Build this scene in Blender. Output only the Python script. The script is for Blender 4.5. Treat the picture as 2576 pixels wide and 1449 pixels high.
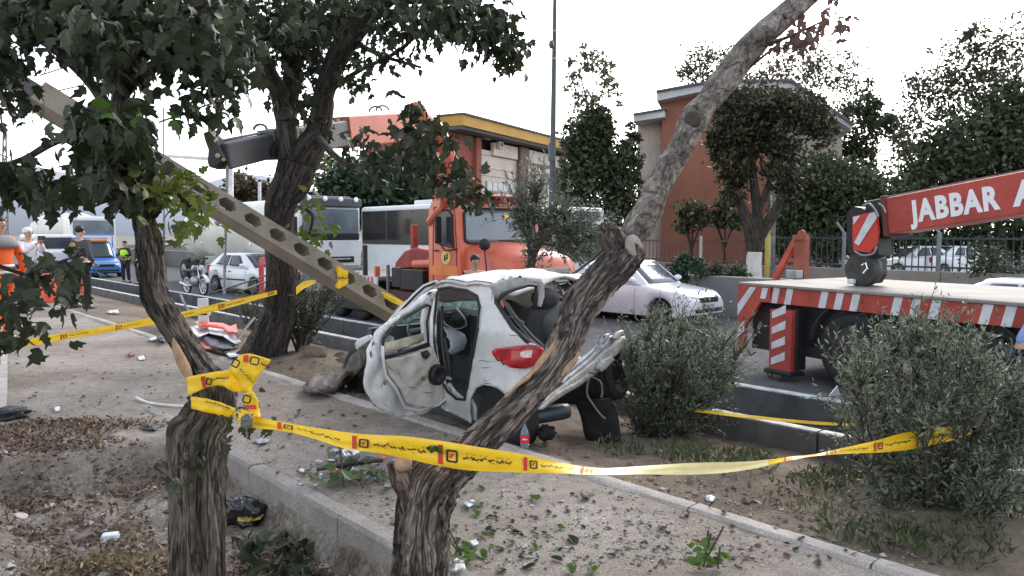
import bpy, bmesh, math, random
import numpy as np
from mathutils import Vector, Matrix, noise
from mathutils.geometry import delaunay_2d_cdt
SC = bpy.context.scene
for _o in list(bpy.data.objects): bpy.data.objects.remove(_o)
COL = SC.collection
# ---------------------------------------------------------------- camera, sky, sun, exposure
cd = bpy.data.cameras.new('camera'); cam = bpy.data.objects.new('camera', cd); COL.objects.link(cam)
cd.sensor_width = 36; cd.lens = 26; cd.clip_start = .05; cd.clip_end = 6000
CH = 1.6; PITCH = math.radians(4.14)
cam.location = (0, 0, CH); cam.rotation_euler = (math.pi/2 - PITCH, 0, 0)
SC.camera = cam
SUN_EL, SUN_AZ = math.radians(32), math.radians(28)      # low sun ahead, right of the view
w = bpy.data.worlds.new('World'); SC.world = w; w.use_nodes = True
nt = w.node_tree; nt.nodes.clear()
sky = nt.nodes.new('ShaderNodeTexSky'); sky.sky_type = 'NISHITA'; sky.sun_disc = False
sky.sun_elevation = SUN_EL; sky.sun_rotation = SUN_AZ
sky.air_density = 1.3; sky.dust_density = 4.0; sky.ozone_density = 1.5; sky.altitude = 1200
hs = nt.nodes.new('ShaderNodeHueSaturation'); hs.inputs['Saturation'].default_value = .38
bg = nt.nodes.new('ShaderNodeBackground'); bg.inputs['Strength'].default_value = .15
wo = nt.nodes.new('ShaderNodeOutputWorld')
nt.links.new(sky.outputs[0], hs.inputs['Color']); nt.links.new(hs.outputs[0], bg.inputs['Color']); nt.links.new(bg.outputs[0], wo.inputs['Surface'])
sd = bpy.data.lights.new('sun', 'SUN'); sd.energy = .6; sd.angle = math.radians(25); sd.color = (1, .9, .8)
so = bpy.data.objects.new('sun', sd); COL.objects.link(so)
_sdir = Vector((math.sin(SUN_AZ)*math.cos(SUN_EL), math.cos(SUN_AZ)*math.cos(SUN_EL), math.sin(SUN_EL)))
so.rotation_euler = _sdir.to_track_quat('Z', 'Y').to_euler()
so.location = (0, 0, 30)
vs = SC.view_settings
vs.view_transform = 'Standard'; vs.look = 'None'; vs.gamma = 1; vs.use_curve_mapping = False; vs.exposure = 1.6
SC.cycles.max_bounces = 6; SC.cycles.diffuse_bounces = 3; SC.cycles.glossy_bounces = 3; SC.cycles.transmission_bounces = 6
SC.cycles.transparent_max_bounces = 8; SC.cycles.use_denoising = True

# ---------------------------------------------------------------- geometry helpers
R = random.Random(7)
D = Vector((-.678, .735, 0)); N = Vector((.735, .678, 0))    # along the road (left, away) and across it (right, away)
RZD = math.atan2(D.y, D.x); RZM = math.atan2(-D.y, -D.x)
FPX = 1860.
def ray(u, v):
    x = (u-1288)/FPX; y = (724.5-v)/FPX
    c, s = math.cos(PITCH), math.sin(PITCH)
    return Vector((x, c + y*s, -s + y*c))
C0 = Vector((0, 0, CH))
def W(u, v, Y):
    r = ray(u, v); return C0 + r*(Y/r.y)
def G(u, v, z=0.):
    r = ray(u, v); return C0 + r*((z-CH)/r.z)
def PL(u, v, p0, n):
    r = ray(u, v); return C0 + r*((p0-C0).dot(n)/r.dot(n))
def T(u, v, t): return PL(u, v, N*t, N)
def S(u, v, s): return PL(u, v, D*s, D)
def ST(s, t, z=0.): return D*s + N*t + Vector((0, 0, z))
def nz(p, sc=1., seed=0): return noise.noise(Vector((p[0]*sc+seed*7.13, p[1]*sc-seed*3.7, p[2]*sc+seed)))
def fbm(p, sc=1., seed=0): return nz(p, sc, seed) + .5*nz(p, sc*2.1, seed+1) + .25*nz(p, sc*4.3, seed+2)
def lerp(a, b, t): return a + (b-a)*t
def smooth(a, b, x):
    t = min(1, max(0, (x-a)/(b-a))); return t*t*(3-2*t)
def catmull(pts, n=6):
    P = [np.array(p, float) for p in pts]; out = []
    for i in range(len(P)-1):
        p0 = P[max(i-1, 0)]; p1 = P[i]; p2 = P[i+1]; p3 = P[min(i+2, len(P)-1)]
        for k in range(n):
            t = k/n
            out.append(.5*((2*p1) + (p2-p0)*t + (2*p0-5*p1+4*p2-p3)*t*t + (-p0+3*p1-3*p2+p3)*t**3))
    out.append(P[-1]); return out

class MB:
    def __init__(s): s.v = []; s.f = []; s.m = []; s.bc = []
    def add(s, vs_, fs_, mi=0):
        b = len(s.v); s.v += [tuple(p) for p in vs_]
        for f in fs_: s.f.append([i+b for i in f]); s.m.append(mi)
        return s
    def box(s, c, d, rz=0, mi=0, M=None):
        hx, hy, hz = d[0]/2, d[1]/2, d[2]/2
        A = M if M is not None else Matrix.Rotation(rz, 3, 'Z')
        P = [Vector(c) + A @ Vector((x*hx, y*hy, z*hz)) for x in (-1, 1) for y in (-1, 1) for z in (-1, 1)]
        return s.add(P, [(0,1,3,2),(4,6,7,5),(0,4,5,1),(2,3,7,6),(0,2,6,4),(1,5,7,3)], mi)
    def bar(s, a, b, wd, ht, mi=0, up=(0,0,1)):
        a, b = Vector(a), Vector(b); x = (b-a); L = x.length; x.normalize(); u = Vector(up)
        y = u.cross(x)
        if y.length < 1e-4: y = Vector((0,1,0)).cross(x)
        y.normalize(); z = x.cross(y)
        A = Matrix((x, y, z)).transposed()
        return s.box((a+b)/2, (L, wd, ht), M=A, mi=mi)
    def rings(s, rs, cap=True, mi=0, closed=True):
        n = len(rs[0]); b = len(s.v)
        for r in rs: s.v += [tuple(p) for p in r]
        for i in range(len(rs)-1):
            for j in range(n if closed else n-1):
                k = (j+1) % n
                s.f.append([b+i*n+j, b+i*n+k, b+(i+1)*n+k, b+(i+1)*n+j]); s.m.append(mi)
        if cap:
            s.f.append([b+j for j in range(n)][::-1]); s.m.append(mi)
            e = b+(len(rs)-1)*n; s.f.append([e+j for j in range(n)]); s.m.append(mi)
        return s
    def tube(s, pts, rad, n=8, cap=True, mi=0, rf=None):
        P = [Vector(p) for p in pts]
        if not hasattr(rad, '__len__'): rad = [rad]*len(P)
        rs = []; prev = None
        for i, p in enumerate(P):
            t = (P[min(i+1, len(P)-1)] - P[max(i-1, 0)]).normalized()
            if prev is None:
                a = Vector((0,0,1)) if abs(t.z) < .9 else Vector((1,0,0))
                x = t.cross(a).normalized()
            else:
                x = (prev - t*prev.dot(t)).normalized()
            prev = x; y = t.cross(x)
            rs.append([p + (x*math.cos(6.28318*j/n) + y*math.sin(6.28318*j/n))*rad[i]*(rf(i, j) if rf else 1) for j in range(n)])
        return s.rings(rs, cap, mi)
    def cyl(s, a, b, r, n=16, r2=None, mi=0): return s.tube([a, b], [r, r if r2 is None else r2], n, True, mi)
    def prism(s, poly, c, ax, ay, th, mi=0):
        ax, ay = Vector(ax), Vector(ay); az = ax.cross(ay).normalized(); n = len(poly)
        P = [Vector(c) + ax*p[0] + ay*p[1] + az*k for k in (-th/2, th/2) for p in poly]
        return s.add(P, [list(range(n))[::-1], list(range(n, 2*n))] + [(i, (i+1)%n, n+(i+1)%n, n+i) for i in range(n)], mi)
    def lathe(s, prof, c, ax=(0,0,1), n=20, mi=0):
        ax = Vector(ax).normalized(); a = Vector((1,0,0)) if abs(ax.x) < .9 else Vector((0,1,0))
        x = ax.cross(a).normalized(); y = ax.cross(x)
        rs = [[Vector(c) + ax*h + (x*math.cos(6.28318*j/n)+y*math.sin(6.28318*j/n))*max(r, 1e-4) for j in range(n)] for r, h in prof]
        return s.rings(rs, True, mi)
    def ell(s, c, r, n=12, m=8, mi=0, nj=0, seed=0):
        rs = []
        for i in range(m+1):
            a = math.pi*i/m - math.pi/2; rr = max(math.cos(a), .02)
            ring = []
            for j in range(n):
                b = 6.28318*j/n; q = Vector((rr*math.cos(b), rr*math.sin(b), math.sin(a)))
                if nj: q = q*(1 + nj*fbm(q, 1.7, seed))
                ring.append(Vector(c) + Vector((q.x*r[0], q.y*r[1], q.z*r[2])))
            rs.append(ring)
        return s.rings(rs, True, mi)
    def grid(s, rows, mi=0):
        n = len(rows[0]); b = len(s.v)
        for r in rows: s.v += [tuple(p) for p in r]
        for i in range(len(rows)-1):
            for j in range(n-1):
                s.f.append([b+i*n+j, b+i*n+j+1, b+(i+1)*n+j+1, b+(i+1)*n+j]); s.m.append(mi)
        return s
    def patch(s, outline, fn, step=8., holes=(), mi=0):
        """fills a planar outline (with holes) with an even triangulation and maps it through fn"""
        def dens(poly):
            o = []
            for i, p in enumerate(poly):
                q = poly[(i+1) % len(poly)]; L = math.hypot(q[0]-p[0], q[1]-p[1]); k = max(1, int(L/step))
                for j in range(k): o.append((p[0]+(q[0]-p[0])*j/k, p[1]+(q[1]-p[1])*j/k))
            return o
        def inside(x, y, poly):
            c = False; j = len(poly)-1
            for i in range(len(poly)):
                if (poly[i][1] > y) != (poly[j][1] > y) and x < (poly[j][0]-poly[i][0])*(y-poly[i][1])/(poly[j][1]-poly[i][1])+poly[i][0]: c = not c
                j = i
            return c
        loops = [dens(outline)] + [dens(h) for h in holes]
        pts = []; edges = []
        for lp in loops:
            b = len(pts); pts += lp; edges += [(b+i, b+(i+1) % len(lp)) for i in range(len(lp))]
        xs = [p[0] for p in loops[0]]; ys = [p[1] for p in loops[0]]
        y = min(ys)+step*.7
        while y < max(ys):
            x = min(xs)+step*.7
            while x < max(xs):
                if inside(x, y, loops[0]) and not any(inside(x, y, h) for h in loops[1:]) and all((x-p[0])**2+(y-p[1])**2 > (step*.5)**2 for p in pts[:sum(map(len, loops))]):
                    pts.append((x, y))
                x += step
            y += step
        r = delaunay_2d_cdt([Vector(p) for p in pts], edges, [], 0, 1e-4)
        vv, ff = r[0], r[2]; keep = []
        for f in ff:
            cx = sum(vv[i].x for i in f)/len(f); cy = sum(vv[i].y for i in f)/len(f)
            if inside(cx, cy, loops[0]) and not any(inside(cx, cy, h) for h in loops[1:]): keep.append(list(f))
        return s.add([fn(p.x, p.y) for p in vv], keep, mi)
    def build(s, name, mats, parent=None, smooth=False, world=False, bevel=0, solid=0, auto=None, sub=0):
        me = bpy.data.meshes.new(name)
        V_ = s.v
        if world and parent is not None:
            o_ = parent.location
            par = parent.parent
            if par is not None: o_ = o_ + par.location
            V_ = [(p[0]-o_[0], p[1]-o_[1], p[2]-o_[2]) for p in V_]
        me.from_pydata(V_, [], s.f)
        if not isinstance(mats, (list, tuple)): mats = [mats]
        for m_ in mats: me.materials.append(m_)
        if len(mats) > 1: me.polygons.foreach_set('material_index', s.m)
        bm = bmesh.new(); bm.from_mesh(me); bmesh.ops.recalc_face_normals(bm, faces=bm.faces); bm.to_mesh(me); bm.free()
        if smooth: me.polygons.foreach_set('use_smooth', [True]*len(me.polygons))
        if auto is not None: me.set_sharp_from_angle(angle=math.radians(auto))
        if s.bc and len(s.bc) == len(s.v):
            at_ = me.attributes.new('barkco', 'FLOAT_VECTOR', 'POINT'); at_.data.foreach_set('vector', [c for p in s.bc for c in p])
        me.update()
        ob = bpy.data.objects.new(name, me); COL.objects.link(ob)
        if parent is not None: ob.parent = parent
        if bevel:
            b = ob.modifiers.new('bevel', 'BEVEL'); b.width = bevel; b.segments = 2; b.limit_method = 'ANGLE'; b.angle_limit = math.radians(40)
        if solid:
            b = ob.modifiers.new('solid', 'SOLIDIFY'); b.thickness = solid; b.offset = 0
        if sub:
            b = ob.modifiers.new('sub', 'SUBSURF'); b.levels = sub; b.render_levels = sub
        return ob

def tag(o, label=None, cat=None, group=None, kind=None):
    if label: o['label'] = label
    if cat: o['category'] = cat
    if group: o['group'] = group
    if kind: o['kind'] = kind
    return o
def thing(name, label, cat, loc=(0,0,0), rz=0, group=None):
    o = bpy.data.objects.new(name, None); COL.objects.link(o); o.empty_display_size = .2
    o.location = loc; o.rotation_euler = (0, 0, rz)
    return tag(o, label, cat, group)
def clone(o, parent=None):
    c = o.copy(); COL.objects.link(c)
    if parent is not None: c.parent = parent
    for ch in list(o.children): clone(ch, c)
    return c

# ---------------------------------------------------------------- materials
MATS = {}
def mat(name, col, rough=.6, metal=0., var=.18, vs=3., col2=None, bump=0., bs=60., coat=0., spec=.5, trans=0., emit=0, fine=.0, fs=120., stretch=None, ior=1.45, bark=False, chips=0., chipc=(.085,.045,.032), chs=7.):
    if name in MATS: return MATS[name]
    m = bpy.data.materials.new(name); m.use_nodes = True; t = m.node_tree; n = t.nodes; L = t.links.new
    p = n['Principled BSDF']
    p.inputs['Roughness'].default_value = rough; p.inputs['Metallic'].default_value = metal
    p.inputs['Coat Weight'].default_value = coat; p.inputs['Specular IOR Level'].default_value = spec
    p.inputs['Coat Roughness'].default_value = .08
    p.inputs['Transmission Weight'].default_value = trans; p.inputs['IOR'].default_value = ior
    if emit: p.inputs['Emission Color'].default_value = (*col, 1); p.inputs['Emission Strength'].default_value = emit
    tc = n.new('ShaderNodeTexCoord'); src = tc.outputs['Object']
    if bark:
        ba = n.new('ShaderNodeAttribute'); ba.attribute_name = 'barkco'; src = ba.outputs['Vector']
    if stretch:
        mp = n.new('ShaderNodeMapping'); mp.inputs['Scale'].default_value = stretch; L(src, mp.inputs['Vector']); src = mp.outputs[0]
    nn = n.new('ShaderNodeTexNoise'); nn.inputs['Scale'].default_value = vs; nn.inputs['Detail'].default_value = 6; nn.inputs['Roughness'].default_value = .62
    L(src, nn.inputs['Vector'])
    rp = n.new('ShaderNodeValToRGB'); L(nn.outputs['Fac'], rp.inputs[0])
    a = tuple(c*(1-var) for c in col); b = col2 if col2 else tuple(min(1, c*(1+var)) for c in col)
    rp.color_ramp.elements[0].position = .34; rp.color_ramp.elements[1].position = .66
    rp.color_ramp.elements[0].color = (*a, 1); rp.color_ramp.elements[1].color = (*b, 1)
    out = rp.outputs[0]
    if fine:
        n2 = n.new('ShaderNodeTexNoise'); n2.inputs['Scale'].default_value = fs; n2.inputs['Detail'].default_value = 3; L(src, n2.inputs['Vector'])
        mr = n.new('ShaderNodeMapRange'); mr.inputs['From Min'].default_value = .35; mr.inputs['From Max'].default_value = .65
        mr.inputs['To Min'].default_value = 1-fine; mr.inputs['To Max'].default_value = 1+fine; L(n2.outputs['Fac'], mr.inputs[0])
        mx = n.new('ShaderNodeMix'); mx.data_type = 'RGBA'; mx.blend_type = 'MULTIPLY'; mx.inputs[0].default_value = 1
        L(out, mx.inputs[6]); L(mr.outputs[0], mx.inputs[7]); out = mx.outputs[2]
    if chips:
        n5 = n.new('ShaderNodeTexNoise'); n5.inputs['Scale'].default_value = chs; n5.inputs['Detail'].default_value = 9; n5.inputs['Roughness'].default_value = .72; L(src, n5.inputs['Vector'])
        mr5 = n.new('ShaderNodeMapRange'); mr5.inputs['From Min'].default_value = .66-.1*chips; mr5.inputs['From Max'].default_value = .70-.1*chips; L(n5.outputs['Fac'], mr5.inputs[0])
        mx5 = n.new('ShaderNodeMix'); mx5.data_type = 'RGBA'; L(mr5.outputs[0], mx5.inputs[0]); L(out, mx5.inputs[6]); mx5.inputs[7].default_value = (*chipc, 1); out = mx5.outputs[2]
    crk = None
    if bark:
        n4 = n.new('ShaderNodeTexNoise'); n4.inputs['Scale'].default_value = 5.5; n4.inputs['Detail'].default_value = 4; n4.inputs['Roughness'].default_value = .55; n4.inputs['Distortion'].default_value = .6; L(src, n4.inputs['Vector'])
        ab = n.new('ShaderNodeMath'); ab.operation = 'SUBTRACT'; ab.inputs[1].default_value = .5; L(n4.outputs['Fac'], ab.inputs[0])
        a2 = n.new('ShaderNodeMath'); a2.operation = 'ABSOLUTE'; L(ab.outputs[0], a2.inputs[0])
        cr = n.new('ShaderNodeMapRange'); cr.inputs['From Min'].default_value = .0; cr.inputs['From Max'].default_value = .05; cr.inputs['To Min'].default_value = .22; cr.inputs['To Max'].default_value = 1.; L(a2.outputs[0], cr.inputs[0]); crk = cr.outputs[0]
        mx2 = n.new('ShaderNodeMix'); mx2.data_type = 'RGBA'; mx2.blend_type = 'MULTIPLY'; mx2.inputs[0].default_value = .9 if name != 'mottled_pale_bark' else .35; L(out, mx2.inputs[6]); L(crk, mx2.inputs[7]); out = mx2.outputs[2]
    L(out, p.inputs['Base Color'])
    if bump:
        n3 = n.new('ShaderNodeTexNoise'); n3.inputs['Scale'].default_value = bs; n3.inputs['Detail'].default_value = 5; L(src, n3.inputs['Vector'])
        bp = n.new('ShaderNodeBump'); bp.inputs['Strength'].default_value = bump; bp.inputs['Distance'].default_value = .05 if bark else .02
        if crk is not None:
            ad = n.new('ShaderNodeMath'); ad.operation = 'ADD'; L(n3.outputs['Fac'], ad.inputs[0]); L(crk, ad.inputs[1]); L(ad.outputs[0], bp.inputs['Height'])
        else: L(n3.outputs['Fac'], bp.inputs['Height'])
        L(bp.outputs[0], p.inputs['Normal'])
    MATS[name] = m; return m
def leafmat(name, ca, cb, tl=.35):
    if name in MATS: return MATS[name]
    m = bpy.data.materials.new(name); m.use_nodes = True; t = m.node_tree; n = t.nodes; L = t.links.new
    p = n['Principled BSDF']; p.inputs['Roughness'].default_value = .5; p.inputs['Specular IOR Level'].default_value = .35
    g = n.new('ShaderNodeNewGeometry'); rp = n.new('ShaderNodeValToRGB')
    L(g.outputs['Random Per Island'], rp.inputs[0])
    rp.color_ramp.elements[0].color = (*ca, 1); rp.color_ramp.elements[1].color = (*cb, 1)
    L(rp.outputs[0], p.inputs['Base Color'])
    tr = n.new('ShaderNodeBsdfTranslucent'); L(rp.outputs[0], tr.inputs[0])
    mx = n.new('ShaderNodeMixShader'); mx.inputs[0].default_value = tl
    L(p.outputs[0], mx.inputs[1]); L(tr.outputs[0], mx.inputs[2]); L(mx.outputs[0], n['Material Output'].inputs['Surface'])
    MATS[name] = m; return m

white = mat('white_car_paint', (.70,.71,.74), .25, coat=.6, var=.04)
wreckpaint = mat('wreck_paint', (.58,.575,.56), .34, var=.2, vs=2.6, coat=.35, fine=.05, col2=(.64,.64,.64), chips=.35, chipc=(.30,.25,.19), chs=3.)
bared = mat('stripped_door_skin', (.50,.45,.39), .5, var=.24, vs=5, col2=(.60,.57,.53))
black = mat('black_plastic', (.014,.014,.016), .55, var=.3)
rubber = mat('tyre_rubber', (.018,.018,.019), .8, var=.3, bump=.3, bs=40)
glass = mat('dark_window_glass', (.035,.045,.05), .06, var=.2, spec=.8)
glassb = mat('windscreen_glass', (.12,.15,.18), .08, var=.3, vs=1.2, spec=.9)
chrome = mat('bright_metal', (.6,.6,.62), .25, metal=.9, var=.08)
steel = mat('dull_steel', (.33,.33,.34), .45, metal=.7, var=.25)
redpaint = mat('faded_red_truck_paint', (.57,.128,.070), .42, var=.16, vs=2.2, coat=.15, fine=.04, chips=.25)
redcrane = mat('crane_red_paint', (.36,.052,.038), .5, var=.25, vs=2.5, fine=.10, chips=.6)
redsign = mat('signal_red', (.52,.045,.03), .5, var=.15)
whitesign = mat('reflective_white', (.56,.57,.60), .5, var=.14, vs=6, chips=.4, chipc=(.22,.2,.18))
yellow = mat('tape_yellow', (.80,.50,.015), .38, var=.07, vs=9, bump=.15, bs=14)
yellowp = mat('tape_back_pale', (.82,.70,.36), .42, var=.06, vs=8)
ink = mat('tape_ink_black', (.02,.017,.012), .6)
inkred = mat('tape_ink_red', (.52,.035,.02), .6)
headl = mat('headlamp_lens', (.55,.58,.62), .12, spec=.8, var=.25, vs=14)
redlens = mat('red_lamp_lens', (.36,.010,.016), .22, spec=.5, coat=.2, var=.35, vs=6)
amber = mat('amber_lamp', (.85,.25,.03), .3)
concrete = mat('weathered_concrete', (.33,.31,.28), .9, var=.28, vs=2.4, bump=.35, bs=45, fine=.15)
polecon = mat('pole_concrete', (.225,.19,.148), .9, var=.2, vs=3, bump=.3, bs=50, fine=.12)
skin = mat('skin', (.46,.27,.19), .5, var=.08)
hair = mat('dark_hair', (.012,.010,.009), .6)
deckgrey = mat('dusty_deck_plate', (.215,.20,.188), .7, var=.2, vs=2)
# ---------------------------------------------------------------- the ground
def ground_mat(name, cA, cB, spots, sp_amt, scale=1., bump=.5, attr=None, cP=None, cP2=None):
    m = bpy.data.materials.new(name); m.use_nodes = True; t = m.node_tree; n = t.nodes; L = t.links.new
    p = n['Principled BSDF']; p.inputs['Roughness'].default_value = .95; p.inputs['Specular IOR Level'].default_value = .2
    tc = n.new('ShaderNodeTexCoord'); src = tc.outputs['Object']
    def nois(sc, det=6, ro=.6):
        q = n.new('ShaderNodeTexNoise'); q.inputs['Scale'].default_value = sc; q.inputs['Detail'].default_value = det; q.inputs['Roughness'].default_value = ro
        L(src, q.inputs['Vector']); return q.outputs['Fac']
    def ramp(f, a, b, ca, cb):
        r = n.new('ShaderNodeValToRGB'); L(f, r.inputs[0]); e = r.color_ramp.elements
        e[0].position = a; e[1].position = b; e[0].color = (*ca, 1); e[1].color = (*cb, 1); return r.outputs[0]
    def mix(f, a, b, mode='MIX'):
        x = n.new('ShaderNodeMix'); x.data_type = 'RGBA'; x.blend_type = mode
        if isinstance(f, float): x.inputs[0].default_value = f
        else: L(f, x.inputs[0])
        L(a, x.inputs[6]); L(b, x.inputs[7]); return x.outputs[2]
    base = ramp(nois(.7*scale), .33, .67, cA, cB)
    base = mix(.8, base, ramp(nois(9*scale), .3, .7, (.72,)*3, (1.25,)*3), 'MULTIPLY')
    base = mix(.85, base, ramp(nois(75*scale, 3), .3, .7, (.6,)*3, (1.38,)*3), 'MULTIPLY')
    vo = n.new('ShaderNodeTexVoronoi'); vo.inputs['Scale'].default_value = 42*scale; vo.inputs['Randomness'].default_value = 1; L(src, vo.inputs['Vector'])
    sp = ramp(vo.outputs['Distance'], .10, .22, (1,)*3, (0,)*3)
    gate = ramp(nois(6*scale, 2), .5-.1*sp_amt, .62, (0,)*3, (1,)*3)
    mm = n.new('ShaderNodeMath'); mm.operation = 'MULTIPLY'; L(sp, mm.inputs[0]); L(gate, mm.inputs[1])
    sc_ = n.new('ShaderNodeRGB'); sc_.outputs[0].default_value = (*spots, 1)
    base = mix(mm.outputs[0], base, sc_.outputs[0])
    if attr:
        at = n.new('ShaderNodeAttribute'); at.attribute_name = attr
        soil = ramp(nois(3.2, 8, .7), .34, .64, cP, cP2)
        soil = mix(.9, soil, ramp(nois(34, 6, .7), .32, .68, (.35,)*3, (1.7,)*3), 'MULTIPLY')
        base = mix(at.outputs['Fac'], base, soil)
    L(base, p.inputs['Base Color'])
    bp = n.new('ShaderNodeBump'); bp.inputs['Strength'].default_value = bump; bp.inputs['Distance'].default_value = .02
    L(nois(48*scale, 6, .7), bp.inputs['Height']); L(bp.outputs[0], p.inputs['Normal'])
    return m
walkmat = ground_mat('gritty_walkway', (.178,.148,.120), (.325,.290,.262), (.10,.085,.07), 1.0, 1., .55, 'pit', (.085,.062,.048), (.25,.225,.19))
dirtmat = ground_mat('dry_dirt', (.105,.082,.062), (.225,.182,.14), (.08,.06,.045), 1., .8, .9)
roadmat = ground_mat('asphalt', (.085,.086,.092), (.125,.124,.128), (.16,.15,.14), .3, .5, .3)
farmat = ground_mat('far_ground', (.16,.15,.13), (.22,.20,.17), (.1,.1,.09), .5, .2, .3)
kerbmat = mat('kerb_stone', (.34,.31,.285), .9, var=.2, vs=3, bump=.5, bs=40, fine=.2, fs=90)
kerbdark = mat('kerb_face_concrete', (.235,.215,.20), .92, var=.2, vs=2.5, bump=.5, bs=40, fine=.2, fs=90)

def pitd(s, t):
    e = fbm((s, t, 0), .9, 5)*.18
    far = 6.28 + e + .12*math.sin(t*2.1)
    a = smooth(far, far-.38, s)
    lft = .30 + .35*smooth(3.0, 5.2, s)*.4 + e*.8
    b = smooth(lft, lft+.45, t)
    c = 1 - smooth(2.0, 2.06, t)
    return a*b*c
def hw(s, t):
    d_ = pitd(s, t)
    z = -.27*d_ + .012*fbm((s, t, 0), 1.3, 2)*(1+3*d_) + .004*fbm((s, t, 0), 9, 3)*(1+3*d_)
    z += .035*d_*fbm((s, t, 1), 4.5, 8)
    return z
def hv(s, t):
    z = -.02 - .150*max(0, t-3.75) + .035*fbm((s, t, 4), 1.1, 9) + .022*fbm((s, t, 4), 4.2, 11) + .008*fbm((s, t, 2), 15, 12)
    for (cs, ct, rr, h) in MOUNDS: z += h*math.exp(-((s-cs)**2+(t-ct)**2)/rr**2)
    k = smooth(3.72, 3.95, t)
    return lerp(-.015, z, k)
MOUNDS = [(8.5, 4.5, .55, .20), (9.3, 4.7, .5, .13), (7.5, 4.9, .6, .12), (2.3, 4.9, .8, .10), (1.3, 5.2, .7, .08), (13, 4.8, 1.2, .2)]
def sheet(name, ss, ts, hf, m, attr=None, parent=None):
    mb = MB(); rows = [[ST(s, t, hf(s, t)) for t in ts] for s in ss]; mb.grid(rows)
    o = mb.build(name, m, parent, smooth=True)
    if attr:
        ca = o.data.attributes.new('pit', 'FLOAT', 'POINT')
        ca.data.foreach_set('value', [attr(s, t) for s in ss for t in ts])
    return o
def frange(a, b, st):
    n = max(1, int(round((b-a)/st))); return [a+(b-a)*i/n for i in range(n+1)]
ss = frange(-2.2, 1, .15) + frange(1.05, 7.4, .045) + frange(7.6, 14, .2) + frange(14.8, 60, 1.6)
ts = frange(-8, -2, 1.0) + frange(-1.8, -.4, .2) + frange(-.35, 2.07, .045) + frange(2.2, 3.60, .12)
tag(sheet('walkway', ss, ts, hw, walkmat, lambda s, t: min(1, pitd(s, t)*1.6)), kind='structure')
ss = frange(-3, 1, .12) + frange(1.06, 10.5, .06) + frange(10.8, 20, .3) + frange(21, 70, 2)
tag(sheet('dirt_verge', ss, frange(3.70, 6.56, .065), hv, dirtmat), kind='structure')
tag(sheet('road', frange(-60, 240, 6), frange(8.74, 16.85, .5), lambda s, t: -.5, roadmat), kind='structure')
tag(sheet('bus_lane', frange(-60, 240, 6), frange(17.15, 22.5, .5), lambda s, t: -.49, roadmat), kind='structure')
tag(sheet('far_pavement', frange(-80, 260, 6), frange(22.5, 60, 2.5), lambda s, t: -.38, farmat), kind='structure')
mb = MB(); mb.box((0, 1000, -1.5), (6000, 6000, .3)); tag(mb.build('ground', farmat), kind='structure')
mb = MB(); mb.box((0,0,0), (320, 1.95, .1)); o = mb.build('channel_floor', concrete); o.location = ST(90, 7.6, -1.0); o.rotation_euler[2] = RZD; tag(o, kind='structure')

# kerbs: each stone its own piece
def kerb_run(name, t, wd, s0, s1, ztop, ht, L, m, seed, kind='structure', stone='kerb_stone'):
    root = bpy.data.objects.new(name, None); COL.objects.link(root); root.location = ST(s0, t, 0); root.rotation_euler[2] = RZD
    tag(root, kind=kind); rr = random.Random(seed); s = s0; i = 0; me = {}
    while s < s1 and i < 120:
        l = L*rr.uniform(.96, 1.04)
        mb = MB(); k = 4; n_ = max(2, int(l/.12))
        hb = ht
        rows = []
        for a in range(n_+1):
            x = a/n_*(l-.012)
            def q(y, z):
                p = (s+x, y*9, z*9+seed); c = .007*fbm(p, 5, seed)+.004*fbm(p, 14, seed)
                return Vector((x, y+c, z+c))
            rows.append([q(-wd/2, ztop-hb), q(-wd/2, ztop-hb*.5), q(-wd/2, ztop-.02), q(-wd/2+.02, ztop), q(0, ztop+.002), q(wd/2-.02, ztop), q(wd/2, ztop-.02), q(wd/2, ztop-hb)])
        mb.rings(rows)
        o = mb.build(stone, m, root, smooth=True, auto=35)
        o.location = (s-s0, rr.uniform(-.008, .008), rr.uniform(-.008, .006)); o.rotation_euler[2] = rr.uniform(-.004, .004)
        s += l; i += 1
    return root
kerb_run('walkway_kerb', -0 + 3.655, .13, -1.6, 40, .018, .30, 1.0, kerbmat, 3)
kerb_run('pit_kerb', 2.10, .13, -1.4, 7.2, .016, .46, 1.25, kerbdark, 5)
# the drainage channel between verge and road: two walls with pale caps
def wall_run(name, t, wd, z0, z1, s0, s1, m, cap, capc, L=4.):
    root = bpy.data.objects.new(name, None); COL.objects.link(root); root.location = ST(s0, t, 0); root.rotation_euler[2] = RZD
    tag(root, kind='structure'); s = 0
    while s < s1-s0:
        mb = MB(); mb.box((s+L/2-.006, 0, (z0+z1)/2), (L-.02, wd, z1-z0)); o = mb.build('wall_panel', m, root, bevel=.008)
        if cap:
            mb = MB(); mb.box((s+L/2-.006, 0, z1+cap/2+.001), (L-.012, wd*.94, cap)); mb.build('painted_cap', capc, o)
        s += L
    return root
capA = mat('pale_green_paint', (.42,.48,.47), .8, var=.35, vs=5, fine=.2); capB = mat('worn_white_paint', (.48,.48,.46), .8, var=.35, vs=5, fine=.2)
wallc = mat('dark_channel_concrete', (.060,.063,.066), .85, var=.35, vs=2.2, bump=.3, bs=30, fine=.15)  # darker concrete tone for the road side channel wall
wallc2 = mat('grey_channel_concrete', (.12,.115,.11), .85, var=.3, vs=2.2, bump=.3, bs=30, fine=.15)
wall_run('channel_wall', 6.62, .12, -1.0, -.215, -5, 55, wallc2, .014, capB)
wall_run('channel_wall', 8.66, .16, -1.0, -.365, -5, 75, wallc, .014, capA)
medc = mat('median_concrete', (.20,.195,.195), .9, var=.22, vs=.8, bump=.3, bs=20, fine=.12)
wall_run('median_barrier', 17.0, .3, -.5, .5, -30, 110, medc, .02, concrete, 6.)
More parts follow.
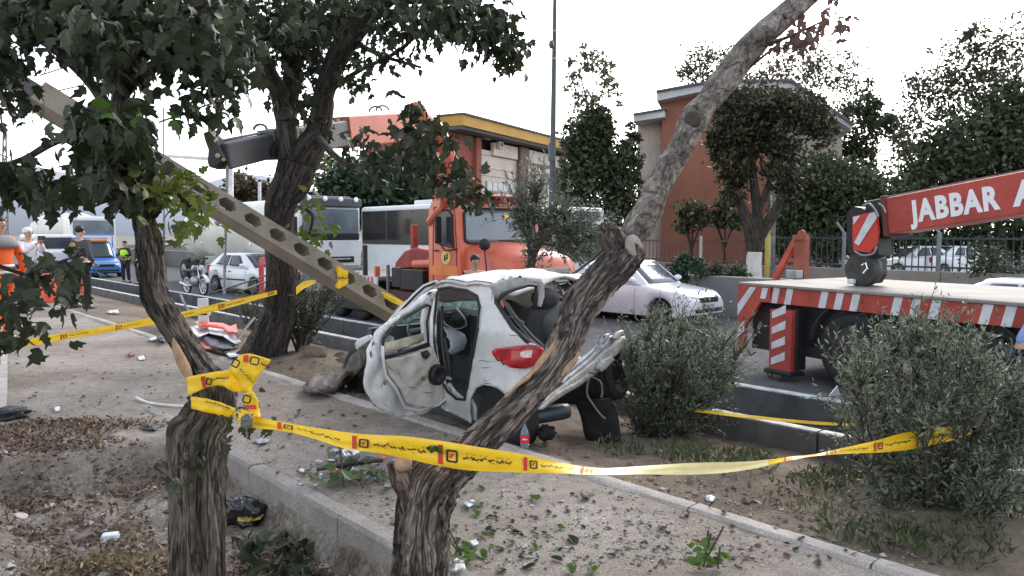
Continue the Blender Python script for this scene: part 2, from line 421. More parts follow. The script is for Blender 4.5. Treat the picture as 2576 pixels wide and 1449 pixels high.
wall_run('fence_plinth', 26.0, .35, -.4, .42, -24, 90, mat('plinth_concrete', (.21,.19,.17), .9, var=.2, vs=.8, fine=.15), 0, None, 8.)
# ---------------------------------------------------------------- foliage
LT_BROAD = (np.array([[0,0,0],[.16,.20,.03],[.42,.33,.05],[.72,.22,.0],[1.05,0,-.10],[.72,-.22,.0],[.42,-.33,.05],[.16,-.20,.03],[.3,0,-.03],[.68,0,-.05]]),
            [(0,1,8),(1,2,9,8),(2,3,9),(3,4,9),(4,5,9),(5,6,9),(6,7,8,9),(7,0,8)])
LT_LOBED = (np.array([[0,0,0],[.08,.20,.02],[.26,.40,.0],[.38,.22,.04],[.60,.32,-.04],[.70,.15,-.02],[1.08,0,-.22],[.70,-.15,-.02],[.60,-.32,-.04],[.38,-.22,.04],[.26,-.40,.0],[.08,-.20,.02],[.32,0,-.02],[.66,0,-.08]]),
            [(0,1,12),(1,2,3,12),(3,4,5,13),(12,3,13),(5,6,13),(6,7,13),(7,8,9,13),(13,9,12),(9,10,11,12),(11,0,12)])
LT_NARROW = (np.array([[0,0,0],[.45,.15,.02],[1,0,-.04],[.45,-.15,.02]]), [(0,1,2,3)])
LT_CLUMP = (np.array([[0,0,0],[.4,.30,.06],[1,.05,-.05],[.5,-.28,.04]]), [(0,1,2,3)])
def leaf_mesh(name, pos, size, m, parent=None, tpl=LT_CLUMP, dirs=None, seed=1, droop=.0, kind='stuff'):
    rg = np.random.default_rng(seed); pos = np.asarray(pos, float); n = len(pos)
    if dirs is None:
        dirs = rg.normal(size=(n, 3)); dirs[:, 2] -= droop
    dirs = dirs/np.linalg.norm(dirs, axis=1, keepdims=True)
    up = rg.normal(size=(n, 3)); up[:, 2] += .9
    y = np.cross(up, dirs); y /= (np.linalg.norm(y, axis=1, keepdims=True)+1e-9); z = np.cross(dirs, y)
    tv, tf = tpl; k = len(tv)
    sz = np.broadcast_to(np.asarray(size, float), (n,))
    V_ = (dirs[:, None, :]*tv[None, :, 0:1] + y[:, None, :]*tv[None, :, 1:2] + z[:, None, :]*tv[None, :, 2:3])*sz[:, None, None] + pos[:, None, :]
    if parent is not None: V_ = V_ - np.array(parent.location)
    V_ = V_.reshape(-1, 3)
    me = bpy.data.meshes.new(name); me.vertices.add(len(V_)); me.vertices.foreach_set('co', V_.ravel())
    ll = [len(f) for f in tf]; fl = np.concatenate([np.array(f) for f in tf])
    loops = (fl[None, :] + (np.arange(n)*k)[:, None]).ravel()
    tot = np.tile(ll, n); st = np.concatenate([[0], np.cumsum(tot)[:-1]])
    me.loops.add(len(loops)); me.loops.foreach_set('vertex_index', loops)
    me.polygons.add(len(tot)); me.polygons.foreach_set('loop_start', st); me.polygons.foreach_set('loop_total', tot)
    me.materials.append(m); me.update(calc_edges=True); me.validate()
    ob = bpy.data.objects.new(name, me); COL.objects.link(ob)
    if parent is not None: ob.parent = parent
    if kind: ob['kind'] = kind
    return ob
def single_leaf(m, tpl=LT_BROAD):
    me = bpy.data.meshes.new('leaf'); me.from_pydata([tuple(p) for p in tpl[0]], [], [list(f) for f in tpl[1]]); me.materials.append(m); me.update(); return me
def leaf_parts(parent, me, pos, dirs, size, seed=3, name='leaf'):
    rr = random.Random(seed)
    for p, d, s in zip(pos, dirs, size):
        o = bpy.data.objects.new(name, me); COL.objects.link(o); o.parent = parent
        x = Vector(d).normalized(); u = Vector((rr.gauss(0,1), rr.gauss(0,1), rr.gauss(0,1)+.9)); y = u.cross(x).normalized(); z = x.cross(y)
        o.matrix_basis = Matrix.LocRotScale(Vector(p)-parent.location, Matrix((x,y,z)).transposed().to_quaternion(), Vector((s,s,s)))

def barkmat(name, ca, cb):
    return mat(name, ca, .95, var=.35, vs=2.5, col2=cb, bump=1.0, bs=20, fine=.45, fs=30, stretch=(3.6, 3.6, .42), bark=True)
bark_near = barkmat('furrowed_grey_bark', (.055,.042,.033), (.205,.165,.135))
bark_dark = barkmat('dark_bark', (.045,.036,.030), (.10,.08,.068))
bark_pale = mat('scaly_grey_brown_bark', (.085,.058,.045), .95, var=.45, vs=4.2, col2=(.27,.22,.19), bump=1., bs=18, fine=.5, fs=26, stretch=(3.4,3.4,.5), bark=True)
bark_patch = mat('mottled_pale_bark', (.13,.105,.09), .95, var=.4, vs=9, col2=(.30,.255,.225), bump=.8, bs=30, fine=.4, fs=40, stretch=(1.2,1.2,.8), bark=True)
rawwood = mat('raw_split_wood', (.32,.205,.12), .8, var=.25, vs=6, stretch=(6,6,1), bump=.3)
def limb(mb, pts, n=22, sub=7, rough=.10, furrow=.10, seed=0, knots=(), freq=3.0):
    """pts: (u, v, width_px, Y) -> a tapered limb with furrowed bark in real geometry"""
    Q = catmull([(*W(u, v, Y), w_*Y/FPX/2) for u, v, w_, Y in pts], sub)
    P = [Vector(q[:3]) for q in Q]; rad = [max(.004, q[3]) for q in Q]
    def rf(i, j):
        a = 6.28318*j/n; L = i*.11
        a += .25*math.sin(L*.9+seed)
        f = abs(nz((math.cos(a)*freq, math.sin(a)*freq, L*.30), 1., seed))
        f2 = abs(nz((math.cos(a)*freq*2.3, math.sin(a)*freq*2.3, L*.8), 1., seed+4))
        return 1 + furrow*(min(f, .35)*3.0-.6) + furrow*.5*(f2*1.6-.4) + rough*nz((math.cos(a), math.sin(a), L*.55), 1.3, seed+9)
    b0 = len(mb.v); mb.tube(P, rad, n, True, rf=rf); d_ = 0.
    for i in range(len(P)):
        if i: d_ += (P[i]-P[i-1]).length
        r_ = max(rad[i], .02)
        mb.bc += [(r_*math.cos(6.28318*j/n)+seed*.37, r_*math.sin(6.28318*j/n), d_) for j in range(n)]
    return P, rad
def branches(root, lst, n=9, name='branch', m=None):
    for br in lst:
        mb = MB(); limb(mb, br, n=n, sub=5, seed=R.randint(0, 99)); mb.build(name, m or bark_dark, root, smooth=True, world=True)
def disc_cut(parent, c, nrm, r, m, name='cut_end'):
    nrm = Vector(nrm).normalized(); mb = MB()
    mb.lathe([(r*.2, .012), (r*.75, .016), (r, .006), (r*1.02, -.02)], c, nrm, 18)
    return mb.build(name, m, parent, smooth=True, world=True)
def clump_leaves(clumps, seed):
    """clumps: (u, v, ru, rv, Y, dY, n)"""
    rg = np.random.default_rng(seed); P = []
    for (u, v, ru, rv, Y, dY, n) in clumps:
        k = max(3, n//9)
        cx = rg.uniform(-1, 1, size=(k*3, 2)); cx = cx[(cx**2).sum(1) < 1][:k]
        for (a, b) in cx:
            yy = Y + rg.normal()*dY
            c = np.array(W(u+a*ru, v+b*rv, max(2.2, yy)))
            P.append(c + rg.normal(size=(9, 3))*np.array([.055, .11, .048])*(yy/6+.35))
    return np.concatenate(P)
def foliage(root, clumps, m, size, seed, nparts=140, tpl=LT_LOBED, droop=1.1, ms=None):
    P = clump_leaves(clumps, seed); rg = np.random.default_rng(seed+1); n = len(P)
    d = rg.normal(size=(n, 3)); d[:, 2] -= droop; sz = rg.uniform(size*.65, size*1.25, n)
    Yd = P[:, 1]; idx = np.argsort(Yd - sz*6); a, b = idx[:nparts], idx[nparts:]
    leaf_parts(root, single_leaf(m, tpl), P[a], d[a], sz[a], seed)
    leaf_mesh('foliage', P[b], sz[b], m, root, tpl, d[b], seed+2)
    return P
leafdark = leafmat('mulberry_leaf', (.015,.022,.010), (.042,.054,.024), .25)
leaffresh = leafmat('fresh_leaf', (.05,.11,.018), (.10,.17,.03), .4)
leafyell = leafmat('yellow_green_leaf', (.055,.10,.018), (.12,.14,.03), .45)

# near left tree, broken and scarred
lt = thing('street_tree', 'scarred leaning tree at the left front, its trunk wrapped in knotted yellow tape', 'tree', W(500, 1500, 3.25)*1.0)
lt.location.z = -.3
mb = MB()
limb(mb, [(497,1680,150,3.2),(499,1449,134,3.2),(498,1300,128,3.2),(496,1170,134,3.2),(500,1090,130,3.2),(530,1030,112,3.22),(538,985,104,3.22),(510,938,70,3.25),(488,900,62,3.28),(458,856,60,3.3),(420,797,64,3.34),(389,735,64,3.38),(384,670,60,3.42),(377,620,60,3.46),(363,565,53,3.5),(350,500,47,3.5),(335,440,42,3.5),(316,370,36,3.5),(300,260,36,3.5),(330,150,30,3.55),(350,0,24,3.6),(360,-90,20,3.6)], n=64, sub=11, furrow=.15, rough=.09, seed=3, freq=5)
mb.build('trunk', bark_near, lt, smooth=True, world=True)
mb = MB(); limb(mb, [(455,1240,30,3.12),(448,1150,44,3.12),(452,1080,58,3.14),(480,1055,40,3.16)], n=20, furrow=.12, seed=8); mb.build('burl', bark_near, lt, smooth=True, world=True)
mb = MB(); limb(mb, [(436,850,4,3.25),(444,876,20,3.22),(456,905,26,3.20),(468,932,26,3.18),(482,958,14,3.16)], n=12, furrow=.1, seed=6); mb.build('torn_bark_scar', rawwood, lt, smooth=True, world=True)
branches(lt, ([(330,440,36,3.5),(250,380,26,3.5),(160,350,20,3.6),(60,400,14,3.6),(-40,430,10,3.6)], [(310,330,34,3.5),(220,200,26,3.7),(120,110,20,3.9),(20,40,16,4)], [(322,210,28,3.5),(420,150,22,3.6),(520,180,14,3.7),(590,230,8,3.7)],
           [(352,505,30,3.5),(420,480,20,3.4),(480,520,12,3.4)], [(310,270,26,3.5),(200,60,20,3.6),(150,-80,18,3.6)], [(345,60,26,3.55),(470,20,20,3.6),(600,-30,14,3.7)], [(110,700,8,2.9),(60,690,9,2.9),(-30,660,12,2.9)], [(60,690,7,2.9),(160,655,5,2.9),(215,640,4,2.9)], [(430,800,20,3.3),(415,770,12,3.2)]))
foliage(lt, [(285,335,38,50,3.25,.12,265),(288,430,44,44,3.3,.12,243),(215,330,20,8,3.4,.06,13),(60,455,76,12,3.5,.1,165),(10,255,18,20,3.8,.12,54),(-12,150,16,90,3.9,.2,243),(120,40,110,24,3.9,.3,332),(150,105,36,12,3.9,.1,36),(290,80,86,62,3.8,.3,509),(300,180,36,36,3.6,.2,132),(420,75,80,60,3.9,.3,354),(500,140,44,36,3.8,.2,121),(540,205,30,14,3.8,.12,54),(590,165,20,32,3.8,.15,54),(350,490,36,30,3.3,.1,32),(185,480,20,8,3.3,.06,14),(125,500,24,6,3.4,.06,17),(250,8,260,24,3.8,.3,442),(540,40,70,36,3.9,.3,143),(470,268,20,8,3.7,.06,10),(545,268,20,10,3.7,.06,10)], leafdark, .082, 11, 150, droop=1.6)
foliage(lt, [(462,530,34,70,3.4,.12,90),(425,470,36,40,3.5,.1,46)], leafyell, .07, 21, 60, droop=.3)  # yellow-green of the backlit leaves put into the leaf colour
foliage(lt, [(25,775,36,60,2.9,.1,64),(120,680,50,16,2.95,.06,26),(150,730,30,30,2.95,.06,16),(30,850,24,24,2.9,.06,16)], leafdark, .072, 31, 60)
foliage(lt, [(310,300,70,28,3.3,.1,40)], leaffresh, .085, 41, 20)
foliage(lt, [(618,1075,14,34,3.05,.02,9),(520,1145,44,45,3.05,.02,18)], leafdark, .052, 51, 20)

# middle tree by the kerb
mt = thing('street_tree', 'tall dark forked tree on the verge left of the wrecked car', 'tree', G(664, 893))
mb = MB(); YM = 9.6
limb(mb, [(655,920,150,YM),(664,893,118,YM),(678,856,94,YM),(699,800,88,YM),(708,740,80,YM),(708,669,73,YM),(702,610,69,YM),(700,565,69,YM),(711,502,76,YM),(735,461,88,YM),(750,412,96,YM)], n=48, sub=9, furrow=.10, rough=.06, seed=14, freq=5)
limb(mb, [(740,440,76,YM),(724,370,56,YM),(719,310,50,YM),(716,285,50,YM),(703,235,42,YM-.1),(682,195,38,YM-.3),(655,145,40,YM-.5),(620,100,36,YM-.7),(588,40,34,YM-.9),(560,-60,30,YM-1)], n=24, furrow=.08, rough=.1, seed=15)
limb(mb, [(722,310,44,YM+.1),(729,250,44,YM+.2),(735,180,40,YM+.3),(740,80,36,YM+.4),(746,-40,30,YM+.5)], n=20, furrow=.08, seed=16)
limb(mb, [(745,430,84,YM),(780,372,74,YM),(802,325,58,YM),(812,270,52,YM-.05),(820,220,50,YM-.1),(850,140,54,YM-.2),(900,60,62,YM-.3),(960,-5,60,YM-.4),(1040,-70,50,YM-.5)], n=26, furrow=.08, rough=.1, seed=17)
mb.build('trunk', bark_dark, mt, smooth=True, world=True)
for c, nr, r in ((W(714,284,YM-.16), (-.1,-1,.2), .085), (W(812,300,YM-.18), (.2,-1,.1), .05)):
    mb = MB(); mb.lathe([(r*.35,-.02),(r*.6,-.01),(r*.85,.02),(r*1.05,.0),(r*1.1,-.05)], c, nr, 18); mb.build('branch_knot', bark_dark, mt, smooth=True, world=True)
branches(mt, ([(820,235,16,YM-.1),(900,180,12,YM-.4),(1000,130,10,YM-.6),(1090,50,8,YM-.8),(1150,10,6,YM-.9)], [(960,0,26,YM-.4),(1080,0,20,YM-.5),(1180,10,14,YM-.6),(1270,60,9,YM-.7),(1275,140,5,YM-.7)], [(620,100,18,YM-.7),(560,130,14,YM-.9),(520,210,9,YM-1)],
           [(880,100,18,YM-.2),(960,140,10,YM-.3),(1060,170,6,YM-.3)], [(800,345,20,YM-.1),(840,390,16,YM-1),(900,420,13,YM-1.6),(1000,400,11,YM-2),(1080,380,8,YM-2.2),(1140,340,5,YM-2.2)], [(1000,400,8,YM-2),(1100,440,7,YM-2.1),(1180,475,6,YM-2.2),(1220,470,4,YM-2.2)], [(1000,400,7,YM-2),(1030,330,6,YM-2.1),(1045,280,4,YM-2.1)],
           [(745,520,12,YM-.2),(785,540,9,YM-.5),(775,600,6,YM-.5)], [(735,150,20,YM+.2),(800,90,14,YM+.2),(870,40,10,YM)]), 8)
foliage(mt, [(640,50,150,60,YM-.6,.6,700),(590,140,44,44,YM-.8,.4,90),(640,100,140,60,YM+.4,.5,190),(770,130,60,110,YM+.4,.4,420),(680,200,50,80,YM+.5,.4,80),(780,290,60,50,YM+.3,.3,60),(800,40,130,50,YM,.5,420),(880,180,50,50,YM-.1,.3,60),(960,150,80,30,YM-.3,.3,60),(1060,36,120,36,YM-.6,.4,340),(1190,44,90,50,YM-.7,.3,400),(1278,110,22,60,YM-.7,.12,150),(1215,95,50,30,YM-.7,.2,60),(930,40,80,50,YM-.2,.3,120),(1010,100,80,30,YM-.6,.3,40),(890,110,60,80,YM,.3,80)], leafdark, .132, 61, 150)
foliage(mt, [(960,420,90,50,YM-2,.3,80),(1060,370,80,50,YM-2.1,.25,90),(920,345,60,30,YM-1.6,.2,30),(1045,285,35,26,YM-2.1,.1,20),(1110,360,36,30,YM-2.2,.1,34),(1190,478,40,26,YM-2.2,.1,46),(1120,480,26,26,YM-2.1,.1,24),(1060,310,50,30,YM-2.1,.1,20)], leafdark, .135, 71, 80)
foliage(mt, [(785,560,26,70,YM-.5,.1,46),(770,600,18,20,YM-.5,.1,10)], leafyell, .11, 81, 20)

# leaning tree in front of the wreck
le = thing('street_tree', 'bare leaning bent tree with a cut stub, in front of the wrecked car', 'tree', W(1060, 1500, 2.98)); le.location.z = -.3
mb = MB()
limb(mb, [(1060,1700,165,2.98),(1060,1449,143,2.98),(1062,1350,136,2.98),(1066,1285,134,2.98),(1082,1225,150,3.0),(1122,1186,122,3.05),(1168,1148,98,3.12),(1218,1103,86,3.2),(1278,1048,82,3.3),(1331,993,76,3.42),(1378,939,72,3.52),(1412,884,80,3.62),(1436,829,82,3.72),(1456,775,88,3.82),(1500,720,88,3.92),(1553,668,92,4.02),(1578,638,88,4.05),(1592,618,76,4.06)], n=68, sub=13, furrow=.17, rough=.09, seed=23, freq=5)
limb(mb, [(1050,1240,90,2.98),(1015,1200,70,2.96),(1000,1172,52,2.95),(996,1160,44,2.95)], n=20, furrow=.08, seed=24)
limb(mb, [(1560,640,80,4.05),(1540,605,72,4.06),(1532,585,66,4.06),(1529,568,44,4.06),(1530,560,20,4.06)], n=22, furrow=.1, rough=.2, seed=25)
mb.build('trunk', bark_pale, le, smooth=True, world=True)
mb = MB()
limb(mb, [(1560,640,60,4.1),(1592,592,66,4.15),(1624,540,74,4.2),(1650,480,64,4.3),(1672,435,69,4.35),(1700,398,60,4.4),(1726,345,64,4.45),(1746,302,70,4.5),(1768,270,60,4.55),(1800,230,64,4.6),(1850,165,66,4.7),(1888,120,64,4.75),(1915,92,60,4.8),(1960,52,58,4.9),(2045,-26,56,5.05),(2130,-110,50,5.2)], n=30, sub=10, furrow=.07, rough=.13, seed=26)
mb.build('upper_trunk', bark_patch, le, smooth=True, world=True)
branches(le, ([(1900,120,16,4.75),(1990,90,8,4.7),(2080,48,4,4.7)], [(1870,180,10,4.7),(1935,130,6,4.7),(1975,95,4,4.7)]), 8, 'twig', bark_pale)
disc_cut(le, W(1598, 622, 4.0), (.75,-.62,.25), .070, mat('cut_wood_grey', (.26,.235,.21), .9, var=.25, vs=20))
disc_cut(le, W(1014, 1163, 2.9), (.1,-.75,.75), .036, mat('cut_wood_tan', (.32,.215,.15), .9, var=.25, vs=20))
disc_cut(le, W(1742, 300, 4.4), (-.5,-.9,.1), .05, bark_dark, 'branch_knot'); disc_cut(le, W(1906, 88, 4.68), (-.7,-.6,.3), .04, bark_pale, 'branch_knot')
for A in ([(1410,822,4,3.66),(1402,848,14,3.62),(1392,876,18,3.56),(1364,908,18,3.50),(1338,942,14,3.44),(1302,968,10,3.36),(1270,1000,3,3.3)], [(1456,885,4,3.58),(1447,905,14,3.55),(1430,924,18,3.52),(1412,946,5,3.48)], [(1222,1098,4,3.16),(1190,1128,9,3.1),(1165,1150,3,3.06)]):
    mb = MB(); limb(mb, A, n=10, furrow=.15, seed=9); mb.build('torn_bark_scar', rawwood, le, smooth=True, world=True)
leafbrown = leafmat('withered_leaf', (.085,.048,.038), (.14,.085,.068), .3)
foliage(le, [(2005,70,30,45,4.7,.04,9),(2095,48,26,12,4.7,.03,9),(1985,110,12,14,4.7,.03,9)], leafbrown, .075, 91, 30)
# ---------------------------------------------------------------- the wrecked car
TC = 3.87
wr = thing('wrecked_car', 'crushed white hatchback with a torn open rear and a bent open door on the verge', 'wrecked car', ST(5.2, 4.6, -.12))
def side(u, v):
    dt = .0
    dt += .13*smooth(850, 712, v)                       # tumblehome
    dt -= .035*math.exp(-((u-1235)/55)**2-((v-985)/45)**2)   # wheel-arch flare
    dt += .05*smooth(985, 1065, v)
    p = T(u, v, TC+dt)
    if u > 1325: p = T(u, v, TC+dt+.55*((u-1325)/70.)**2*.5)
    b = .012*fbm(p, 3.1, 4) + .004*fbm(p, 9, 5)
    b += .030*abs(nz(p, 2.6, 71)) - .016*abs(nz(p, 5.5, 73))
    k = smooth(1150, 1400, u)
    return p + N*(b*(.6+.8*k))
outer = [(1092,719),(1120,712),(1170,713),(1237,716),(1246,736),(1246,761),(1287,825),(1319,857),(1345,870),(1369,884),(1388,905),(1393,960),(1385,1006),(1352,1026),(1318,1042),(1296,1040),(1289,1012),(1273,992),(1257,979),(1240,971),(1216,968),(1197,977),(1185,1002),(1182,1035),(1186,1064),(1150,1046),(1112,1026),(1113,973),(1098,920),(1077,846),(1085,757)]
hole = [(1104,728),(1133,723),(1178,731),(1202,745),(1207,772),(1206,831),(1195,875),(1187,920),(1178,973),(1172,1005),(1151,1003),(1128,984),(1116,961),(1101,905),(1094,861),(1097,802),(1102,751)]
mb = MB(); mb.patch(outer, side, 7, [hole])
mb.build('side_panel', wreckpaint, wr, smooth=True, world=True, solid=.02)
def off(fn, d): return lambda u, v: fn(u, v) - N*d
mb = MB(); mb.tube([off(side, .014)(u, v) for u, v in hole+hole[:1]], .013, 6); mb.build('door_seal', black, wr, smooth=True, world=True)
mb = MB()
for A in ([(1240,722),(1236,762),(1280,832),(1312,862),(1345,875)],):
    mb.tube([off(side, .004)(u, v) for u, v in A], .006, 6)
mb.build('panel_crease', mat('scraped_edge', (.30,.29,.28), .5), wr, smooth=True, world=True)
lamp = [(1245,882),(1259,875),(1295,871),(1330,867),(1355,869),(1376,882),(1372,894),(1362,902),(1348,917),(1330,925),(1298,921),(1266,907),(1249,893)]
mb = MB(); mb.patch(lamp, off(side, .03), 6); tl = mb.build('tail_light', redlens, wr, smooth=True, world=True, solid=.05)
mb = MB(); mb.patch([(1320,886),(1336,880),(1362,880),(1368,888),(1352,898),(1330,898),(1321,894)], off(side, .058), 5); o = mb.build('reversing_lens', mat('clear_lens', (.62,.50,.48), .2, var=.3, vs=30), tl, world=True, solid=.01)
scr = mat('bare_metal_scrape', (.16,.15,.14), .6, var=.4, vs=20); rr = random.Random(21)
for k in range(8):
    u, v = rr.choice(((rr.uniform(1215,1345), rr.uniform(745,860)), (rr.uniform(1195,1380), rr.uniform(925,980)), (rr.uniform(1200,1240), rr.uniform(800,960)))); a = rr.uniform(-.4,.9); L_ = rr.uniform(14,42)
    mb = MB(); mb.tube([off(side, .010)(u+L_*x*math.cos(a)+rr.uniform(-2,2), v+L_*x*math.sin(a)+rr.uniform(-2,2)) for x in (0,.3,.6,1)], [.001,.004,.003,.001], 5); mb.build('scratch', scr, wr, world=True)
# roof: crowned and dented sheet
def roofp(s, t):
    z = 1.195 + .085*math.sin(math.pi*min(1, max(0, (t-3.95)/1.25))) - .33*max(0, (s-5.2)/.75)**1.6 - .06*smooth(4.75, 4.2, s)
    p = ST(s, t, z); return p + Vector((0, 0, .03*fbm(p, 2.2, 31)+.012*fbm(p, 6, 32)+.05*abs(nz(p, 2.4, 35))-.02))
mb = MB(); mb.grid([[roofp(s, t) for t in frange(3.965, 5.2, .06)] for s in frange(4.28, 5.95, .06)]); mb.build('roof', mat('dusty_wreck_roof', (.58,.55,.51), .45, var=.2, vs=2.4, col2=(.68,.67,.66), fine=.1, fs=40), wr, smooth=True, world=True, solid=.02)
mb = MB(); mb.tube([roofp(s, 4.0)+Vector((0,0,.008)) for s in frange(4.4, 5.8, .1)], .008, 6); mb.build('roof_gutter', black, wr, smooth=True, world=True)
# front pillar and screen edge, seen beyond the open door
def apil(t): return lambda u, v: T(u, v, t)
mb = MB(); mb.patch([(1096,705),(1070,716),(1045,737),(1010,775),(985,800),(975,815),(985,812),(1010,790),(1040,762),(1062,746),(1090,724)], apil(3.98), 7); mb.build('front_pillar', wreckpaint, wr, smooth=True, world=True, solid=.05)
mb = MB(); mb.tube([T(u, v, 3.95) for u, v in ((1094,712),(1068,722),(1044,744),(1008,782),(985,806))], .010, 6); mb.build('pillar_trim', black, wr, smooth=True, world=True)
crack = mat('shattered_screen_glass', (.22,.33,.30), .25, var=.45, vs=22, fine=.4, fs=60)
mb = MB(); mb.patch([(1060,720),(1210,735),(1215,800),(990,815)], lambda u, v: S(u, v, 6.25)+Vector((0,0,0)), 14); mb.build('windscreen', crack, wr, world=True, solid=.008)
# open door on the pillar hinge, its stripped inner face towards the camera
th = math.radians(80); E = N*-math.sin(th) - D*math.cos(th); DN = Vector((E.y, -E.x, 0)); DP = T(1105, 900, TC-.01)
def dface(k=0., amp=1.):
    def f(u, v):
        p = PL(u, v, DP, DN); x = (1105-u)/195.
        b = .04*fbm(p, 2.4, 41)+.008*fbm(p, 7, 42)+.10*abs(nz(p, 3.1, 43))-.05*abs(nz(p, 6.3, 45))
        return p + DN*((.02+k) + amp*(b*smooth(0, .3, x)) )
    return f
if DN.y > 0: DN = -DN
d_out = [(1098,727),(1085,733),(1062,748),(1030,772),(1000,796),(970,814),(945,835),(930,857),(918,880),(914,910),(914,935),(920,965),(933,998),(952,1022),(975,1040),(998,1051),(1020,1052),(1050,1042),(1085,1024),(1109,1012),(1113,1000),(1108,965),(1096,910),(1080,868),(1080,800),(1088,757)]
d_win = [(1073,770),(1064,766),(1040,780),(1005,800),(978,818),(965,835),(954,850),(950,870),(951,893),(985,886),(1030,874),(1070,862),(1069,845),(1066,810)]
mb = MB(); mb.patch(d_out, dface(-.03), 8, [d_win]); dr = mb.build('rear_door', wreckpaint, wr, smooth=True, world=True, solid=.05)
d_in = [(954,902),(990,894),(1040,880),(1076,868),(1090,905),(1103,960),(1106,1000),(1096,1010),(1060,1022),(1032,1020),(1012,1008),(996,985),(978,965),(962,940)]
mb = MB(); mb.patch(d_in, dface(.035, 1), 7); mb.build('inner_skin', bared, dr, smooth=True, world=True, solid=.012)
mb = MB(); mb.tube([dface(.045)(u, v) for u, v in ((940,868),(943,905),(953,940),(975,975),(995,1000),(1010,1024),(1040,1030),(1085,1016),(1106,1003),(1108,975),(1098,925))], .013, 7); mb.build('door_flange', wreckpaint, dr, smooth=True, world=True)
mb = MB(); mb.tube([dface(.03)(u, v) for u, v in d_win+d_win[:1]], .011, 6); mb.bar(dface(.035)(951,897), dface(.035)(1071,866), .02, .03); mb.build('window_seal', black, dr, smooth=False, world=True)
mb = MB(); mb.patch([(953,868),(960,862),(1000,854),(1066,838),(1066,858),(1030,870),(985,882),(953,890)], dface(-.01, .5), 12); mb.build('broken_pane', mat('dusty_pane', (.42,.37,.28), .35, var=.3, vs=7), dr, smooth=True, world=True, solid=.006)
mb = MB(); mb.patch([(956,845),(968,838),(988,848),(985,886),(962,892),(958,870)], dface(-.03, .5), 12); mb.build('mirror_flap', mat('blue_grey_trim', (.22,.26,.27), .5, var=.3, vs=8), dr, smooth=True, world=True, solid=.04)
sp = dface(.07)(1082, 940)
mb = MB(); mb.lathe([(.036,.012),(.052,.028),(.072,.034),(.085,.026),(.09,0),(.09,-.02)], sp, DN, 22)
o = mb.build('speaker', black, dr, smooth=True, world=True)
mb = MB(); mb.patch([(1040,884),(1060,880),(1064,890),(1052,901),(1044,896)], dface(.05), 6); mb.build('latch_hole', black, dr, world=True, solid=.02)
mb = MB(); mb.ell(dface(.05)(1041, 948), (.018,.018,.018), 8, 6, nj=.3); mb.ell(dface(.03)(953,960), (.014,.014,.02), 8, 6); mb.build('clip_stub', mat('rusty_clip', (.2,.12,.07), .8), dr, smooth=True, world=True)
rr = random.Random(22)
for k in range(7):
    u, v = rr.uniform(925,1090), rr.uniform(900,1035); a = rr.uniform(-.5,1.3); L_ = rr.uniform(12,40)
    if (1055 < u and 905 < v < 975): continue
    mb = MB(); mb.tube([dface(.052)(u+L_*x*math.cos(a), v+L_*x*math.sin(a)+rr.uniform(-2,2)) for x in (0,.3,.6,1)], [.001,.004,.003,.001], 5); mb.build('scratch', scr, dr, world=True)
# sill and hinge pillar foot
mb = MB(); mb.patch([(1108,1000),(1116,965),(1130,988),(1152,1006),(1173,1008),(1186,1030),(1186,1063),(1150,1046),(1112,1026)], off(side, -.06), 8); mb.build('door_sill', wreckpaint, wr, smooth=True, world=True, solid=.03)
# cabin
darktrim = mat('dark_cabin_trim', (.045,.055,.06), .6, var=.3, vs=5)
mb = MB()
mb.box(ST(5.5, 4.35, .06), (1.7, .75, .04), RZD); mb.box(ST(5.55, 4.98, .36), (1.6, .05, .78), RZD)
mb.box(ST(6.40, 4.5, .36), (.08, 1.1, .60), RZD); mb.box(ST(5.4, 4.3, -.02), (1.4, .6, .12), RZD); mb.build('cabin_floor', darktrim, wr, world=True)
mb = MB(); mb.patch([(1090,780),(1150,772),(1215,785),(1225,860),(1190,900),(1120,880),(1070,870)], lambda u, v: S(u, v, 6.12), 14); mb.build('dashboard', darktrim, wr, smooth=True, world=True, solid=.18)
silver = mat('silver_trim', (.45,.46,.48), .35, metal=.5)
mb = MB(); mb.tube([S(u, v, 5.98) for u, v in ((1148,776),(1160,790),(1171,806),(1174,818),(1160,826),(1142,828),(1118,815),(1112,800))], .010, 6); mb.build('console_trim', silver, wr, smooth=True, world=True)
for (u, v) in ((1137,803),(1150,810),(1162,806),(1128,792)):
    mb = MB(); mb.box(S(u, v, 5.99), (.03,.07,.05), RZD); mb.build('console_button', black, wr, world=True, bevel=.008)
mb = MB(); mb.tube([S(1050+24*math.cos(a), 828+26*math.sin(a), 5.95) for a in np.linspace(0, 6.28, 20)], .014, 6); mb.bar(S(1030,832,5.96), S(1072,826,5.96), .05, .03); mb.build('steering_wheel', mat('grey_wheel_rim', (.16,.17,.18), .4), wr, smooth=True, world=True)
bagm = mat('airbag_cloth', (.42,.45,.50), .8, var=.25, vs=8)
def bag(u, v):
    p = S(u, v, 5.72); q = ((u-1140)/30)**2+((v-858)/36)**2
    return p - D*(.12*max(0, 1-q)+.03*fbm(p, 9, 3))
mb = MB(); mb.patch([(1118,822),(1140,832),(1158,842),(1167,858),(1160,872),(1142,878),(1134,890),(1124,884),(1120,855)], bag, 5); mb.build('airbag', bagm, wr, smooth=True, world=True, solid=.03)
seatm = mat('charcoal_seat_cloth', (.035,.036,.038), .9, var=.3, vs=20)
